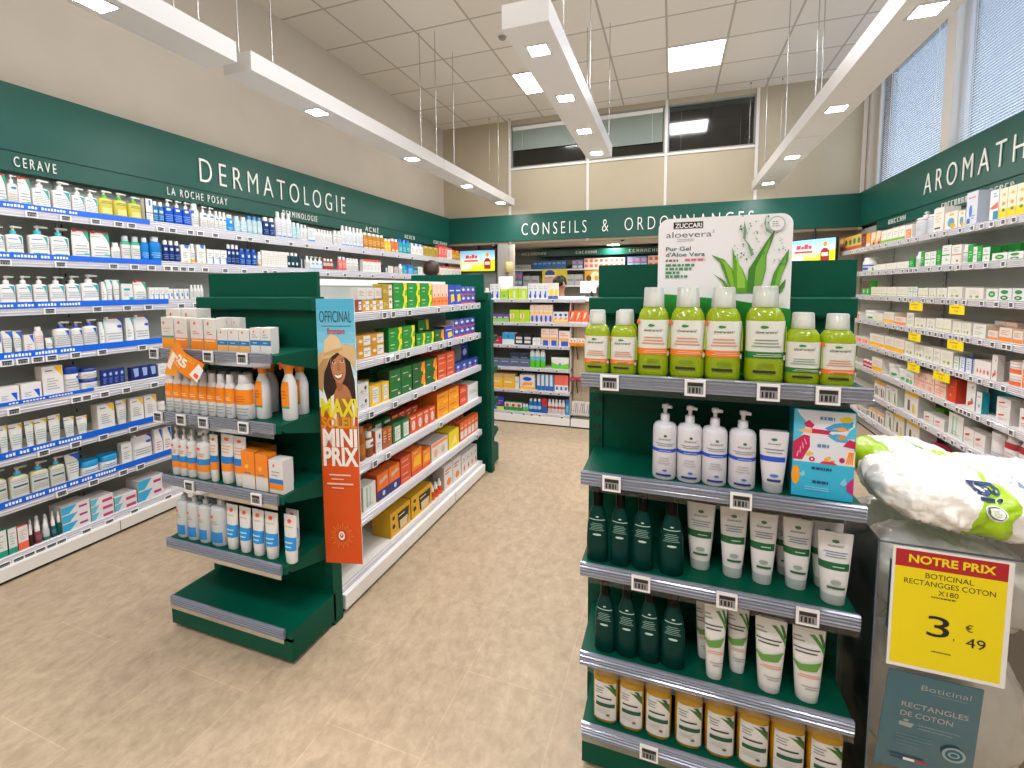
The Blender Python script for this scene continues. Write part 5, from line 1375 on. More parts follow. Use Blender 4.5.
        ('wor', 1.99, 0.057, 1, 0.054, 0.12, 0.128, 0.638, 'behind'),
        ('bro', 2.045, 0.044, 2, 0.042, 0.108, 0.128, 0.638, 'behind'),
        ('grw', 2.16, 0.087, 2, 0.083, 0.109, 0.128, 0.638, 'behind'),
        ('oov', 2.334, 0.076, 4, 0.072, 0.1, 0.128, 0.638, 'behind'),
        ('oyb', 2.708, 0.165, 2, 0.158, 0.081, 0.128, 0.638, 'behind, lower tier'),
        ('oyb', 2.708, 0.165, 2, 0.158, 0.081, 0.128, 0.72, 'behind, upper tier'),
        ('rdw', 3.029, 0.129, 1, 0.124, 0.07, 0.128, 0.638, 'behind, lower tier'),
        ('rdw', 3.029, 0.129, 1, 0.124, 0.07, 0.128, 0.709, 'behind, upper tier'),
        ('wgn', 3.202, 0.199, 1, 0.19, 0.126, 0.128, 0.638, 'behind'),
    ],
    'G5': [
        ('glv', 1.899, 0.107, 1, 0.102, 0.127, 0, 0.374, ''),
        ('onv', 2.016, 0.108, 2, 0.103, 0.142, 0, 0.374, ''),
        ('org2', 2.239, 0.112, 1, 0.107, 0.076, 0, 0.374, 'lower tier'),
        ('org2', 2.239, 0.112, 1, 0.107, 0.076, 0, 0.451, 'upper tier'),
        ('ory', 2.361, 0.122, 1, 0.116, 0.154, 0, 0.374, ''),
        ('ory', 2.478, 0.1, 1, 0.096, 0.114, 0, 0.374, ''),
        ('wob', 2.654, 0.238, 1, 0.227, 0.117, 0, 0.374, ''),
        ('ypo', 2.863, 0.166, 1, 0.159, 0.122, 0, 0.374, ''),
        ('oth', 2.996, 0.066, 5, 0.063, 0.138, 0, 0.374, ''),
        ('onv', 2.016, 0.108, 2, 0.103, 0.142, 0.128, 0.374, 'behind'),
        ('org2', 2.239, 0.112, 1, 0.107, 0.076, 0.128, 0.374, 'behind, lower tier'),
        ('org2', 2.239, 0.112, 1, 0.107, 0.076, 0.128, 0.451, 'behind, upper tier'),
        ('ory', 2.361, 0.122, 1, 0.116, 0.154, 0.128, 0.374, 'behind'),
        ('ory', 2.478, 0.1, 1, 0.096, 0.114, 0.128, 0.374, 'behind'),
        ('ypo', 2.863, 0.166, 1, 0.159, 0.122, 0.128, 0.374, 'behind'),
        ('oth', 2.996, 0.066, 5, 0.063, 0.138, 0.128, 0.374, 'behind'),
    ],
    'G6': [
        ('yct', 2.173, 0.211, 1, 0.201, 0.138, 0, 0.113, ''),
        ('yct', 2.41, 0.254, 1, 0.243, 0.137, 0, 0.113, ''),
        ('abv', 2.569, 0.051, 3, 0.048, 0.101, 0, 0.113, ''),
        ('wov', 2.77, 0.134, 2, 0.128, 0.166, 0, 0.113, ''),
        ('wrd', 3.015, 0.071, 4, 0.068, 0.149, 0, 0.113, ''),
    ],
    'E1': [
        ('sbw', -2.019, 0.076, 1, 0.073, 0.135, 0, 1.252, ''),
        ('sbo', -1.939, 0.077, 1, 0.074, 0.132, 0, 1.252, ''),
        ('sbo', -1.846, 0.075, 1, 0.072, 0.131, 0, 1.252, ''),
        ('sbo', -1.77, 0.07, 1, 0.067, 0.13, 0, 1.252, ''),
        ('sbs', -1.703, 0.058, 3, 0.055, 0.092, 0, 1.252, ''),
        ('sbb', -1.529, 0.053, 2, 0.051, 0.1, 0, 1.252, ''),
        ('sbp', -2.089, 0.097, 2, 0.093, 0.167, 0.076, 1.252, 'behind'),
        ('sbp', -1.839, 0.045, 3, 0.043, 0.13, 0.1, 1.252, 'behind'),
        ('sbb', -1.571, 0.056, 1, 0.054, 0.093, 0.09, 1.252, 'second row'),
        ('sbb', -1.648, 0.059, 1, 0.056, 0.085, 0.16, 1.252, 'third row'),
    ],
    'E2': [
        ('ssp', -2.044, 0.05, 8, 0.047, 0.179, 0, 0.979, ''),
        ('sspb', -1.626, 0.083, 1, 0.083, 0.182, 0, 0.979, ''),
        ('strg', -1.564, 0.08, 1, 0.076, 0.235, 0.03, 0.979, ''),
        ('strg', -1.441, 0.079, 1, 0.075, 0.238, 0.045, 0.979, ''),
        ('strg', -1.617, 0.078, 1, 0.074, 0.218, 0.12, 0.979, 'behind'),
        ('strg', -1.47, 0.085, 1, 0.081, 0.224, 0.13, 0.979, 'behind'),
        ('ssp', -2.045, 0.069, 6, 0.066, 0.173, 0.08, 0.979, 'behind'),
    ],
    'E3': [
        ('spm', -2.034, 0.047, 3, 0.045, 0.207, 0, 0.697, ''),
        ('spm', -1.874, 0.08, 1, 0.076, 0.209, 0, 0.697, ''),
        ('stb', -1.74, 0.079, 1, 0.079, 0.204, 0, 0.697, ''),
        ('stb', -1.664, 0.066, 1, 0.066, 0.203, 0, 0.697, ''),
        ('sob', -1.603, 0.073, 1, 0.069, 0.154, 0, 0.697, ''),
        ('sob', -1.532, 0.065, 1, 0.063, 0.149, 0, 0.697, ''),
        ('swb', -1.457, 0.074, 1, 0.071, 0.134, 0, 0.697, ''),
        ('stb', -1.805, 0.046, 1, 0.046, 0.199, 0, 0.697, ''),
        ('sob', -1.719, 0.074, 2, 0.071, 0.132, 0.1, 0.697, 'behind'),
        ('swb', -1.512, 0.072, 1, 0.068, 0.109, 0.06, 0.697, 'behind'),
        ('spm', -2.057, 0.059, 3, 0.056, 0.178, 0.09, 0.697, 'behind'),
    ],
    'E4': [
        ('sap', -2.026, 0.067, 3, 0.064, 0.212, 0, 0.412, ''),
        ('sap', -1.812, 0.085, 1, 0.085, 0.221, 0, 0.412, ''),
        ('sat', -1.731, 0.072, 4, 0.068, 0.19, 0, 0.412, ''),
        ('sat', -1.418, 0.068, 1, 0.068, 0.194, 0, 0.412, ''),
        ('sat', -1.49, 0.075, 1, 0.071, 0.168, 0.08, 0.412, 'behind'),
        ('sap', -2.049, 0.073, 3, 0.07, 0.179, 0.09, 0.412, 'behind'),
    ],
    'D1': [
        ('aso', -0.209, 0.073, 1, 0.073, 0.188, 0, 1.246, ''),
        ('aso', -0.132, 0.075, 1, 0.075, 0.186, 0, 1.246, ''),
        ('alo', -0.048, 0.085, 1, 0.085, 0.254, 0, 1.246, ''),
        ('alo', 0.041, 0.092, 1, 0.092, 0.254, 0, 1.246, ''),
        ('alo', 0.134, 0.091, 1, 0.091, 0.253, 0, 1.246, ''),
        ('alg', 0.235, 0.094, 1, 0.094, 0.256, 0, 1.246, ''),
        ('asg', 0.322, 0.079, 1, 0.079, 0.186, 0, 1.246, ''),
        ('aso', 0.4, 0.076, 1, 0.076, 0.184, 0, 1.246, ''),
        ('aso', -0.135, 0.075, 1, 0.072, 0.186, 0.09, 1.246, 'behind'),
        ('asg', 0.341, 0.074, 1, 0.07, 0.179, 0.1, 1.246, 'behind'),
        ('aso', 0.429, 0.073, 1, 0.069, 0.178, 0.1, 1.246, 'behind'),
    ],
    'D2': [
        ('amil', -0.013, 0.066, 1, 0.066, 0.215, 0, 0.95, ''),
        ('amil', 0.055, 0.067, 1, 0.067, 0.215, 0, 0.95, ''),
        ('amil', 0.122, 0.066, 1, 0.066, 0.213, 0, 0.95, ''),
        ('amil', 0.19, 0.068, 1, 0.068, 0.212, 0, 0.95, ''),
        ('amt', 0.265, 0.07, 1, 0.07, 0.164, 0, 0.95, ''),
        ('amt', 0.278, 0.068, 1, 0.065, 0.152, 0.06, 0.95, 'behind'),
    ],
    'D3': [
        ('dgb', -0.2, 0.066, 1, 0.066, 0.216, 0, 0.666, ''),
        ('dgb', -0.133, 0.061, 1, 0.061, 0.22, 0, 0.666, ''),
        ('dgb', -0.068, 0.062, 1, 0.062, 0.22, 0, 0.666, ''),
        ('dgb', 0.014, 0.068, 1, 0.068, 0.221, 0, 0.666, ''),
        ('agt', 0.093, 0.082, 1, 0.078, 0.196, 0.055, 0.666, ''),
        ('agt', 0.182, 0.076, 1, 0.073, 0.202, 0.045, 0.666, ''),
        ('agt', 0.256, 0.074, 1, 0.071, 0.199, 0.04, 0.666, ''),
        ('agt', 0.34, 0.076, 1, 0.073, 0.195, 0.045, 0.666, ''),
        ('agt', 0.417, 0.084, 1, 0.08, 0.19, 0.005, 0.666, ''),
        ('agt', 0.329, 0.07, 1, 0.067, 0.172, 0.105, 0.666, 'behind'),
        ('agt', 0.42, 0.082, 1, 0.078, 0.183, 0.075, 0.666, 'behind'),
    ],
    'D4': [
        ('dgb', -0.176, 0.064, 1, 0.064, 0.223, 0, 0.38, ''),
        ('dgb', -0.109, 0.063, 1, 0.063, 0.228, 0, 0.38, ''),
        ('dgb', -0.044, 0.061, 1, 0.061, 0.233, 0, 0.38, ''),
        ('dgb', 0.023, 0.068, 1, 0.068, 0.232, 0, 0.38, ''),
        ('aft', 0.136, 0.063, 1, 0.06, 0.216, 0, 0.38, ''),
        ('aft', 0.2, 0.06, 1, 0.057, 0.191, 0.045, 0.38, ''),
        ('aft', 0.276, 0.081, 1, 0.078, 0.205, 0, 0.38, ''),
        ('aft', 0.367, 0.082, 1, 0.078, 0.201, 0, 0.38, ''),
        ('aft', 0.115, 0.055, 1, 0.053, 0.172, 0.07, 0.38, 'behind'),
        ('aft', 0.292, 0.071, 1, 0.068, 0.165, 0.07, 0.38, 'behind'),
        ('aft', 0.389, 0.072, 1, 0.069, 0.156, 0.06, 0.38, 'behind'),
    ],
    'D5': [
        ('ylb', -0.171, 0.077, 1, 0.077, 0.205, 0, 0.147, ''),
        ('ylb', -0.093, 0.075, 1, 0.075, 0.205, 0, 0.147, ''),
        ('ylb', -0.015, 0.077, 1, 0.077, 0.205, 0, 0.147, ''),
        ('ylb', 0.073, 0.078, 1, 0.078, 0.205, 0, 0.147, ''),
        ('ylb', 0.157, 0.081, 1, 0.081, 0.205, 0, 0.147, ''),
        ('ylb', 0.242, 0.082, 1, 0.082, 0.205, 0, 0.147, ''),
        ('ylb', 0.329, 0.085, 1, 0.085, 0.205, 0, 0.147, ''),
        ('ylb', 0.417, 0.083, 1, 0.083, 0.205, 0, 0.147, ''),
    ],
    'F1': [
        ('wsh', -1.976, 0.061, 1, 0.058, 0.125, 0, 1.382, ''),
        ('wbf', -1.903, 0.06, 2, 0.057, 0.169, 0, 1.382, ''),
        ('lim', -1.766, 0.083, 1, 0.079, 0.112, 0, 1.382, ''),
        ('wlm', -1.653, 0.107, 2, 0.103, 0.139, 0, 1.382, ''),
        ('wbf', -1.458, 0.056, 4, 0.054, 0.17, 0, 1.382, ''),
        ('wyb', -1.233, 0.055, 2, 0.053, 0.173, 0, 1.382, ''),
    ],
    'F2': [
        ('pgl', -1.888, 0.072, 3, 0.069, 0.087, 0, 1.128, ''),
        ('lmw', -1.643, 0.119, 2, 0.114, 0.134, 0, 1.128, ''),
        ('pof', -1.438, 0.051, 5, 0.048, 0.191, 0, 1.128, ''),
        ('byw', -1.177, 0.055, 3, 0.052, 0.118, 0, 1.128, ''),
        ('orr', -1.001, 0.069, 3, 0.066, 0.13, 0, 1.128, ''),
    ],
    'F3': [
        ('mrn', -1.86, 0.133, 1, 0.127, 0.077, 0, 0.878, ''),
        ('bwt', -1.719, 0.149, 1, 0.142, 0.126, 0, 0.878, ''),
        ('bkw', -1.59, 0.099, 2, 0.094, 0.114, 0, 0.878, ''),
        ('wth2', -1.413, 0.046, 2, 0.043, 0.08, 0, 0.878, ''),
        ('wbo', -1.292, 0.095, 2, 0.091, 0.182, 0, 0.878, ''),
        ('wbo', -1.081, 0.126, 1, 0.12, 0.164, 0, 0.878, ''),
    ],
    'F4': [
        ('gbl', -1.883, 0.118, 4, 0.112, 0.083, 0, 0.628, ''),
        ('gbl', -1.678, 0.114, 2, 0.109, 0.141, 0.1, 0.628, 'behind'),
        ('gcy', -1.442, 0.059, 3, 0.056, 0.198, 0, 0.628, ''),
        ('wgp', -1.127, 0.199, 1, 0.19, 0.126, 0, 0.628, ''),
    ],
    'F5': [
        ('ylw', -1.859, 0.145, 2, 0.138, 0.164, 0, 0.378, ''),
        ('wth2', -1.618, 0.047, 1, 0.045, 0.134, 0, 0.378, ''),
        ('byw', -1.499, 0.18, 1, 0.172, 0.164, 0, 0.378, ''),
        ('bws', -1.361, 0.048, 4, 0.046, 0.176, 0, 0.378, ''),
        ('rws', -1.162, 0.05, 3, 0.048, 0.18, 0, 0.378, ''),
    ],
    'F6': [
        ('bws', -1.91, 0.074, 1, 0.071, 0.079, 0, 0.126, ''),
        ('bup', -1.821, 0.091, 1, 0.087, 0.144, 0, 0.126, ''),
        ('gwr', -1.735, 0.07, 3, 0.067, 0.092, 0, 0.126, ''),
        ('gcy', -1.539, 0.032, 2, 0.031, 0.086, 0, 0.126, ''),
        ('blt', -1.46, 0.048, 3, 0.046, 0.151, 0, 0.126, ''),
        ('rbl', -1.303, 0.063, 1, 0.06, 0.16, 0, 0.126, ''),
        ('wrb', -1.246, 0.039, 5, 0.037, 0.159, 0, 0.126, ''),
        ('skyb', -1.045, 0.039, 1, 0.037, 0.168, 0, 0.126, ''),
    ],
    'B1': [
        ('gyx', -2.86, 0.194, 2, 0.185, 0.091, 0, 1.86, ''),
        ('bbx', -2.484, 0.092, 7, 0.088, 0.154, 0, 1.86, ''),
        ('bvx', -1.72, 0.103, 2, 0.098, 0.159, 0, 1.86, ''),
        ('rwx', -1.5, 0.092, 8, 0.088, 0.182, 0, 1.86, ''),
        ('bvx', -0.715, 0.115, 3, 0.11, 0.192, 0, 1.86, ''),
        ('rwx', -0.361, 0.1, 3, 0.096, 0.2, 0, 1.86, ''),
    ],
    'B2': [
        ('bvx', -3.042, 0.083, 4, 0.079, 0.269, 0, 1.55, ''),
        ('gyx', -2.652, 0.161, 2, 0.154, 0.187, 0, 1.55, ''),
        ('gyx', -1.804, 0.16, 2, 0.153, 0.202, 0, 1.55, ''),
        ('rwx', -0.487, 0.113, 3, 0.108, 0.224, 0, 1.55, ''),
    ],
}
TAGS = {
    'L1': [1.485, 1.63, 1.772, 1.891, 1.963, 2.136, 2.213, 2.336, 2.409, 2.524, 2.723, 2.823, 2.987, 3.242, 3.432, 3.693, 3.879, 4.264, 4.613, 4.945, 5.268],
    'L2': [1.363, 1.59, 1.847, 1.963, 2.063, 2.164, 2.216, 2.271, 2.327, 2.43, 2.588, 2.752, 2.951, 3.053, 3.239, 3.368, 3.692, 3.941, 4.182, 4.411, 4.804, 5.067],
    'L3': [1.525, 1.747, 1.906, 2.028, 2.241, 2.347],
    'L4': [1.335, 1.396, 1.457, 1.516, 1.624, 1.755, 1.975],
    'L5': [1.344, 1.611, 1.659, 1.749, 1.867, 2.031],
    'L6': [1.447, 1.589, 1.726, 1.889],
    'L7': [1.508, 1.659, 1.816, 1.914],
    'L8': [1.254, 1.308, 1.352, 1.397, 1.444, 1.488, 1.605, 1.722, 1.86, 2.069],
    'R1': [6.327, 6.148, 5.98, 5.822, 5.674, 5.534, 5.401, 5.138, 4.955, 4.819, 4.586, 4.528, 4.392, 4.192, 4.056, 3.95, 3.851, 3.74, 3.645],
    'R2': [6.054, 5.864, 5.687, 5.521, 5.366, 5.221, 5.029, 4.939, 4.869, 4.785, 4.583, 4.426, 4.282, 4.184, 4.035, 3.879, 3.71],
    'R3': [5.909, 5.652, 5.442, 5.29, 5.052, 4.942, 4.854, 4.642, 4.507, 4.355, 4.277, 4.177, 4.083, 3.89, 3.744, 3.611],
    'R4': [5.927, 5.691, 5.475, 5.298, 5.134, 4.981, 4.838, 4.72, 4.609, 4.504, 4.418, 4.336, 4.22, 4.146, 4.075, 4.008, 3.88, 3.751, 3.642, 3.599],
    'R5': [5.837, 5.631, 5.44, 5.264, 5.1, 4.947, 4.805, 4.688, 4.577, 4.457, 4.4, 4.291, 4.176, 4.103, 4.056, 3.944, 3.849, 3.731, 3.621],
    'R6': [5.5, 4.897, 4.705, 4.53, 4.412, 4.222, 4.073, 4.026, 3.98, 3.936, 3.84, 3.73, 3.523],
    'R7': [5.135, 5.034, 4.69, 4.576, 4.469, 4.283, 4.204, 4.103, 3.984, 3.895, 3.8, 3.74, 3.635, 3.545],
    'R8': [5.679, 5.431, 5.06, 4.76, 4.544],
    'G1': [2.018, 2.098, 2.259, 2.603, 2.798, 2.937, 3.019, 3.123, 3.233],
    'G2': [2.037, 2.124, 2.233, 2.486, 2.627, 2.753, 2.945, 3.08, 3.207],
    'G3': [1.885, 2.093, 2.301, 2.531],
    'G4': [1.901, 2.016, 2.606],
    'G5': [3.182],
    'G6': [],
    'E1': [-2.055, -1.74, -1.558],
    'E2': [-2.057, -1.918, -1.79, -1.572],
    'E3': [-1.895, -1.524],
    'E4': [],
    'E5': [],
    'D1': [-0.163, 0.063, 0.237, 0.367],
    'D2': [-0.154, 0.183],
    'D3': [-0.068, 0.157, 0.346],
    'D4': [],
    'D5': [-0.037],
    'F1': [-1.876, -1.663, -1.444, -1.199],
    'F2': [-1.891, -1.771, -1.594, -1.377, -1.209],
    'F3': [-1.821, -1.713, -1.608, -1.457, -1.355, -1.254, -1.11],
    'F4': [-1.811, -1.539, -1.355, -1.154],
    'F5': [-1.765, -1.552, -1.436, -1.333, -1.22, -1.131],
    'F6': [-1.671, -1.529, -1.436, -1.345, -1.097],
}
SHELF_Z = {'L1': 1.948, 'L2': 1.688, 'L3': 1.43, 'L4': 1.171, 'L5': 0.914, 'L6': 0.655, 'L7': 0.4, 'L8': 0.112, 'G1': 1.389, 'G2': 1.154, 'G3': 0.897, 'G4': 0.638, 'G5': 0.374, 'G6': 0.113, 'R1': 1.913, 'R2': 1.65, 'R3': 1.398, 'R4': 1.14, 'R5': 0.882, 'R6': 0.633, 'R7': 0.382, 'R8': 0.125, 'E1': 1.252, 'E2': 0.979, 'E3': 0.697, 'E4': 0.412, 'E5': 0.145, 'D1': 1.246, 'D2': 0.95, 'D3': 0.666, 'D4': 0.38, 'D5': 0.147, 'F1': 1.382, 'F2': 1.128, 'F3': 0.878, 'F4': 0.628, 'F5': 0.378, 'F6': 0.126, 'B1': 1.86, 'B2': 1.55}

# ---------------------------------------------------------------- the room shell
XL, XR, YF, YB, ZC = -3.56, 2.20, 6.81, -2.6, 4.06
structure(MB().box(XL - .3, YB - .2, -.08, 3.2, 9.2, 0, FLOOR), 'floor')
structure(MB().box(XL - .2, YB - .2, ZC, XR + .3, YF + .1, ZC + .1, CEIL), 'ceiling')
structure(MB().box(XL - .12, YB, 0, XL, YF + .12, ZC, WALL), 'wall_left')
structure(MB().box(XL, YB - .12, 0, XR + .1, YB, ZC, WALL), 'wall_back')
# right wall: solid up to the sill, then windows with posts between
WS, WT = 2.56, 4.0
wr = MB()
wr.box(XR + .09, YB, 0, XR + .2, YF, WS, WALL)
wr.box(XR, YB, WT, XR + .2, YF, ZC, WALL)
wr.box(XR, 6.74, WS, XR + .2, YF + .1, WT, WALL)
for y0, y1 in ((5.0, 5.15), (3.45, 3.6), (1.9, 2.05), (.35, .5), (YB, -1.1)):
    wr.box(XR, y0, WS, XR + .14, y1, WT, OFFW)
wr.box(XR - .02, YB, WS - .05, XR + .2, YF, WS, OFFW)
structure(wr, 'wall_right')
SLAT = bpy.data.materials.new('blind_slat')
SLAT.use_nodes = True
_nt = SLAT.node_tree
_nt.nodes.remove(_nt.nodes['Principled BSDF'])
_d = nd(_nt, 'ShaderNodeBsdfDiffuse')
_t = nd(_nt, 'ShaderNodeBsdfTranslucent')
_m = nd(_nt, 'ShaderNodeMixShader')
_d.inputs[0].default_value = _t.inputs[0].default_value = (.86, .87, .89, 1)
_m.inputs[0].default_value = .55
_nt.links.new(_d.outputs[0], _m.inputs[1])
_nt.links.new(_t.outputs[0], _m.inputs[2])
_nt.links.new(_m.outputs[0], _nt.nodes['Material Output'].inputs[0])


def blind(x, y0, y1, z0, z1, label, slats, axis='x', tilt=.55, mt=None):
    """venetian blind: head box, slats, two cords"""
    r = empty('venetian_blind', (0, 0, 0))
    tag(r, label, 'blind', 'venetian blinds in the high windows')
    mt = mt or SLAT
    a, h = MB(), MB()
    P = (lambda u, v, z: (v, u, z)) if axis == 'x' else (lambda u, v, z: (u, v, z))
    st = (z1 - .05 - z0) / slats
    for i in range(slats):
        z = z0 + (i + .5) * st
        w = st * .5
        v = [P(y0, x - w * math.cos(tilt), z - w * math.sin(tilt)), P(y1, x - w * math.cos(tilt), z - w * math.sin(tilt)),
             P(y1, x + w * math.cos(tilt), z + w * math.sin(tilt)), P(y0, x + w * math.cos(tilt), z + w * math.sin(tilt))]
        a.add(v, [(0, 1, 2, 3)], mt)
    a.build('slats', r)
    c = [P(y0, x - .02, z1 - .05), P(y1, x + .02, z1)]
    h.box(min(c[0][0], c[1][0]), min(c[0][1], c[1][1]), z1 - .05, max(c[0][0], c[1][0]), max(c[0][1], c[1][1]), z1, OFFW)
    h.build('head_rail', r)
    for t in (.14, .86):
        b = MB()
        y = y0 + (y1 - y0) * t
        b.tube(P(y, x - .018, z0), P(y, x - .018, z1 - .02), .002, .002, OFFW, 6)
        b.build('cord', r)
    return r


for i, (y0, y1) in enumerate(((5.15, 6.74), (3.6, 5.0), (2.05, 3.45), (.5, 1.9), (-1.1, .35))):
    w = MB()
    w.box(XR + .10, y0, WS, XR + .104, y1, WT, GLASS)
    o = structure(w, 'window_%d' % (i + 1))
    f = MB()
    for a, b, c, d in ((y0, y0 + .03, WS, WT), (y1 - .03, y1, WS, WT), (y0, y1, WS, WS + .03), (y0, y1, WT - .03, WT)):
        f.box(XR + .085, a, c, XR + .12, b, d, OFFW)
    f.build('window_frame', o)
    if i < 3:
        blind(XR + .05, y0 + .02, y1 - (.27 if i == 0 else .02), WS, WT, ('closed white blind in the window nearest the far wall', 'closed white blind left of the second window post', 'closed white blind in the third window')[i], 62, 'x', .82)

# far wall above the green band: beige panels with thin joints, three dark inner windows
FW0, FW1 = 3.345, 3.99
fw = MB()
VX = (-2.41, -1.20, -.12, 1.00)
fw.box(XL, YF, 2.2, XR + .1, YF + .1, FW0, WALLFAR)
fw.box(XL, YF, FW1, XR + .1, YF + .1, ZC, WALLFAR)
fw.box(XL, YF, FW0, VX[0], YF + .1, FW1, WALLFAR)
fw.box(VX[3], YF, FW0, XR + .1, YF + .1, FW1, WALLFAR)
structure(fw, 'wall_far')
for i, x in enumerate(VX):
    structure(MB().box(x - .018, YF - .012, 2.2, x + .018, YF, ZC, OFFW), 'trim_%d' % (i + 1))
structure(MB().box(VX[0], YF - .014, FW0 - .03, VX[3], YF, FW0, OFFW), 'trim_5')
structure(MB().box(2.15, YF - .012, 2.2, 2.19, YF, ZC, OFFW), 'trim_6')
NIGHT = clear_mat('dark_glass', '#9aa3a1', .3)
BL2 = mat('#98a59c', .6)
for i in range(3):
    a, b = VX[i] + .018, VX[i + 1] - .018
    w = MB()
    w.box(a, YF + .05, FW0, b, YF + .054, FW1, NIGHT)
    o = structure(w, 'window_%d' % (i + 6))
    f = MB()
    for c in ((a, a + .02, FW0, FW1), (b - .02, b, FW0, FW1), (a, b, FW0, FW0 + .02), (a, b, FW1 - .025, FW1)):
        f.box(c[0], YF - .004, c[2], c[1], YF + .05, c[3], mat('#8d938e', .5))
    f.build('window_frame', o)
    if i < 2:
        blind(YF + .022, a + .03, b - .03, FW0 + (.27 if i == 0 else .17), FW1 - .03, ('grey green blind half down in the left inner window', 'grey green blind half down in the middle inner window')[i], 34, 'y', 1.25, BL2)
    else:
        blind(YF + .07, a + .03, b - .03, FW0 + .02, FW1 - .03, 'black blind closed in the right inner window', 60, 'y', 1.2, mat('#101111', .55))
# the dark upper room behind the inner windows
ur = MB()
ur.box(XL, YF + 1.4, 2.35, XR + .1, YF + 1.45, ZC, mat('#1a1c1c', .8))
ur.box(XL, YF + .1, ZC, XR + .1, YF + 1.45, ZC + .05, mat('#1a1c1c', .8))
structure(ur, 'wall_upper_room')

# left, far and right green bands with their lower name strips
BX, BY, BXR = -3.45, 6.77, 2.155
structure(MB().box(XL, YB, 2.275, BX, BY + .03, 2.64, BAND), 'trim_7')
structure(MB().box(XL, YB, 2.165, BX - .008, BY, 2.275, BAND), 'trim_8')
structure(MB().box(BX, BY, 2.235, BXR, BY + .04, 2.635, BAND), 'trim_9')
structure(MB().box(BXR, YB, 2.235, XR + .1, BY + .04, 2.645, BAND), 'trim_10')
structure(MB().box(BXR + .012, YB, 2.13, XR + .1, 6.3, 2.235, BAND), 'trim_11')
LETTER = mat('#efeee8', .5)


def wall_text(s, x0, x1, h, base, wall, label, bold=0):
    m = MB()
    if wall == 'left':
        fn = lambda u, v: (BX + .006 if h > .1 else BX - .002, x0 + u, base + v)
    elif wall == 'far':
        fn = lambda u, v: (x0 + u, BY - .006, base + v)
    else:
        fn = lambda u, v: (BXR - .006 if h > .1 else BXR + .006, x0 - u, base + v)
    add_text(m, s, abs(x1 - x0), h, LETTER, fn, 'L', bold, 4, 1.5)
    o = m.build('sign_lettering')
    md = o.modifiers.new('depth', 'SOLIDIFY')
    md.thickness = .006
    md.offset = 0
    tag(o, label, 'sign')
    return o


wall_text('DERMATOLOGIE', 2.59, 4.245, .185, 2.335, 'left', 'large white letters reading DERMATOLOGIE on left green band', -.012)
wall_text('CERAVE', 1.53, 1.715, .056, 2.192, 'left', 'small white letters reading CERAVE on left name strip', -.004)
wall_text('LA ROCHE POSAY', 2.345, 2.815, .056, 2.192, 'left', 'small white letters reading LA ROCHE POSAY on left name strip', -.004)
wall_text('DERMINOLOGIE', 3.38, 3.82, .056, 2.192, 'left', 'small white letters reading DERMINOLOGIE under the large letters', -.004)
wall_text('ACNÉ', 4.60, 4.86, .056, 2.192, 'left', 'small white letters reading ACNÉ right of the large letters', -.004)
wall_text('CONSEILS  &  ORDONNANCES', -2.205, .985, .185, 2.315, 'far', 'white letters reading CONSEILS & ORDONNANCES on far green band', -.012)
wall_text('AROMATHÉRAPIE', 5.25, 3.05, .19, 2.325, 'right', 'large white letters reading AROMATHÉRAPIE on right green band', -.012)


def strokes(x0, x1, n, h, base, wall, label):
    """a word too small to read: a row of thin letter strokes"""
    m = MB()
    rr = random.Random(n)
    for i in range(n):
        a = x0 + (x1 - x0) * (i + .15) / n
        b = x0 + (x1 - x0) * (i + .78) / n
        t = .009
        k = rr.randrange(3)
        q = [(a, a + (t if b > a else -t), 0, 1)] + ([(b, b - (t if b > a else -t), 0, 1)] if k != 1 else []) + ([(a, b, .86, 1)] if k else []) + ([(a, b, .42, .56)] if k != 1 else [(a, b, 0, .14)])
        for c0, c1, z0, z1 in q:
            lo, hi = min(c0, c1), max(c0, c1)
            if wall == 'left':
                m.box(BX - .008, lo, base + z0 * h, BX - .004, hi, base + z1 * h, LETTER)
            elif wall == 'right':
                m.box(BXR + .008, lo, base + z0 * h, BXR + .012, hi, base + z1 * h, LETTER)
            else:
                m.box(lo, wall - .004, base + z0 * h, hi, wall, base + z1 * h, LETTER)
    tag(m.build('sign_lettering'), label, 'sign')


strokes(5.45, 5.72, 5, .048, 2.194, 'left', 'short row of small white letters past ACNÉ on left name strip')
strokes(6.25, 6.70, 7, .048, 2.194, 'left', 'last row of small white letters by the far left corner')
strokes(6.0, 5.6, 6, .048, 2.155, 'right', 'small white letters nearest the far corner on right name strip')
strokes(4.98, 4.55, 9, .048, 2.155, 'right', 'small white letters left of the big A, right name strip')
strokes(4.35, 4.08, 5, .048, 2.155, 'right', 'small white letters above the teal picture cartons')
strokes(3.72, 3.35, 8, .048, 2.155, 'right', 'small white letters above the big pale blue carton')

# ---------------------------------------------------------------- hanging light beams
GLOW = mat('#fffaf8', .5, emit=LAMP, name='lamp_glow')
GLOWP = mat('#fffafa', .5, emit=PANEL, name='panel_glow')


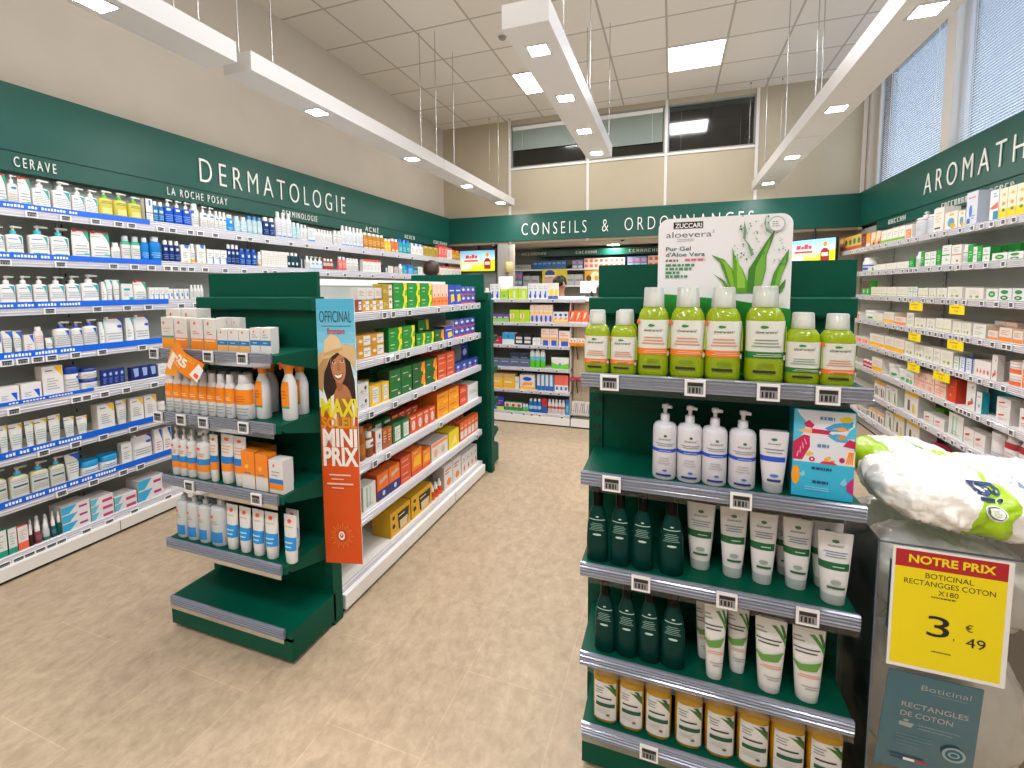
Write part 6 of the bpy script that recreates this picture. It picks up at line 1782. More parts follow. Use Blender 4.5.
def beam(x0, x1, z0, z1, y0, y1, lamps, cables, label):
    r = empty('hanging_light_beam', ((x0 + x1) / 2, (y0 + y1) / 2, z0))
    cx, cy = (x0 + x1) / 2, (y0 + y1) / 2
    tag(r, label, 'light', 'white beams hanging from the ceiling')
    b = MB()
    hw, hl, hh = (x1 - x0) / 2, (y1 - y0) / 2, z1 - z0
    t = .008
    b.prism([(-hw, 0), (hw, 0), (hw, hh), (-hw, hh)], -hl, hl, BEAM)
    b.v = [(p[1], p[0], p[2]) for p in b.v]
    b.f = [f[::-1] for f in b.f]
    b.build('housing', r)
    for y in lamps:
        f = MB()
        s = .052
        for a in ((-s - .012, -s - .012, s + .012, -s), (-s - .012, s, s + .012, s + .012), (-s - .012, -s, -s, s), (s, -s, s + .012, s)):
            f.box(a[0], a[1] + y - cy, -.004, a[2], a[3] + y - cy, .001, mat('#d9d9d6', .4))
        f.build('spot_frame', r)
        g = MB()
        g.add([(-s, y - cy - s, -.002), (s, y - cy - s, -.002), (s, y - cy + s, -.002), (-s, y - cy + s, -.002)], [(3, 2, 1, 0)], GLOW)
        g.build('spot_lens', r)
    for x, y in cables:
        c = MB()
        c.tube((x - cx, y - cy, hh), (x - cx, y - cy, ZC - z0), .0045, .0045, CHROME, 6)
        c.tube((x - cx, y - cy, hh), (x - cx, y - cy, hh + .02), .008, .006, CHROME, 8)
        c.build('cable', r)
    return r


LX0, LX1, LZ0, LZ1 = -2.46, -2.25, 2.73, 2.836
beam(LX0, LX1, LZ0, LZ1, -2.4, 1.94, (1.354, .1, -1.15), ((-2.44, 1.75), (-2.27, 1.75), (-2.44, -1.6), (-2.27, -1.6)), 'white beam with square spots, nearest camera on the left')
beam(LX0, LX1, LZ0, LZ1, 2.03, 4.32, (2.647, 3.876), ((-2.44, 2.12), (-2.27, 2.2), (-2.44, 4.2), (-2.29, 4.245)), 'white beam with square spots above the word DERMATOLOGIE')
beam(LX0, LX1, LZ0, LZ1, 4.328, 6.56, (5.11, 6.26), ((-2.30, 4.66), (-2.44, 6.4)), 'white beam with square spots ending at the far left')
beam(.93, 1.175, LZ0, LZ1, 4.472, 6.62, (5.09, 6.25), ((.95, 4.9), (1.15, 4.62), (1.05, 6.5)), 'white beam with square spots at the far right')
beam(.93, 1.175, LZ0, LZ1, 2.1, 4.464, (2.64, 3.84), ((1.04, 5.33 - 1.0), (1.15, 2.4), (.95, 2.4)), 'white beam with square spots below the right windows')
beam(.93, 1.175, LZ0, LZ1, -2.4, 2.09, (1.4, .15, -1.1), ((.95, -1.5), (1.15, 1.9)), 'added unseen white beam right of the camera and above it')  # out of view, added for the light it gives the room
beam(-.86, -.61, 2.835, 2.955, 2.32, 4.86, (2.58, 3.27, 3.99, 4.67), ((-.62, 2.7), (-.84, 2.7), (-.62, 4.695), (-.84, 4.695), (-.5 - .12, 3.6)), 'short white beam with four spots over the middle aisle')
beam(-.86, -.61, 2.835, 2.955, -2.2, .3, (-.1, -.9, -1.7), ((-.62, -1.9), (-.84, 0)), 'added unseen white beam over the middle aisle behind the camera')  # unseen beam added to light the fronts of the display
k = 0
for x0, y0, lab in ((-.105, 5.37, 'square light panel in the ceiling right of the middle beam'), (-1.881, 5.37, 'square light panel in the ceiling behind the middle beam'),
                    (-.105, 1.782, 'added unseen ceiling light panel above the aloe display'), (-1.881, 1.782, 'added unseen ceiling light panel above the gondola'), (-.105, -1.21, 'added unseen ceiling light panel behind the camera, right'), (-1.881, -1.21, 'added unseen ceiling light panel behind the camera, left')):  # the four panels on this line are out of view, added for light
    r = empty('ceiling_light', (x0, y0, ZC))
    tag(r, lab, 'light', 'square ceiling light panels')
    g = MB()
    g.add([(.02, .02, -.004), (.572, .02, -.004), (.572, .578, -.004), (.02, .578, -.004)], [(3, 2, 1, 0)], GLOWP)
    g.build('diffuser', r)
    f = MB()
    for a in ((0, 0, .592, .02), (0, .578, .592, .598), (0, .02, .02, .578), (.572, .02, .592, .578)):
        f.box(a[0], a[1], -.008, a[2], a[3], -.0005, OFFW)
    f.build('frame', r)
# smoke detector on the ceiling
sd = empty('smoke_detector', (-1.68, 4.55, ZC))
tag(sd, 'small round grey detector on the white ceiling tiles', 'smoke detector')
MB().tube((0, 0, -.012), (0, 0, 0), .06, .06, OFFW, 18).build('base', sd)
MB().tube((0, 0, -.035), (0, 0, -.012), .03, .045, mat('#8d8a84', .5), 18).build('sensor', sd)
# small hooks in the ceiling by the far wall
for x, y, lb in ((-2.66, 6.6, 'thin hanging wire left of the far left window'), (-2.38, 6.72, 'thin hanging wire at the left window edge'), (.88, 6.6, 'thin hanging wire in front of the black blind'), (1.23, 6.6, 'thin hanging wire right of the black window')):
    w = MB()
    w.tube((0, 0, 0), (0, 0, .75), .0022, .0022, CHROME, 6)
    w.tube((0, 0, .74), (0, 0, .76), .01, .01, CHROME, 8)
    tag(w.build('hanging_wire', None, (x, y, ZC - .76)), lb, 'wire', 'hanging wires at the far wall')

# ---------------------------------------------------------------- shelving
TAGM = {}


def price_tag(parent, x, z, w=.046, h=.036, y=-.0135):
    k = (w, h)
    if k not in TAGM:
        m = MB()
        m.box(-w / 2, -.006, -h / 2, w / 2, 0, h / 2, mat('#e9e9e8', .4))
        m.poly([(-w * .38, -.0064, -h * .36), (w * .40, -.0064, -h * .36), (w * .40, -.0064, h * .36), (-w * .38, -.0064, h * .36)], mat('#8f9294', .4))
        m.poly([(-w * .36, -.0067, h * .12), (w * .38, -.0067, h * .12), (w * .38, -.0067, h * .33), (-w * .36, -.0067, h * .33)], mat('#1d1f21', .4))
        for a, b in ((-.3, -.22), (-.14, -.02), (.04, .14), (.2, .26)):
            m.poly([(a * w, -.0067, -h * .3), (b * w, -.0067, -h * .3), (b * w, -.0067, h * .04), (a * w, -.0067, h * .04)], mat('#1d1f21', .4))
        o = m.build('price_tag')
        TAGM[k] = o.data
        bpy.data.objects.remove(o)
    o = bpy.data.objects.new('price_tag', TAGM[k])
    COL.objects.link(o)
    o.parent = parent
    o.location = (x, y, z)
    return o


def rail_prof(up, down):
    H = up + down
    pts = [(0, up), (-.007, up)]
    for i, t in enumerate((.08, .2, .28, .45, .5, .68, .74, .9)):
        pts.append((-.0095 if i % 2 else -.0125, up - H * t))
    pts += [(-.010, -down), (0, -down)]
    return pts


def shelf_on(root, x0, x1, z, depth, plate, rail, up, down, tags=(), tagsize=None, strip=None, thick=.022, brackets=None, rx=None):
    s = MB()
    s.box(x0, 0, z - thick, x1, depth, z, plate)
    s.box(x0, 0, z - thick - .012, x1, .012, z - thick, plate)
    sh = s.build('shelf', root)
    r = MB()
    a, b = rx or (x0, x1)
    r.prism([(y, z + q) for y, q in rail_prof(up, down)], a, b, rail)
    r.build('front_rail', sh)
    if strip:
        q = MB()
        a, b, t0, t1 = strip[:4]
        ya = -.0135
        q.box(a, ya, z + up - (up + down) * t1, b, ya + .003, z + up - (up + down) * t0 + .003, BLUE)
        q2 = random.Random(int(z * 1000))
        if len(strip) > 4:
            xx = strip[4]
            hz = (up + down) * (t1 - t0)
            zc = z + up - (up + down) * (t0 + t1) / 2
            while xx < strip[5]:
                for _ in range(q2.randrange(3, 9)):
                    q.box(xx, ya - .0006, zc - hz * .2, xx + .009, ya, zc + hz * (.2 if q2.random() < .7 else .28), mat('#e8f0fa'))
                    xx += .0135
                xx += .014
        q.build('shelf_strip', sh)
    if rail is RAILG:
        c = MB()
        c.prism([(-.0105, z - down), (-.008, z - down), (-.008, z - down - .017), (-.0105, z - down - .017)], a, b, ACRYL)
        c.build('clear_lip', sh)
    for c in brackets or ():
        k = MB()
        k.add([(c - .0015, .012, z - thick), (c - .0015, depth, z - thick), (c - .0015, depth, z - .085), (c - .0015, depth - .03, z - .09), (c - .0015, .03, z - thick - .018),
               (c + .0015, .012, z - thick), (c + .0015, depth, z - thick), (c + .0015, depth, z - .085), (c + .0015, depth - .03, z - .09), (c + .0015, .03, z - thick - .018)],
              [(0, 1, 2, 3, 4), (9, 8, 7, 6, 5), (0, 5, 6, 1), (1, 6, 7, 2), (2, 7, 8, 3), (3, 8, 9, 4), (4, 9, 5, 0)], plate)
        k.build('bracket', sh)
    for t in tags:
        price_tag(sh, t, z + (up - down) / 2 - (.004 if strip is None else (up + down) * .24), *(tagsize or (.046, .036)))
    return sh


def wall_unit(label, cat, loc, rz, x0, x1, depth, keys, up, down, sgn, base_out, top, bays, strips={}, tagsize=None):
    r = empty('wall_shelving', loc, rz)
    tag(r, label, cat)
    m = MB()
    m.box(x0, depth, .0, x1, depth + .02, top, STEEL)
    m.build('back_panel', r)
    for b in bays:
        u = MB()
        u.box(b - .02, depth - .012, 0, b + .02, depth, top, STEEL)
        for i in range(int(top / .05)):
            u.add([(b - .004, depth - .0125, .04 + i * .05), (b + .004, depth - .0125, .04 + i * .05), (b + .004, depth - .0125, .06 + i * .05), (b - .004, depth - .0125, .06 + i * .05)], [(0, 1, 2, 3)], BLACK)
        u.build('upright', r)
    k = MB()
    zb = SHELF_Z[keys[-1]]
    k.box(x0, -base_out, .018, x1, 0, zb - .03, WHITE)
    k.box(x0, -base_out + .02, 0, x1, 0, .018, BLACK)
    for b in bays:
        k.box(b - .0015, -base_out - .0005, .018, b + .0015, -base_out + .001, zb - .03, DARK)
    k.build('plinth', r)
    for q in keys:
        shelf_on(r, x0, x1, SHELF_Z[q], depth - .014, OFFW, RAILW, up, down, [sgn * t for t in TAGS[q]], tagsize, strips.get(q))
    return r


bpy.context.view_layer.update()
wall_unit('long white dermatology shelving along the left wall', 'shelving', (-3.25, 0, 0), PI / 2, -2.2, 6.72, .30, ['L%d' % i for i in range(1, 9)], .012, .056, 1, .05, 2.2,
          (-.9, .43, 1.76, 3.09, 4.42, 5.75),
          {'L1': (.9, 2.075, 0, .42, 1.38, 1.68), 'L2': (.9, 2.13, 0, .42, 1.28, 1.60), 'L3': (.9, 2.16, 0, .45, 1.25, 1.65), 'L4': (.9, 2.16, 0, .5, 1.33, 1.58), 'L5': (.9, 1.70, 0, .25, 1.33, 1.5), 'L6': (.9, 2.1, 0, .5, 1.30, 1.62), 'L7': (.9, 2.2, 0, .5, 1.28, 1.74)}, (.05, .034))
wall_unit('long white aromatherapy shelving along the right wall', 'shelving', (1.96, 0, 0), -PI / 2, -6.72, 1.5, .235, ['R%d' % i for i in range(1, 9)], .012, .04, -1, .0, 2.2,
          (-5.9, -4.9, -3.9, -2.9, -1.9, -.9, .1), {}, (.042, .034))

# pharmacy gondola in the middle of the room
gd = empty('gondola', (-1.43, 0, 0), PI / 2)
tag(gd, 'white two-sided gondola of medicine cartons behind the sunscreen endcap', 'shelving')
GY0, GY1 = 1.632, 3.30
m = MB()
m.box(GY0, .30, .0, GY1, .33, 1.522, STEEL)
m.box(GY0, .295, 1.522, GY1, .335, 1.556, WHITE)
m.build('spine_panel', gd)
m = MB()
m.box(GY0, -.035, .02, GY1, .665, SHELF_Z['G6'] - .025, WHITE)
m.box(GY0, -.015, 0, GY1, .645, .02, BLACK)
m.box(2.765, -.0355, .02, 2.768, -.034, .09, DARK)
m.build('plinth', gd)
for q in ('G1', 'G2', 'G3', 'G4', 'G5', 'G6'):
    z = SHELF_Z[q]
    shelf_on(gd, GY0, GY1, z, .30, OFFW, RAILW, .002, .042 if q != 'G6' else .07, TAGS[q], (.04, .034))
    k = MB()
    k.box(GY0, .33, z - .022, GY1, .63, z, OFFW)
    k.prism([(.63 - y, z + c) for y, c in rail_prof(.002, .042)], GY0, GY1, RAILW)
    k.build('rear_shelf', gd)


def endcap(label, loc, rz, W, keys, sx0, sx1, sz, tags, railw=None, base_x=(0, None), depth=.25, hz=(1.411, 1.469, 1.577), bar=(-.02, .655), head=(.0, .64), lp=-.045, br=True):
    r = empty('endcap_display', loc, rz)
    tag(r, label, 'display shelf')
    bx1 = base_x[1] or W
    m = MB()
    zb = sz[-1]
    m.box(base_x[0], 0, .02, bx1, depth, zb - .03, GREEN)
    m.box(base_x[0] + .02, .03, 0, bx1 - .02, depth, .02, BLACK)
    m.build('base', r)
    m = MB()
    m.box(sx0 - .02, depth, .0, W + .0, depth + .02, hz[0], GREEN)
    for z in (.42, .80, 1.10):
        m.box(sx0 - .02, depth - .0006, z, W, depth, z + .002, mat('#013428'))
    m.build('back_panel', r)
    m = MB()
    m.prism([(depth - .035, hz[0]), (depth - .04, hz[0] + .006), (depth - .04, hz[1] - .004), (depth - .034, hz[1]), (depth + .035, hz[1]), (depth + .035, hz[0])], bar[0], bar[1], GREEN)
    m.build('top_bar', r)
    m = MB()
    m.box(head[0], depth + .012, hz[1], head[1], depth + .03, hz[2], GREEN)
    m.build('header_panel', r)
    for x in (lp, W - .035):
        m = MB()
        m.box(x, depth - .012, 0, x + .04, depth + .045, hz[0], GREEN)
        for i in range(26):
            z = .17 + i * .047
            m.add([(x + .010, depth - .0124, z), (x + .018, depth - .0124, z), (x + .018, depth - .0124, z + .018), (x + .010, depth - .0124, z + .018)], [(0, 1, 2, 3)], BLACK)
            m.add([(x + .026, depth - .0124, z), (x + .034, depth - .0124, z), (x + .034, depth - .0124, z + .018), (x + .026, depth - .0124, z + .018)], [(0, 1, 2, 3)], BLACK)
        m.build('post', r)
    for i, z in enumerate(sz):
        last = i == len(sz) - 1
        shelf_on(r, base_x[0] if last else sx0, bx1 if last else sx1, z, depth, GREEN, RAILG, .009, .031, tags[i], (.052, .044), None, .03 if last else .018, None if last else (sx0 + .002, sx1 - .002),
                 (sx0 + .01, (railw or sx1)) if br else None)
    return r


def loc_tags(fx, x0):
    return [[t - x0 for t in TAGS[fx + str(i)]] for i in range(1, 6)]


endcap('dark green sunscreen endcap with empty bottom shelf, nearest gondola end', (-2.08, 1.315, 0), 0, .68, 'E', .0, .672, [SHELF_Z['E%d' % i] for i in range(1, 6)], loc_tags('E', -2.08), .655, (0, .685))
endcap('dark green aloe vera display in the right foreground', (-.25, 1.315, 0), 0, .74, 'D', .005, .713, [SHELF_Z['D%d' % i] for i in range(1, 6)], loc_tags('D', -.25), None, (.012, .718), .25, (1.411, 1.469, 1.577), (-.012, .742), (.012, .752), -.008, False)
endcap('dark green endcap at the far end of the gondola', (-1.40, 3.615, 0), PI, .69, 'X', .0, .675, [1.10, .84, .56, .30, .16], [[]] * 5, None, (0, .685), .22, (1.411, 1.469, 1.615), (-.02, .70), (.02, .68))
# gondola behind the aloe display, seen only from the side
g2 = empty('gondola', (-.22, 0, 0), 0)
tag(g2, 'white gondola hidden behind the aloe display', 'shelving')
m = MB()
m.box(.34, 1.62, 0, .37, 3.3, 1.50, STEEL)
m.build('spine_panel', g2)
m = MB()
m.box(0, 1.62, .02, .70, 3.3, .11, WHITE)
m.box(.02, 1.64, 0, .68, 3.28, .02, BLACK)
m.build('plinth', g2)
for z in (.374, .638, .897, 1.154, 1.36):
    m = MB()
    m.box(.03, 1.62, z - .022, .34, 3.3, z, OFFW)
    m.box(.37, 1.62, z - .022, .67, 3.3, z, OFFW)
    m.build('shelf', g2)

# counter with goods on its front
cs = empty('wall_shelving', (0, 4.75, 0), 0)
tag(cs, 'white six-shelf counter front unit at the end of the aisle', 'shelving')
m = MB()
m.box(-2.02, .30, 0, -1.0, .32, 1.36, mat('#77776f', .6))
m.build('back_panel', cs)
m = MB()
m.box(-2.02, -.02, .018, -1.012, .0, .098, WHITE)
m.box(-2.02, .0, 0, -1.012, .02, .018, BLACK)
m.build('plinth', cs)
for i in range(1, 7):
    z = SHELF_Z['F%d' % i]
    shelf_on(cs, -2.02, -.86 if i == 1 else (-.80 if i == 2 else -1.012), z, .30, OFFW, RAILW, .003, .034, TAGS['F%d' % i], (.034, .026))
for x in (-2.02, -1.016):
    m = MB()
    m.box(x - .004, .02, .1, x + .004, .30, 1.36, mat('#c9c6be', .5))
    m.build('side_panel', cs)
ct = empty('service_counter', (0, 4.75, 0), 0)
tag(ct, 'pale wood service counter with white top beyond the aloe display', 'counter')
m = MB()
m.box(-1.0, .12, .0, 1.1, .7, 1.36, WOOD)
m.build('body', ct)
m = MB()
m.box(-1.01, .06, 1.36, 1.1, .78, 1.405, WHITE)
m.build('countertop', ct)
m = MB()
m.box(-2.0, .33, 1.36, -1.01, .78, 1.40, WHITE)
m.box(-2.0, .40, 0, -1.01, .72, 1.36, WOOD)
m.build('side_section', ct)
m = MB()
m.box(-1.0, -.02, .018, .5, .12, .10, WHITE)
m.box(-1.0, .0, 0, .5, .12, .018, BLACK)
m.build('plinth', ct)
for z in (.88, .51):
    m = MB()
    m.box(-1.0, .0, z - .004, -.72, .115, z, ACRYL)
    m.box(-1.0, .0, z - .004, -.72, .004, z + .03, ACRYL)
    m.tube((-.95, .11, z - .15), (-.95, .03, z - .01), .006, .006, DARK, 6)
    m.build('clip_shelf', ct)
m = MB()
m.box(-1.0, -.02, .14, -.6, .115, .15, WHITE)
m.box(-1.0, -.02, .14, -.6, -.012, .2, ACRYL)
m.build('clip_bin', ct)

# ---------------------------------------------------------------- goods onto shelves
NTH = ['top', 'second', 'third', 'fourth', 'fifth', 'sixth', 'seventh', 'lowest']
fixL = lambda s, b, z: ((-3.27 - b, s, z), PI / 2)
fixG = lambda s, b, z: ((-1.45 - b, s, z), PI / 2)
fixR = lambda s, b, z: ((1.985 + b, s, z), -PI / 2)
fixE = lambda s, b, z: ((s, 1.335 + b, z), 0)
fixF = lambda s, b, z: ((s, 4.77 + b, z), 0)
fixB = lambda s, b, z: ((s, 8.45 + b, z), 0)
for K, fx, n, ph, kd in (('D', fixE, 5, 'aloe display', 'gift_carton'), ('E', fixE, 4, 'sunscreen endcap', 'sunscreen_carton'), ('L', fixL, 8, 'dermatology wall', 'skincare_carton'), ('G', fixG, 6, 'gondola side', 'medicine_carton'), ('R', fixR, 8, 'aromatherapy wall', 'remedy_carton'), ('F', fixF, 6, 'counter front', 'hygiene_carton'), ('B', fixB, 2, 'back room', 'medicine_box')):
    for i in range(1, n + 1):
        w = NTH[i - 1] if i < n or K == 'E' else ('lowest' if K != 'B' else 'second')
        fill(fx, ROWS[K + str(i)], w + ' ' + ph + ' shelf', kd)

# ---------------------------------------------------------------- signs and printed boards


def ell(cu, cv, ru, rv, n=22, a0=0, a1=2 * PI, rot=0):
    p = []
    for i in range(n):
        t = a0 + (a1 - a0) * i / (n if abs(a1 - a0 - 2 * PI) < 1e-6 else n - 1)
        x, y = ru * math.cos(t), rv * math.sin(t)
        p.append((cu + x * math.cos(rot) - y * math.sin(rot), cv + x * math.sin(rot) + y * math.cos(rot)))
    return p


class Board:
    """flat printed board: layers of ink in the board's own plane (u right, v up, metres)"""

    def __init__(s, fn):
        s.fn, s.k, s.mb = fn, 0, MB()

    def ink(s, pts, hx, rough=.45):
        s.k += 1
        o = .0004 + .00006 * s.k
        s.mb.poly([s.fn(u, v, o) for u, v in pts], mat(hx, rough))

    def rect(s, u0, v0, u1, v1, hx):
        s.ink([(u0, v0), (u1, v0), (u1, v1), (u0, v1)], hx)

    def text(s, t, u, v, h, hx, width=None, align='L', bold=0, rot=0):
        s.k += 1
        o = .0004 + .00006 * s.k
        c, d = math.cos(rot), math.sin(rot)
        add_text(s.mb, t, width, h, mat(hx), lambda a, b: s.fn(u + a * c - b * d, v + a * d + b * c, o), align, bold, 4)

    def bars(s, u0, v1, u1, n, pitch, h, hx, seed=1):
        rr = random.Random(seed)
        for i in range(n):
            u = u0
            e = u0 + (u1 - u0) * rr.uniform(.62, 1)
            v = v1 - pitch * i
            while u < e:
                w = rr.uniform(.5, 1.6) * h * 1.6
                s.rect(u, v - h, min(e, u + w), v, hx)
                u += w + h * .5


# tall banner beside the gondola
so = empty('promotion_banner', (-1.4035, 1.5265, .312), math.atan2(.045, .185))
tag(so, 'tall sunscreen banner of a woman in a straw hat reading MAXI SOLEIL MINI PRIX', 'banner')
SW, SH = .166, 1.15
m = MB()
m.box(0, 0, 0, SW, .004, SH, WHITE)
m.build('board', so)
b = Board(lambda u, v, o: (u * SW, -o, (1 - v) * SH))
sky = ['#4fb0d2', '#5ab6d6', '#68bddb', '#78c5df', '#8bcee4', '#a0d7e9', '#b7e0ee', '#cfe9f2', '#e0eff4', '#e8f1f3']
for i, c in enumerate(sky):
    b.rect(0, .04 * i, 1, .04 * (i + 1), c)
b.rect(0, .40, 1, .63, '#c64c1c')
b.rect(0, .615, 1, 1, '#d9500f')
b.ink([(.15, .26), (.3, .212), (.6, .192), (.85, .23), (.95, .3), (.99, .44), (.72, .44), (.5, .46), (.32, .46), (.3, .42), (.12, .33)], '#2a1712')
b.ink([(.3, .36), (.55, .335), (.82, .345), (.95, .41), (.9, .47), (.3, .47)], '#f0ece8')
b.ink(ell(.62, .375, .24, .062), '#b5774a')
b.ink([(.42, .37), (.80, .36), (.88, .42), (.86, .47), (.46, .47)], '#a96c42')
b.ink([(.40, .27), (.66, .26), (.62, .335), (.50, .34)], '#a26640')
b.ink(ell(.53, .243, .2, .066, rot=.06), '#bd8055')
b.ink([(.44, .17), (.66, .175), (.74, .215), (.6, .2), (.4, .225), (.34, .25), (.36, .2)], '#2a1712')
for cu in (.42, .64):
    b.ink(ell(cu, .233 - (.004 if cu > .5 else 0), .046, .0048), '#efe6de')
    b.ink(ell(cu, .232 - (.004 if cu > .5 else 0), .024, .0048), '#2c1a14')
    b.ink([(cu - .07, .2225), (cu, .2165), (cu + .07, .2205), (cu, .2195)], '#3a2218')
    b.ink([(cu - .055, .2305), (cu, .2265), (cu + .055, .2295), (cu, .2285)], '#2a1712')
b.ink([(.51, .235), (.56, .235), (.59, .262), (.50, .264)], '#a76b44')
b.ink([(.40, .274), (.50, .279), (.66, .270), (.62, .290), (.52, .297), (.43, .288)], '#8e3a30')
b.ink([(.42, .277), (.51, .281), (.64, .274), (.60, .287), (.52, .291), (.45, .285)], '#faf6f0')
b.ink([(.0, .205), (.2, .188), (.75, .165), (.97, .172), (1, .2), (.97, .262), (.82, .222), (.52, .195), (.32, .216), (.16, .27), (.1, .345), (.0, .33)], '#d8b683')
b.ink([(.0, .25), (.14, .22), (.3, .215), (.16, .27), (.1, .345), (.0, .33)], '#b9915c')
b.ink([(.16, .198), (.2, .15), (.36, .128), (.52, .133), (.62, .16), (.66, .182), (.4, .19)], '#e2c496')
b.ink([(.15, .200), (.4, .186), (.66, .176), (.665, .186), (.42, .199), (.16, .211)], '#c9a26a')
b.rect(.12, .098, .9, .1, '#3a5662')
b.text('OFFICINAL', .08, .085, -.042, '#274a56', .84, 'L', -.004)
b.text('Bronzant', .28, .128, -.022, '#c8302c', .46, 'L', .012, 0)
b.text('MAXI', .03, .432, -.064, '#e8dc1c', .96, 'L', .035)
b.text('SOLEIL', .03, .475, -.038, '#e09a10', .94, 'L', .04)
b.text('MINI', .05, .545, -.064, '#f3efe8', .92, 'L', .04)
b.text('PRIX', .05, .618, -.066, '#f3efe8', .94, 'L', .04)
for i, (w, h) in enumerate(((.62, .006), (.5, .004), (.72, .007), (.46, .004))):
    b.bars(.5 - w / 2, .652 + i * .016 + h, .5 + w / 2, 1, .02, h, '#f3d9c4', i)
for i in range(26):
    a = 2 * PI * i / 26
    r0, r1 = .16, .25 if i % 2 else .31
    d = .006
    b.ink([(.5 + r0 * math.cos(a - d), .885 + r0 * .16 * math.sin(a - d)), (.5 + r1 * math.cos(a - d), .885 + r1 * .16 * math.sin(a - d)),
           (.5 + r1 * math.cos(a + .035), .885 + r1 * .16 * math.sin(a + .035)), (.5 + r0 * math.cos(a + .035), .885 + r0 * .16 * math.sin(a + .035))], '#f0a04c')
b.ink(ell(.5, .885, .085, .017), '#f6efe6')
b.ink(ell(.5, .884, .045, .009), '#c64a18')
b.ink(ell(.5, .882, .02, .004), '#f6efe6')
b.mb.build('print', so)

# aloe board standing behind the bottles, in a green tray
ab = empty('advertising_board', (-.042, 1.452, 1.2475), 0)
tag(ab, 'white aloe vera board with leaves and green tray behind the gel bottles', 'sign')
AW, AH = .352, .455
rc = .03
out = [(0, 0), (AW, 0)] + [(AW - rc + rc * math.cos(t), AH - rc + rc * math.sin(t)) for t in [PI / 2 * i / 6 for i in range(7)]] + [(rc + rc * math.cos(t), AH - rc + rc * math.sin(t)) for t in [PI / 2 + PI / 2 * i / 6 for i in range(7)]]
m = MB()
n = len(out)
m.add([(u, 0, v) for u, v in out] + [(u, .005, v) for u, v in out], [tuple(range(n)), tuple(range(n, 2 * n))[::-1]] + [(i, (i + 1) % n, n + (i + 1) % n, n + i)[::-1] for i in range(n)], mat('#e9e9ec', .45))
m.build('board', ab)
m = MB()
m.box(-.002, -.03, 0, AW + .002, -.004, .005, mat('#0a8a2c', .4))
m.add([(-.002, -.006, 0), (AW + .002, -.006, 0), (AW + .002, -.006, .19), (AW * .6, -.006, .215), (-.002, -.006, .235), (-.002, -.004, 0), (AW + .002, -.004, 0), (AW + .002, -.004, .19), (AW * .6, -.004, .215), (-.002, -.004, .235)], [(0, 1, 2, 3, 4), (9, 8, 7, 6, 5), (1, 6, 7, 2), (4, 3, 8, 9), (3, 2, 7, 8), (0, 4, 9, 5)], mat('#0a8a2c', .4))
m.build('tray', ab)
U = lambda x: (x - 70) / 890 * AW
V = lambda y, x=500: AH - (y - (112 - (x - 70) * .058)) / 890 * AW
b = Board(lambda u, v, o: (u, -o, v))
b.rect(U(176), V(184, 176), U(382), V(134, 176), '#17181a')
b.text('ZUCCARI', U(188), V(176, 188), .013, '#f2f2f2', U(374) - U(188), 'L', .02)
b.text('aloevera', U(126), V(250, 126), .0175, '#3a3f42', U(440) - U(126), 'L', -.005)
b.text('2', U(446), V(204, 446), .008, '#3a3f42')
b.bars(U(205), V(258, 205), U(370), 2, .0045, .0016, '#6d8a86', 3)
b.text('Pur Gel', U(126), V(347, 126), .0115, '#24584e', U(300) - U(126), 'L', .01)
b.text("d'Aloe Vera", U(126), V(390, 126), .0115, '#24584e', U(398) - U(126), 'L', .01)
b.bars(U(126), V(412, 126), U(250), 1, .01, .006, '#8a4a5a', 4)
b.bars(U(262), V(400, 262), U(425), 1, .01, .0065, '#e0607a', 5)
for i, y in enumerate((446, 474, 502, 530)):
    b.bars(U(126), V(y, 126), U((345, 382, 265, 322)[i]), 1, .01, .0068, '#3f8a62', 6 + i)
leaf = [[(560, 640), (520, 560), (455, 500), (540, 560), (570, 600)], [(590, 640), (545, 540), (500, 420), (440, 362), (530, 400), (585, 470), (610, 560), (640, 640)],
        [(600, 640), (590, 500), (580, 310), (605, 400), (650, 470), (685, 560), (690, 640)], [(680, 640), (690, 470), (730, 400), (790, 290), (848, 195), (840, 250), (800, 380), (800, 480), (780, 570), (760, 640)],
        [(820, 640), (850, 500), (890, 420), (938, 335), (935, 420), (900, 520), (870, 640)], [(860, 640), (905, 570), (925, 545), (920, 600), (890, 650)]]
for j, L in enumerate(leaf):
    b.ink([(U(x), V(y)) for x, y in L], ('#3f7a1c', '#4f8f1c', '#5aa01e', '#3c7d1e', '#4c9122', '#2f6d1c')[j])
    cx = sum(x for x, y in L) / len(L)
    cy = sum(y for x, y in L) / len(L)
    b.ink([(U(x * .55 + cx * .45 + 8), V(y * .75 + cy * .25)) for x, y in L], ('#63a02a', '#8ab82e', '#8fc63a', '#6fae34', '#74b43a', '#4f8f2a')[j])
rr = random.Random(11)
for i in range(70):
    cx, cy = rr.choice(((660, 190), (640, 240), (790, 150), (740, 240), (890, 250), (700, 330), (880, 380), (640, 370)))
    x, y = cx + rr.gauss(0, 34), cy + rr.gauss(0, 40)
    if 570 < x < 945 and 90 < y < 420:
        r = rr.choice((.0012, .0018, .0026))
        b.ink(ell(U(x), V(y), r, r * rr.uniform(.7, 1.6), 8), rr.choice(('#4f8a52', '#7aa878', '#38603c', '#96b894')))
for P in ([(650, 130), (668, 200), (660, 260), (690, 300), (720, 370), (700, 380), (676, 300), (646, 250)], [(790, 90), (776, 150), (790, 210), (830, 230), (820, 215), (786, 180)], [(860, 400), (900, 440), (935, 430), (900, 425)]):
    b.ink([(U(x), V(y)) for x, y in P], '#6d9a6c')
b.ink(ell(U(855), V(140, 855), .021, .021), '#aab8b0')
b.ink(ell(U(855), V(140, 855), .018, .018), '#e6e8e8')
b.bars(U(828), V(122, 855), U(884), 3, .006, .0028, '#8a9c92', 21)
b.mb.build('print', ab)

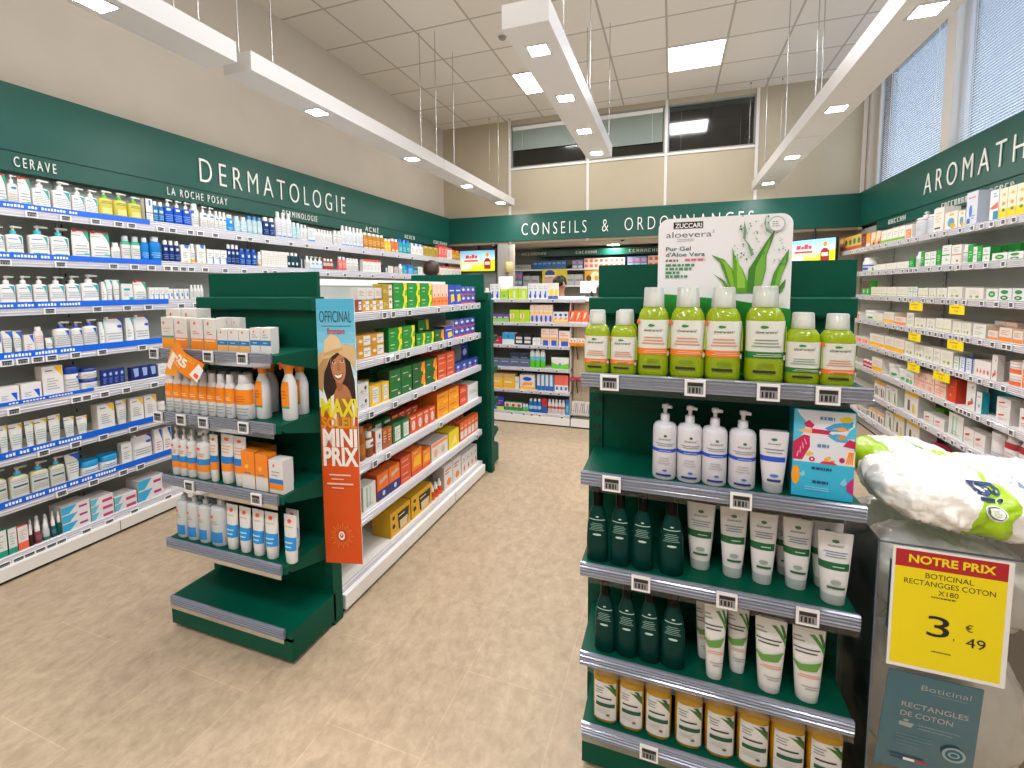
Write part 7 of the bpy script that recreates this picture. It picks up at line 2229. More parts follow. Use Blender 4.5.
# promotional tag on the sunscreen shelf
wt = empty('promotion_tag', (-1.86, 1.285, 1.21), 0)
tag(wt, 'crumpled orange promotion tag hanging on the top sunscreen shelf rail', 'price flag')
rot = -.55
fr = lambda u, v, o: (u * math.cos(rot) - v * math.sin(rot), -o - .01 * math.cos(u * 30), u * math.sin(rot) + v * math.cos(rot))
m = MB()
for i in range(8):
    u0, u1 = -.09 + .18 * i / 8, -.09 + .18 * (i + 1) / 8
    m.add([fr(u0, -.042, 0), fr(u1, -.042, 0), fr(u1, .05, 0), fr(u0, .05, 0)], [(0, 1, 2, 3)], mat('#f08a14', .45), True)
m.build('card', wt)
b = Board(fr)
b.text('-25', -.05, -.012, .036, '#f7f0e4', .075, 'L', .05)
b.bars(-.06, -.022, .03, 1, .02, .004, '#fbd9a4', 3)
b.bars(-.01, .04, .06, 2, .01, .005, '#f9c63a', 4)
b.mb.build('print', wt)
m = MB()
m.add([(-.125, .004, -.055), (-.06, .008, -.062), (-.03, .002, .035), (-.07, .0, .052)], [(0, 1, 2, 3)], mat('#f29d1e', .45))
m.add([(-.105, .002, -.02), (-.085, .003, -.035), (-.04, -.002, .03), (-.055, -.003, .045)], [(0, 1, 2, 3)], mat('#f1ece4', .45))
m.build('folded_flap', wt)
m = MB()
m.add([(.045, -.014, -.045), (.09, -.016, -.075), (.125, -.013, -.025), (.10, -.012, .0)], [(0, 1, 2, 3)], mat('#f1efee', .45))
m.add([(.07, -.0165, -.047), (.09, -.0168, -.062), (.10, -.0163, -.045), (.08, -.016, -.035)], [(0, 1, 2, 3)], mat('#ea5a1c', .45))
m.build('coupon_corner', wt)

# bright gift carton on the aloe display
gb = empty('gift_carton', (.376, 1.345, .9515), -.06)
tag(gb, 'turquoise gift carton with bright leaf artwork beside the aloe milk tube', 'box')
m = MB()
GW, GH = .135, .232
m.box(-GW / 2, 0, 0, GW / 2, .07, GH, mat('#1f8fae', .4))
m.build('box', gb)
b = Board(lambda u, v, o: ((u - .5) * GW, -o, v * GH))
b.rect(0, 0, 1, 1, '#35b6dc')
b.rect(.02, .40, .98, .99, '#dfe3ee')
b.ink([(0, .62), (.1, .66), (.18, .75), (.2, .86), (.1, .93), (.04, .99), (0, .99)], '#4fbfe0')
b.ink([(.5, .80), (.65, .86), (.95, .90), (.94, .84), (.8, .78), (.6, .77)], '#2f9fd6')
b.ink([(.72, .92), (.85, .95), (.95, .93), (.9, .88), (.78, .88)], '#e6d21c')
b.ink([(.62, .80), (.8, .83), (.9, .80), (.78, .78)], '#f2a03a')
b.ink([(.16, .84), (.25, .88), (.34, .83), (.3, .79), (.2, .80)], '#c81f5a')
b.ink([(.06, .76), (.3, .79), (.5, .78), (.5, .74), (.3, .73), (.12, .74)], '#f0b27a')
b.ink([(.3, .785), (.62, .78), (.58, .75), (.64, .73), (.3, .735)], '#c01f52')
b.ink([(.55, .72), (.7, .75), (.84, .74), (.9, .66), (.7, .66)], '#3fa8d8')
b.ink([(.7, .72), (.82, .74), (.86, .70), (.74, .69)], '#f08a2c')
b.ink([(.0, .42), (.16, .42), (.28, .58), (.27, .70), (.17, .71), (.0, .62)], '#c41f58')
for i in range(4):
    b.ink([(.06 + .05 * i, .45 + .05 * i), (.08 + .05 * i, .45 + .05 * i), (.10 + .03 * i, .52 + .05 * i), (.085 + .03 * i, .52 + .05 * i)], '#eaa0bc')
b.ink(ell(.32, .44, .05, .028), '#c41f58')
b.ink(ell(.32, .44, .02, .011), '#f4e9f0')
b.ink([(.2, .49), (.28, .53), (.35, .50), (.26, .47)], '#e8c04a')
b.ink(ell(.57, .46, .055, .022, rot=.3), '#eeb02a')
b.ink(ell(.65, .435, .04, .012, rot=.1), '#d99a2a')
b.ink([(.44, .40), (.74, .40), (.66, .43), (.5, .43)], '#d42a4e')
b.ink(ell(.8, .46, .045, .03), '#b81f60')
b.ink([(.80, .62), (1, .60), (1, .68), (.9, .70)], '#c41f58')
b.ink([(.84, .42), (1, .40), (1, .57), (.88, .58)], '#f6e2c4')
for i in range(4):
    b.ink([(.86 + .03 * i, .43), (.88 + .03 * i, .42), (.92 + .02 * i, .56), (.90 + .02 * i, .56)], '#ee8a2a')
b.ink([(.82, .70), (1, .72), (1, .86), (.9, .80)], '#4fbfe0')
b.ink(ell(.06, .24, .07, .11), '#f0a22a')
b.ink([(1, .08), (.9, .12), (.88, .2), (1, .28)], '#b8287a')
b.ink([(.78, .2), (.86, .27), (.9, .2), (.84, .17)], '#7fd0ea')
b.ink([(.12, .26), (.2, .3), (.22, .25), (.16, .22)], '#7fd0ea')
b.bars(.42, .93, .72, 1, .05, .035, '#4a90b8', 9)
b.bars(.4, .62, .62, 1, .05, .035, '#5a90b4', 10)
b.bars(.32, .355, .72, 1, .05, .03, '#1c4a70', 12)
b.bars(.34, .20, .70, 1, .05, .03, '#1c4a70', 13)
b.bars(.22, .125, .80, 2, .022, .01, '#9ce0f2', 14)
b.mb.build('print', gb)

# yellow offer flags under the aromatherapy shelves
for k, a, c, lb in (('R3', 4.857, 4.657, 'yellow offer flag under third aromatherapy shelf, nearer the far wall'), ('R3', 4.256, 4.085, 'yellow offer flag under third aromatherapy shelf, nearer the camera'),
                    ('R4', 4.841, 4.656, 'yellow offer flag under fourth aromatherapy shelf, nearer the far wall'), ('R4', 4.25, 4.065, 'yellow offer flag under fourth aromatherapy shelf, nearer the camera'),
                    ('R5', 4.826, 4.639, 'yellow offer flag under fifth aromatherapy shelf, nearer the far wall'), ('R5', 4.41, 4.206, 'yellow offer flag under fifth aromatherapy shelf, nearer the camera')):
    f = empty('offer_flag', (1.945, (a + c) / 2, SHELF_Z[k] - .03), -PI / 2 + .04)
    tag(f, lb, 'price flag', 'yellow offer flags on the right wall')
    w = (a - c) / 2
    m = MB()
    m.box(-w, -.002, -.075, w, 0, -.01, mat('#f2dc0c', .45))
    m.box(-w * .3, -.001, -.012, w * .3, .001, .0, mat('#f2dc0c', .45))
    m.build('card', f)
    b = Board(lambda u, v, o: (u, -.002 - o, v))
    b.bars(-w * .7, -.02, w * .8, 1, .02, .010, '#c8821a', 3)
    b.bars(-w * .3, -.042, w * .5, 1, .02, .018, '#e0b40a', 4)
    b.mb.build('print', f)

# ---------------------------------------------------------------- cotton bin
BNX0, BNX1, BNY0, BNY1, BNZ = .502, .915, 1.337, 1.99, .864
bn = empty('acrylic_bin', (BNX0, BNY0, 0), 0)
tag(bn, 'clear acrylic bin full of cotton bags, right of the aloe display', 'bin')
bw, bd = BNX1 - BNX0, BNY1 - BNY0
for nm, q in (('front_pane', (0, 0, .1, bw, .005, BNZ)), ('rear_pane', (0, bd - .005, .1, bw, bd, BNZ)), ('side_pane', (0, .005, .1, .005, bd - .005, BNZ)), ('side_pane', (bw - .005, .005, .1, bw, bd - .005, BNZ))):
    m = MB()
    m.box(*q, ACRYL)
    e = mat('#5a6470', .2)
    if nm == 'front_pane':
        m.box(-.0015, -.001, .1, .0025, .003, BNZ, e)
        m.box(bw - .0025, -.001, .1, bw + .0015, .003, BNZ, e)
        m.box(0, -.001, BNZ - .002, bw, .004, BNZ + .001, e)
    m.build(nm, bn)
m = MB()
m.box(0, 0, 0, bw, bd, .1, WOOD)
m.build('plinth', bn)
FILM = noisy('#f1efea', '#fbfaf7', 22, 9, .18, .9, 'cotton_under_film', spec=.6)
PRINTW = mat('#eef0f0', .28, coat=.4)
LIME = mat('#a5cf10', .35, coat=.3)


def bag_surf(u, phi, rx, ry, rz, k, wr, seed):
    """pillow bag along x: u in -1..1, phi around the x axis (0 = front, 90 deg = top)"""
    r = max(0.00002, 1 - abs(u) ** 3.0) ** .42
    e = .8
    c, d = math.cos(phi), math.sin(phi)
    y = -ry * r * math.copysign(abs(c) ** e, c)
    z = rz * r * math.copysign(abs(d) ** e, d)
    p = Vector((u * rx, y, z))
    q = p * (1 / k) + Vector((seed, seed * 2, 0))
    a = noise.noise(q) * wr + abs(noise.noise(q * 2.3)) * wr * -.9 + noise.noise(q * 5) * wr * .25
    n = Vector((0, -c, d))
    return p + n * a + Vector((noise.noise(q + Vector((9, 0, 0))) * wr * .4, 0, 0))


def cotton_bag(name, loc, rx, ry, rz, k, wr, seed, paint, rot=(0, 0, 0), nu=64, nv=72):
    o = empty(name, loc)
    o.rotation_euler = rot
    m = MB()
    v = []
    for i in range(nu + 1):
        u = -1 + 2 * i / nu
        for j in range(nv):
            v.append(bag_surf(u, 2 * PI * j / nv, rx, ry, rz, k, wr, seed))
    faces = {}
    for i in range(nu):
        for j in range(nv):
            u, ph = -1 + 2 * (i + .5) / nu, 2 * PI * (j + .5) / nv
            faces.setdefault(paint(u, ph), []).append((i * nv + j, i * nv + (j + 1) % nv, (i + 1) * nv + (j + 1) % nv, (i + 1) * nv + j)[::-1])
    base = len(m.v)
    m.v.extend([tuple(p) for p in v])
    for mt, fs in faces.items():
        ki = m.mi(mt)
        for f in fs:
            m.f.append(list(f))
            m.m.append(ki)
            m.s.append(True)
    m.build('bag', o)
    return o


def band(ph):
    q = max(0, math.sin(min(max(ph, 0), PI / 2)))
    return -.47 + .20 * q ** 1.5, -.25 + .06 * math.sin(q * PI) - .015 * q


def paint_big(u, ph):
    return FILM


# the printed band: mesh columns follow its two edges
BGC, BGR = (.81, 1.50, .957), (.295, .19, .078)
big = empty('cotton_bag', BGC)
big.rotation_euler = (0, .02, .03)
tag(big, 'large cotton bag with lime band reading Bio, lying on the bin', 'bag')
m = MB()
NV, N1, N2, N3 = 84, 40, 14, 46
vv = []
for i in range(N1 + N2 + N3 + 1):
    for j in range(NV):
        ph = 2 * PI * j / NV
        pa = ph if ph <= PI else (2 * PI - ph) * -1
        a_, b_ = band(PI - pa if pa > PI / 2 else pa)
        u = -1 + (a_ + 1) * i / N1 if i <= N1 else (a_ + (b_ - a_) * (i - N1) / N2 if i <= N1 + N2 else b_ + (1 - b_) * (i - N1 - N2) / N3)
        vv.append(bag_surf(u, ph, *BGR, .035, .013, 3.1))
for lo, hi, mt in ((0, N1, FILM), (N1, N1 + N2, LIME), (N1 + N2, N1 + N2 + N3, PRINTW)):
    m.add(vv, [(i * NV + (j + 1) % NV, i * NV + j, (i + 1) * NV + j, (i + 1) * NV + (j + 1) % NV)[::-1] for i in range(lo, hi) for j in range(NV)], mt, True)
m.build('bag', big)
bf = lambda u, ph: bag_surf(u, ph, *BGR, .035, .013, 3.1) + Vector((0, -math.cos(ph) * .6, math.sin(ph))).normalized() * .003
NAVY = mat('#1d3f6e', .4)
m = MB()
# the word runs down the bag: text x -> lower on the bag, text height -> along it
add_text(m, 'Bi', None, .042, NAVY, lambda a, c: bf(-.425 + c / BGR[0], 1.02 - a / .075), 'L', .02, 4)
m.build('lettering', big)
m = MB()
for i, (rad, mt) in enumerate(((.021, mat('#e8eef0')), (.017, mat('#5a7a4a')), (.0145, mat('#eef2f0')), (.008, mat('#dfe8d4')))):
    m.add([bf(-.36 + rad * math.cos(t) / BGR[0], .20 + rad * math.sin(t) / .11) + Vector((0, -.0008 * i, .0004 * i)) for t in [2 * PI * j / 20 for j in range(20)]], [tuple(range(20))], mt)
m.build('seal', big)
m = MB()
for i in range(9):
    u0 = -.14 + .05 * (i % 3) + .02 * i
    p0 = 1.35 - .08 * (i % 4)
    m.add([bf(u0, p0), bf(u0 + .014, p0), bf(u0 + .014, p0 - .3), bf(u0, p0 - .28)], [(0, 1, 2, 3)], mat('#6a86ae'))
m.add([bf(.16, 1.4), bf(.34, 1.4), bf(.4, 1.0), bf(.24, 1.1)], [(0, 1, 2, 3)], mat('#2c62b4'))
m.add([bf(.04, 1.3), bf(.07, 1.3), bf(.11, .95), bf(.07, .95)], [(0, 1, 2, 3)], mat('#a5cf10'))
m.build('small_print', big)


def paint_sec(u, ph):
    if u < -.45:
        return LIME
    if u > .1 and math.sin(u * 7 + ph) > .55:
        return mat('#3f8ab8', .35)
    if u > .1 and math.sin(u * 7 + ph) > .2:
        return mat('#c9dc4a', .35)
    return mat('#dfe6e2', .3)


sec = cotton_bag('cotton_bag', (.725, 1.82, .92), .145, .12, .07, .05, .008, 7.7, paint_sec, (0, 0, .1), 40, 44)
tag(sec, 'smaller cotton bag with lime and blue print behind the big bag', 'bag')
for i, (c, r, sd_) in enumerate((((.708, 1.508, .715), (.182, .125, .118), 1.3), ((.708, 1.508, .365), (.182, .122, .205), 4.2), ((.708, 1.82, .475), (.16, .115, .31), 6.1))):
    o = cotton_bag('cotton_bag', c, *r, .03, .016, sd_, lambda u, p: FILM, (0, 0, 0), 44, 48)
    tag(o, ('white cotton bag in the bin behind the yellow price sign', 'cotton bag in the bin with teal card reading RECTANGLES DE COTON', 'white cotton bag at the rear of the clear bin')[i], 'bag')
    if i == 0:
        m = MB()
        m.box(-.175, -.16, -.08, -.12, -.155, .10, mat('#2f8fb0', .4))
        m.build('printed_side', o)
    if i == 1:
        m = MB()
        TE = mat('#2f8fb0', .4)
        P = [(.522, .263), (.720, .268), (.732, .524), (.543, .526)]
        m.add([(x - c[0], 1.3455 - c[1], z - c[2]) for x, z in P] + [(x - c[0], 1.3485 - c[1], z - c[2]) for x, z in P], [(0, 1, 2, 3), (7, 6, 5, 4), (0, 4, 5, 1), (1, 5, 6, 2), (2, 6, 7, 3), (3, 7, 4, 0)], TE)
        m.build('header_card', o)
        sk = lambda u, v, q: (.522 + u * .196 + v * .0165 - c[0], 1.3455 - q - c[1], .265 + v * .260 - c[2])
        b = Board(sk)
        b.text('Boticinal', .38, .86, .055, '#e9f2f4', .5, 'L', -.01)
        b.bars(.52, .84, .85, 1, .02, .007, '#a9d4e0', 2)
        b.text('RECTANGLES', .2, .66, .052, '#f0f6f8', .68, 'L', .0)
        b.text('DE COTON', .2, .565, .052, '#f0f6f8', .54, 'L', .0)
        b.ink([(.2, .46), (.33, .45), (.36, .5), (.2, .5)], '#d9ecf2')
        b.ink(ell(.27, .52, .03, .012), '#d9ecf2')
        b.bars(.40, .50, .9, 2, .03, .012, '#9cd0e0', 5)
        b.bars(.18, .38, .58, 4, .032, .008, '#8ac6da', 6)
        b.ink(ell(.78, .30, .12, .075), '#d9ecf2')
        b.ink(ell(.78, .30, .09, .055), '#2f8fb0')
        b.ink(ell(.78, .30, .06, .03), '#d9ecf2')
        b.ink(ell(.78, .30, .04, .018), '#2f8fb0')
        b.rect(.14, .125, .28, .15, '#22407a')
        b.rect(.28, .125, .40, .15, '#e9eef0')
        b.rect(.40, .125, .52, .15, '#a8324a')
        b.mb.build('card_print', o)

ps = empty('price_sign', (.5285, 1.3305, .552), 0)
tag(ps, 'yellow price sign reading NOTRE PRIX 3,49 on the clear bin', 'sign')
PW, PH = .230, .310
m = MB()
m.box(0, -.003, 0, PW, 0, PH, mat('#ecebe8', .35))
m.build('frame', ps)
b = Board(lambda u, v, o: (u * PW, -.003 - o, v * PH))
b.rect(.025, .03, .955, .985, '#f0dc06')
b.rect(.025, .845, .955, .985, '#b3202a')
b.text('NOTRE PRIX', .14, .888, .062, '#f0dc12', .72, 'L', .03)
b.text('BOTICINAL', .49, .775, .042, '#332f14', .4, 'C', .005)
b.text('RECTANGGES COTON', .49, .712, .042, '#332f14', .76, 'C', .005)
b.text('X180', .49, .65, .04, '#332f14', .17, 'C', .005)
b.bars(.35, .635, .64, 1, .02, .012, '#5a5420', 4)
b.text('3', .33, .31, .17, '#1c1a10', .19, 'L', .0)
b.text(',', .555, .31, .06, '#1c1a10')
b.text('49', .66, .275, .078, '#1c1a10', .16, 'L', .0)
b.text('€', .65, .40, .055, '#1c1a10', .06, 'L', .0)
b.bars(.38, .19, .6, 1, .02, .010, '#5a5420', 7)
b.mb.build('print', ps)

# ---------------------------------------------------------------- screens, counter things, far end


def tv(loc, rz, w, h, label, mount):
    t = empty('television', loc, rz)
    tag(t, label, 'screen')
    m = MB()
    m.box(-w / 2 - .012, 0, -h / 2 - .012, w / 2 + .012, .04, h / 2 + .012, mat('#0c0d0e', .3))
    m.build('casing', t)
    b = Board(lambda u, v, o: ((u - .5) * w, -o, (v - .5) * h))

    def g(pts, hx):
        b.k += 1
        o = .0006 + .0002 * b.k
        b.mb.poly([b.fn(u, v, o) for u, v in pts], mat(hx, .4, emit=.55))
    for i in range(8):
        g([(0, i / 8), (1, i / 8), (1, (i + 1) / 8), (0, (i + 1) / 8)], ('#d6dc1c', '#dfe23a', '#e4e88a', '#dcebc4', '#cfe9ea', '#b9e0f0', '#a6d8f0', '#96d0f0')[i])
    g([(.55, 0), (1, 0), (1, .55), (.7, .5)], '#d9dd24')
    g([(.02, .05), (.3, .1), (.35, .3), (.2, .35), (.02, .25)], '#e6efe6')
    g(ell(.79, .78, .045, .1), '#e0902a')
    g([(.70, .12), (.72, .1), (.86, .1), (.88, .12), (.88, .5), (.83, .62), (.75, .62), (.70, .5)], '#9c1f24')
    g([(.72, .3), (.86, .3), (.86, .45), (.72, .45)], '#e0c9c4')
    for u0, u1, v0, v1 in ((.16, .26, .62, .78), (.27, .33, .62, .74), (.34, .42, .62, .82), (.43, .50, .62, .76), (.12, .52, .46, .54)):
        g([(u0, v0), (u1, v0), (u1 + .01, v1), (u0 + .01, v1)], '#d4444a')
    b.mb.build('picture', t)
    m = MB()
    m.tube((0, .06, 0), (0, .06, mount), .018, .018, DARK, 8)
    m.box(-.06, .035, -.05, .06, .07, .05, DARK)
    m.build('mount', t)
    return t


tv((-3.03, 6.93, 1.955), .0, .62, .335, 'screen with red bottle on yellow, at the far left end', .30)
tv((1.66, 6.78, 1.94), -.75, .56, .31, 'tilted screen with red bottle on yellow, far right', .31)

# back room
BRZ = 2.27
structure(MB().box(XL, YF + .02, BRZ, XR + .1, 9.0, BRZ + .06, noisy('#c3bfb8', '#cac6bf', 2, name='back_ceiling', rough=.8)), 'ceiling_back')
structure(MB().box(XL - .1, 8.80, 0, XR + .1, 8.92, BRZ, mat('#8d9290', .6)), 'wall_back_room')
structure(MB().box(XL - .1, YF, 0, XL, 8.9, BRZ, mat('#8d8d86', .6)), 'wall_back_room_left')
structure(MB().box(XR, YF, 0, XR + .1, 8.9, BRZ, mat('#b9b2a6', .6)), 'wall_back_room_right')
pw = MB()
pw.box(XL, 7.02, 0, -2.62, 7.10, BRZ, mat('#8f8f88', .6))
structure(pw, 'wall_partition_left')
structure(MB().box(-2.62, 6.80, 0, -2.44, 7.12, BRZ, mat('#94918a', .6)), 'wall_column')
structure(MB().box(1.45, 7.05, 0, XR, 7.14, BRZ, mat('#b5aea2', .6)), 'wall_partition_right')
d = structure(MB().box(-3.32, 6.995, 0, -2.72, 7.02, 2.0, mat('#7f8684', .5)), 'door_1')
MB().tube((-2.78, 6.99, 1.02), (-2.88, 6.96, 1.02), .012, .012, CHROME, 8).build('door_handle', d)
MB().box(-3.22, 6.99, 1.1, -3.0, 6.996, 1.75, mat('#8fbcd2', .3)).build('door_panel', d)
structure(MB().box(-2.44, 8.42, 2.10, XR, 8.80, 2.21, BAND), 'trim_12')
strokes(-2.75, -2.25, 8, .05, 2.13, 8.41, 'first row of small letters on the back room header')
strokes(-1.7, -1.3, 7, .05, 2.13, 8.41, 'second row of small letters on the back room header')
strokes(-.75, .05, 12, .05, 2.13, 8.41, 'third row of small letters on the back room header')
bk = empty('wall_shelving', (0, 8.44, 0), 0)
tag(bk, 'grey medicine shelving along the back room wall', 'shelving')
for z in (1.86, 1.55, 1.25, .9, .5):
    MB().box(-3.3, 0, z - .025, 2.1, .34, z, OFFW).build('shelf', bk)
for x in (-3.3, -2.2, -1.1, 0, 1.1, 2.09):
    MB().box(x, .32, 0, x + .02, .35, 2.1, STEEL).build('upright', bk)
for x, y, lb in ((-2.25, 7.34, 'round ceiling downlight over the counter, leftmost'), (-.96, 7.27, 'round ceiling downlight left of the black dome'), (-1.0, 8.30, 'round ceiling downlight nearest the back room shelves'), (.5, 7.4, 'added unseen downlight hidden by the aloe board'), (1.5, 8.2, 'added downlight at the right of the back room')):  # last two downlights are added to brighten the back room
    r = empty('downlight', (x, y, BRZ))
    tag(r, lb, 'light', 'round downlights in the back room ceiling')
    m = MB()
    m.tube((0, 0, -.012), (0, 0, 0), .12, .12, OFFW, 20)
    m.build('ring', r)
    m = MB()
    m.add([(.1 * math.cos(2 * PI * i / 20), .1 * math.sin(2 * PI * i / 20), -.0125) for i in range(20)], [tuple(range(20))[::-1]], mat('#fff6e8', .5, emit=130, name='downlight_glow'))
    m.build('lens', r)
dm = empty('security_camera', (-.70, 6.90, BRZ))
tag(dm, 'black dome camera on the back room ceiling', 'camera')
MB().tube((0, 0, -.02), (0, 0, 0), .05, .05, OFFW, 14).build('base', dm)
MB().ball((0, 0, -.05), .042, .042, .042, mat('#0d0d0e', .15)).build('dome', dm)
sp = empty('ceiling_spotlights', (-2.60, 6.88, BRZ))
tag(sp, 'cluster of two dark spotlights beside the left screen', 'light')
MB().tube((0, 0, -.05), (0, 0, 0), .07, .07, OFFW, 14).build('base', sp)
for s in (-1, 1):
    MB().tube((s * .04, 0, -.06), (s * .13, -.04, -.10), .035, .045, mat('#17181a', .4), 12).build('spot_head', sp)
ln = empty('pendant_lamp', (-2.40, 6.72, 1.75))
tag(ln, 'small cream woven lantern by the grey column', 'lamp')
m = MB()
m.loft([(0, .05, .05, 2), (.02, .062, .062, 2), (.13, .066, .066, 2), (.16, .05, .05, 2)], 0, mat('#d9cb8c', .7), 16)
for i in range(6):
    m.loft([(.012 + .023 * i, .0665, .0665, 2), (.018 + .023 * i, .068, .068, 2)], 0, mat('#bfae6c', .7), 16, False, False)
m.build('shade', ln)
MB().tube((0, 0, .16), (0, 0, BRZ - 1.75), .003, .003, DARK, 6).build('cord', ln)

po = empty('poster', (-2.34, 8.43, 1.575), 0)
tag(po, 'yellow poster of a face under a blue cap, back room', 'poster')
MB().box(0, 0, 0, .48, .006, .285, WHITE).build('board', po)
b = Board(lambda u, v, o: (u * .48, -o, v * .285))
b.rect(0, 0, 1, 1, '#d9c92a')
b.rect(.08, 0, .58, 1, '#e0d04a')
b.ink([(.08, 0), (.1, .45), (.3, .62), (.5, .45), (.52, 0)], '#d9a99a')
b.ink(ell(.31, .7, .2, .24), '#27458a')
b.rect(.12, .5, .5, .6, '#f0ece4')
b.ink([(.6, 0), (.66, .5), (.8, .6), (.95, .4), (1, 0)], '#2a2620')
b.mb.build('print', po)
po = empty('poster', (-1.53, 8.43, 1.585), 0)
tag(po, 'white poster with golden round shapes, back room', 'poster')
MB().box(0, 0, 0, .30, .006, .235, WHITE).build('board', po)
b = Board(lambda u, v, o: (u * .30, -o, v * .235))
b.rect(0, 0, 1, 1, '#d9a83a')
b.ink(ell(.65, .5, .3, .42), '#efe2c4')
b.ink(ell(.25, .4, .16, .24), '#6a4a24')
b.ink(ell(.72, .4, .12, .2), '#d9962a')
b.mb.build('print', po)

mo = empty('computer_monitor', (-.83, 5.02, 1.405), PI)
tag(mo, 'back of a white monitor on the counter', 'monitor')
MB().prism([(-.02, .04), (.02, .04), (.028, .10), (.024, .165), (-.02, .17)], -.125, .125, WHITE).build('screen_housing', mo)
m = MB()
m.tube((0, .01, 0), (0, .01, .06), .02, .015, DARK, 10)
m.loft([(0, .08, .05, 2), (.01, .075, .045, 2)], 0, DARK, 16)
m.build('stand', mo)
cc = empty('card_holder', (-1.83, 4.98, 1.405), .1)
tag(cc, 'blank white card standing on the counter behind lime cartons', 'sign')
MB().prism([(0, 0), (.006, 0), (.045, .235), (.039, .235)], -.085, .085, WHITE).build('card', cc)
MB().box(-.09, -.02, -.004, .09, .07, .004, WHITE).build('foot', cc)
cj = empty('glass_jar', (-.72, 4.90, 1.405))
tag(cj, 'dark glass jar of sweets by the monitor', 'jar')
m = MB()
m.loft([(0, .04, .04, 2), (.01, .045, .045, 2), (.09, .045, .045, 2), (.105, .035, .035, 2)], 0, mat('#4a3a2a', .2, trans=.3), 16)
m.build('jar', cj)
MB().loft([(.105, .038, .038, 2), (.125, .038, .038, 2)], 0, mat('#b8b4ac', .3), 0 or 16).build('lid', cj)

# small goods on the counter clips and the far endcap
fill(lambda s, b_, z: ((s, 4.765 + b_, z), 0), [('orx', -.985, .09, 3, .085, .085, 0, .88, ''), ('rdx', -.985, .09, 3, .085, .03, 0, .51, ''), ('tbr', -.965, .07, 6, .064, .13, 0, .15, '')], 'acrylic clip on the counter', 'hygiene_carton')
fixX = lambda s, b_, z: ((s, 3.56 - b_, z), PI)
fill(fixX, [('brj', -1.45, -.08, 2, .06, .16, 0, 1.10, 'top shelf'), ('orgb', -1.45, -.07, 2, .06, .19, 0, .84, 'second shelf'), ('tealb', -1.45, -.07, 2, .055, .19, 0, .56, 'third shelf'), ('skyb', -1.45, -.07, 2, .06, .17, 0, .30, 'fourth shelf'), ('pkx', -1.47, -.12, 2, .1, .12, 0, .16, 'bottom bin')], 'far gondola endcap', 'hygiene_carton')

# ---------------------------------------------------------------- people


def skin(name, pts, edges, mt, parent, levels=2):
    """one continuous surface grown over a skeleton of joints: pts = [(x, y, z, rx, ry)]"""
    me = bpy.data.meshes.new(name)
    me.from_pydata([p[:3] for p in pts], edges, [])
    me.materials.append(mt)
    o = bpy.data.objects.new(name, me)
    COL.objects.link(o)
    o.parent = parent
    md = o.modifiers.new('skin', 'SKIN')
    md.use_smooth_shade = True
    for i, p in enumerate(pts):
        d = me.skin_vertices[0].data[i]
        d.radius = (p[3], p[4] if len(p) > 4 else p[3])
        d.use_root = i == 0
    sb = o.modifiers.new('smooth', 'SUBSURF')
    sb.levels = sb.render_levels = levels
    return o


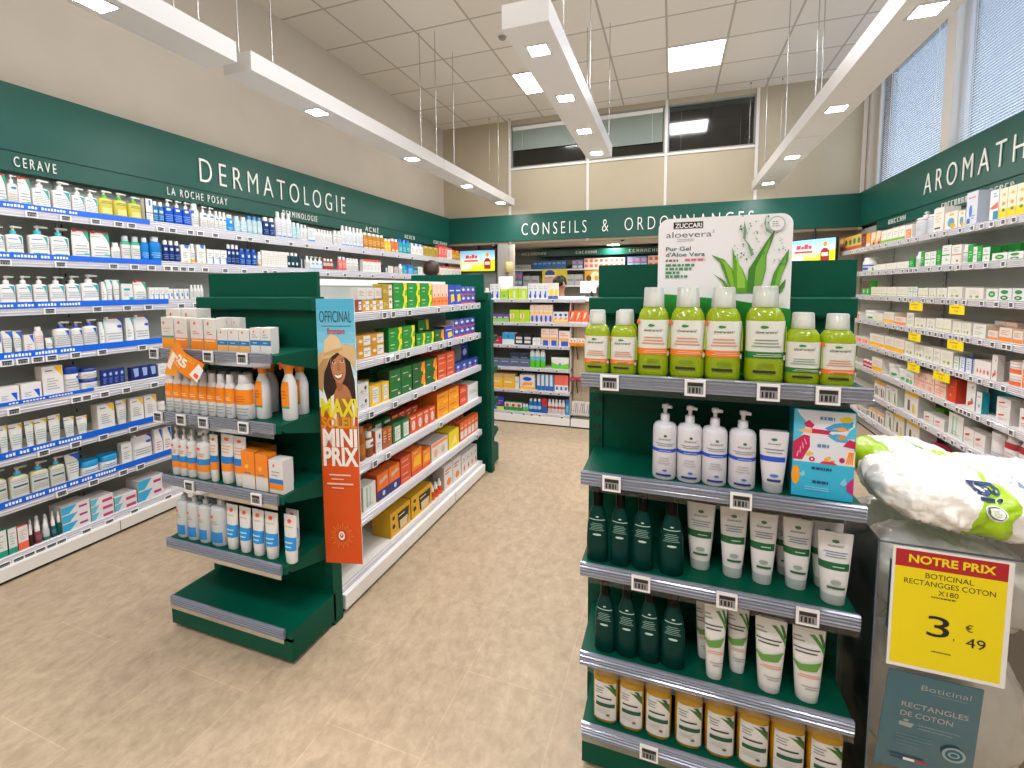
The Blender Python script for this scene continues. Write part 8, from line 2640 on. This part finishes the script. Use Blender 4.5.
def person(loc, rz, label, top, trousers, hair, hgt=1.75, skin_c='#c99a7c', apron=None):
    r = empty('person', loc, rz)
    tag(r, label, 'person')
    k = hgt / 1.75
    sk = mat(skin_c, .55)
    P, E = [], []

    def chain(q, root=None):
        last = root
        for p in q:
            P.append(tuple(c * k for c in p))
            if last is not None:
                E.append((last, len(P) - 1))
            last = len(P) - 1
        return last
    pel = chain([(0, 0, .95, .13, .1)])
    ch = chain([(0, 0, 1.08, .12, .095), (0, 0, 1.25, .14, .1), (0, 0, 1.38, .12, .085)], pel)
    nk = chain([(0, .005, 1.47, .055, .055), (0, -.005, 1.54, .06, .07), (0, -.01, 1.63, .076, .092), (0, -.005, 1.715, .055, .065)], ch)
    for s in (-1, 1):
        w = chain([(s * .17, 0, 1.39, .05, .05), (s * .22, 0, 1.24, .043, .043), (s * .25, 0, 1.10, .038, .038), (s * .26, -.03, .96, .03, .03), (s * .265, -.05, .86, .022, .025), (s * .265, -.06, .80, .016, .03)], ch)
        for f, (dy, ln_) in enumerate(((-.035, .062), (-.013, .072), (.009, .066), (.03, .052))):
            chain([(s * .265, -.06 + dy, .765, .0085), (s * .262, -.062 + dy, .765 - ln_ * .55, .008), (s * .255, -.066 + dy, .765 - ln_, .007)], w)
        chain([(s * .25, -.085, .815, .010), (s * .245, -.105, .785, .009), (s * .243, -.112, .76, .008)], w - 1)
        chain([(s * .09, 0, .87, .085, .085), (s * .10, -.01, .50, .055, .06), (s * .10, .01, .28, .05, .052), (s * .10, .015, .09, .035, .038), (s * .105, -.05, .045, .036, .03), (s * .11, -.13, .03, .032, .02)], pel)
    skin('body', P, E, sk, r)
    tp = [tuple(c * k for c in q) for q in [(0, 0, .93, .155, .125), (0, 0, 1.08, .142, .115), (0, 0, 1.25, .158, .118), (0, 0, 1.39, .13, .098), (0, .005, 1.455, .068, .068)]]
    te = [(0, 1), (1, 2), (2, 3), (3, 4)]
    for s in (-1, 1):
        b0 = len(tp)
        tp += [tuple(c * k for c in q) for q in [(s * .17, 0, 1.39, .062, .062), (s * .222, 0, 1.24, .056, .056), (s * .25, 0, 1.12, .052, .052)]]
        te += [(3, b0), (b0, b0 + 1), (b0 + 1, b0 + 2)]
    skin('top', tp, te, top, r)
    lp = [tuple(c * k for c in q) for q in [(0, 0, .98, .145, .115)]]
    le = []
    for s in (-1, 1):
        b0 = len(lp)
        lp += [tuple(c * k for c in q) for q in [(s * .09, 0, .86, .098, .098), (s * .10, -.01, .5, .07, .075), (s * .10, .012, .12, .058, .06)]]
        le += [(0, b0), (b0, b0 + 1), (b0 + 1, b0 + 2)]
    skin('trousers', lp, le, trousers, r)
    m = MB()
    hc = (0, .012 * k, 1.665 * k)
    v, f = [], []
    n, kk = 20, 12
    for j in range(kk + 1):
        t = PI * j / kk
        for i in range(n):
            a = 2 * PI * i / n
            x, y, z = math.sin(t) * math.cos(a), math.sin(t) * math.sin(a), math.cos(t)
            if y < -.25 and z < .45:
                y, z = max(y, -.3), z
                x *= .9
            if z < -.3:
                z = -.3 - (.5 if y > -.1 else .1) * (-(z + .3))
            v.append((hc[0] + .094 * k * x, hc[1] + .112 * k * y, hc[2] + .115 * k * z))
    for j in range(kk):
        for i in range(n):
            f.append((j * n + i, j * n + (i + 1) % n, (j + 1) * n + (i + 1) % n, (j + 1) * n + i)[::-1])
    m.add(v, f, mat(hair, .6), True)
    hr = m.build('hair', r)
    hr.location = (0, .022 * k, .012 * k)
    m = MB()
    for s in (-1, 1):
        m.ball((s * .033 * k, -.098 * k, 1.625 * k), .013 * k, .008 * k, .008 * k, mat('#f2eee8', .3), 10, 6)
        m.ball((s * .033 * k, -.104 * k, 1.625 * k), .006 * k, .004 * k, .006 * k, mat('#2a1c14', .3), 8, 6)
        m.ball((s * .088 * k, .0, 1.615 * k), .012 * k, .024 * k, .032 * k, sk, 10, 6)
    m.ball((0, -.108 * k, 1.595 * k), .012 * k, .016 * k, .022 * k, sk, 10, 6)
    m.ball((0, -.098 * k, 1.553 * k), .024 * k, .008 * k, .007 * k, mat('#a8584e', .5), 10, 6)
    m.build('face', r)
    m = MB()
    for s in (-1, 1):
        m.loft([(0, .045 * k, .13 * k, 2.4), (.03 * k, .046 * k, .13 * k, 2.4), (.07 * k, .04 * k, .07 * k, 2.2)], -.04 * k, BLACK, 14, True, True, s * .105 * k)
    m.build('shoes', r)
    return r


person((-2.71, 4.9, 0), 2.9, 'person with short brown hair in the left aisle, only the head showing', mat('#9a3a30', .8), mat('#2a2d38', .8), '#2c1a10', 1.80)
FLOWER = noisy('#4a3a5c', '#b0485c', 22, name='flowered_cloth', rough=.8)
person((-1.70, 7.2, 0), 2.5, 'dark haired person in a purple and red top behind the counter', FLOWER, mat('#2a2630', .8), '#15100e', 1.66, '#a8785c')
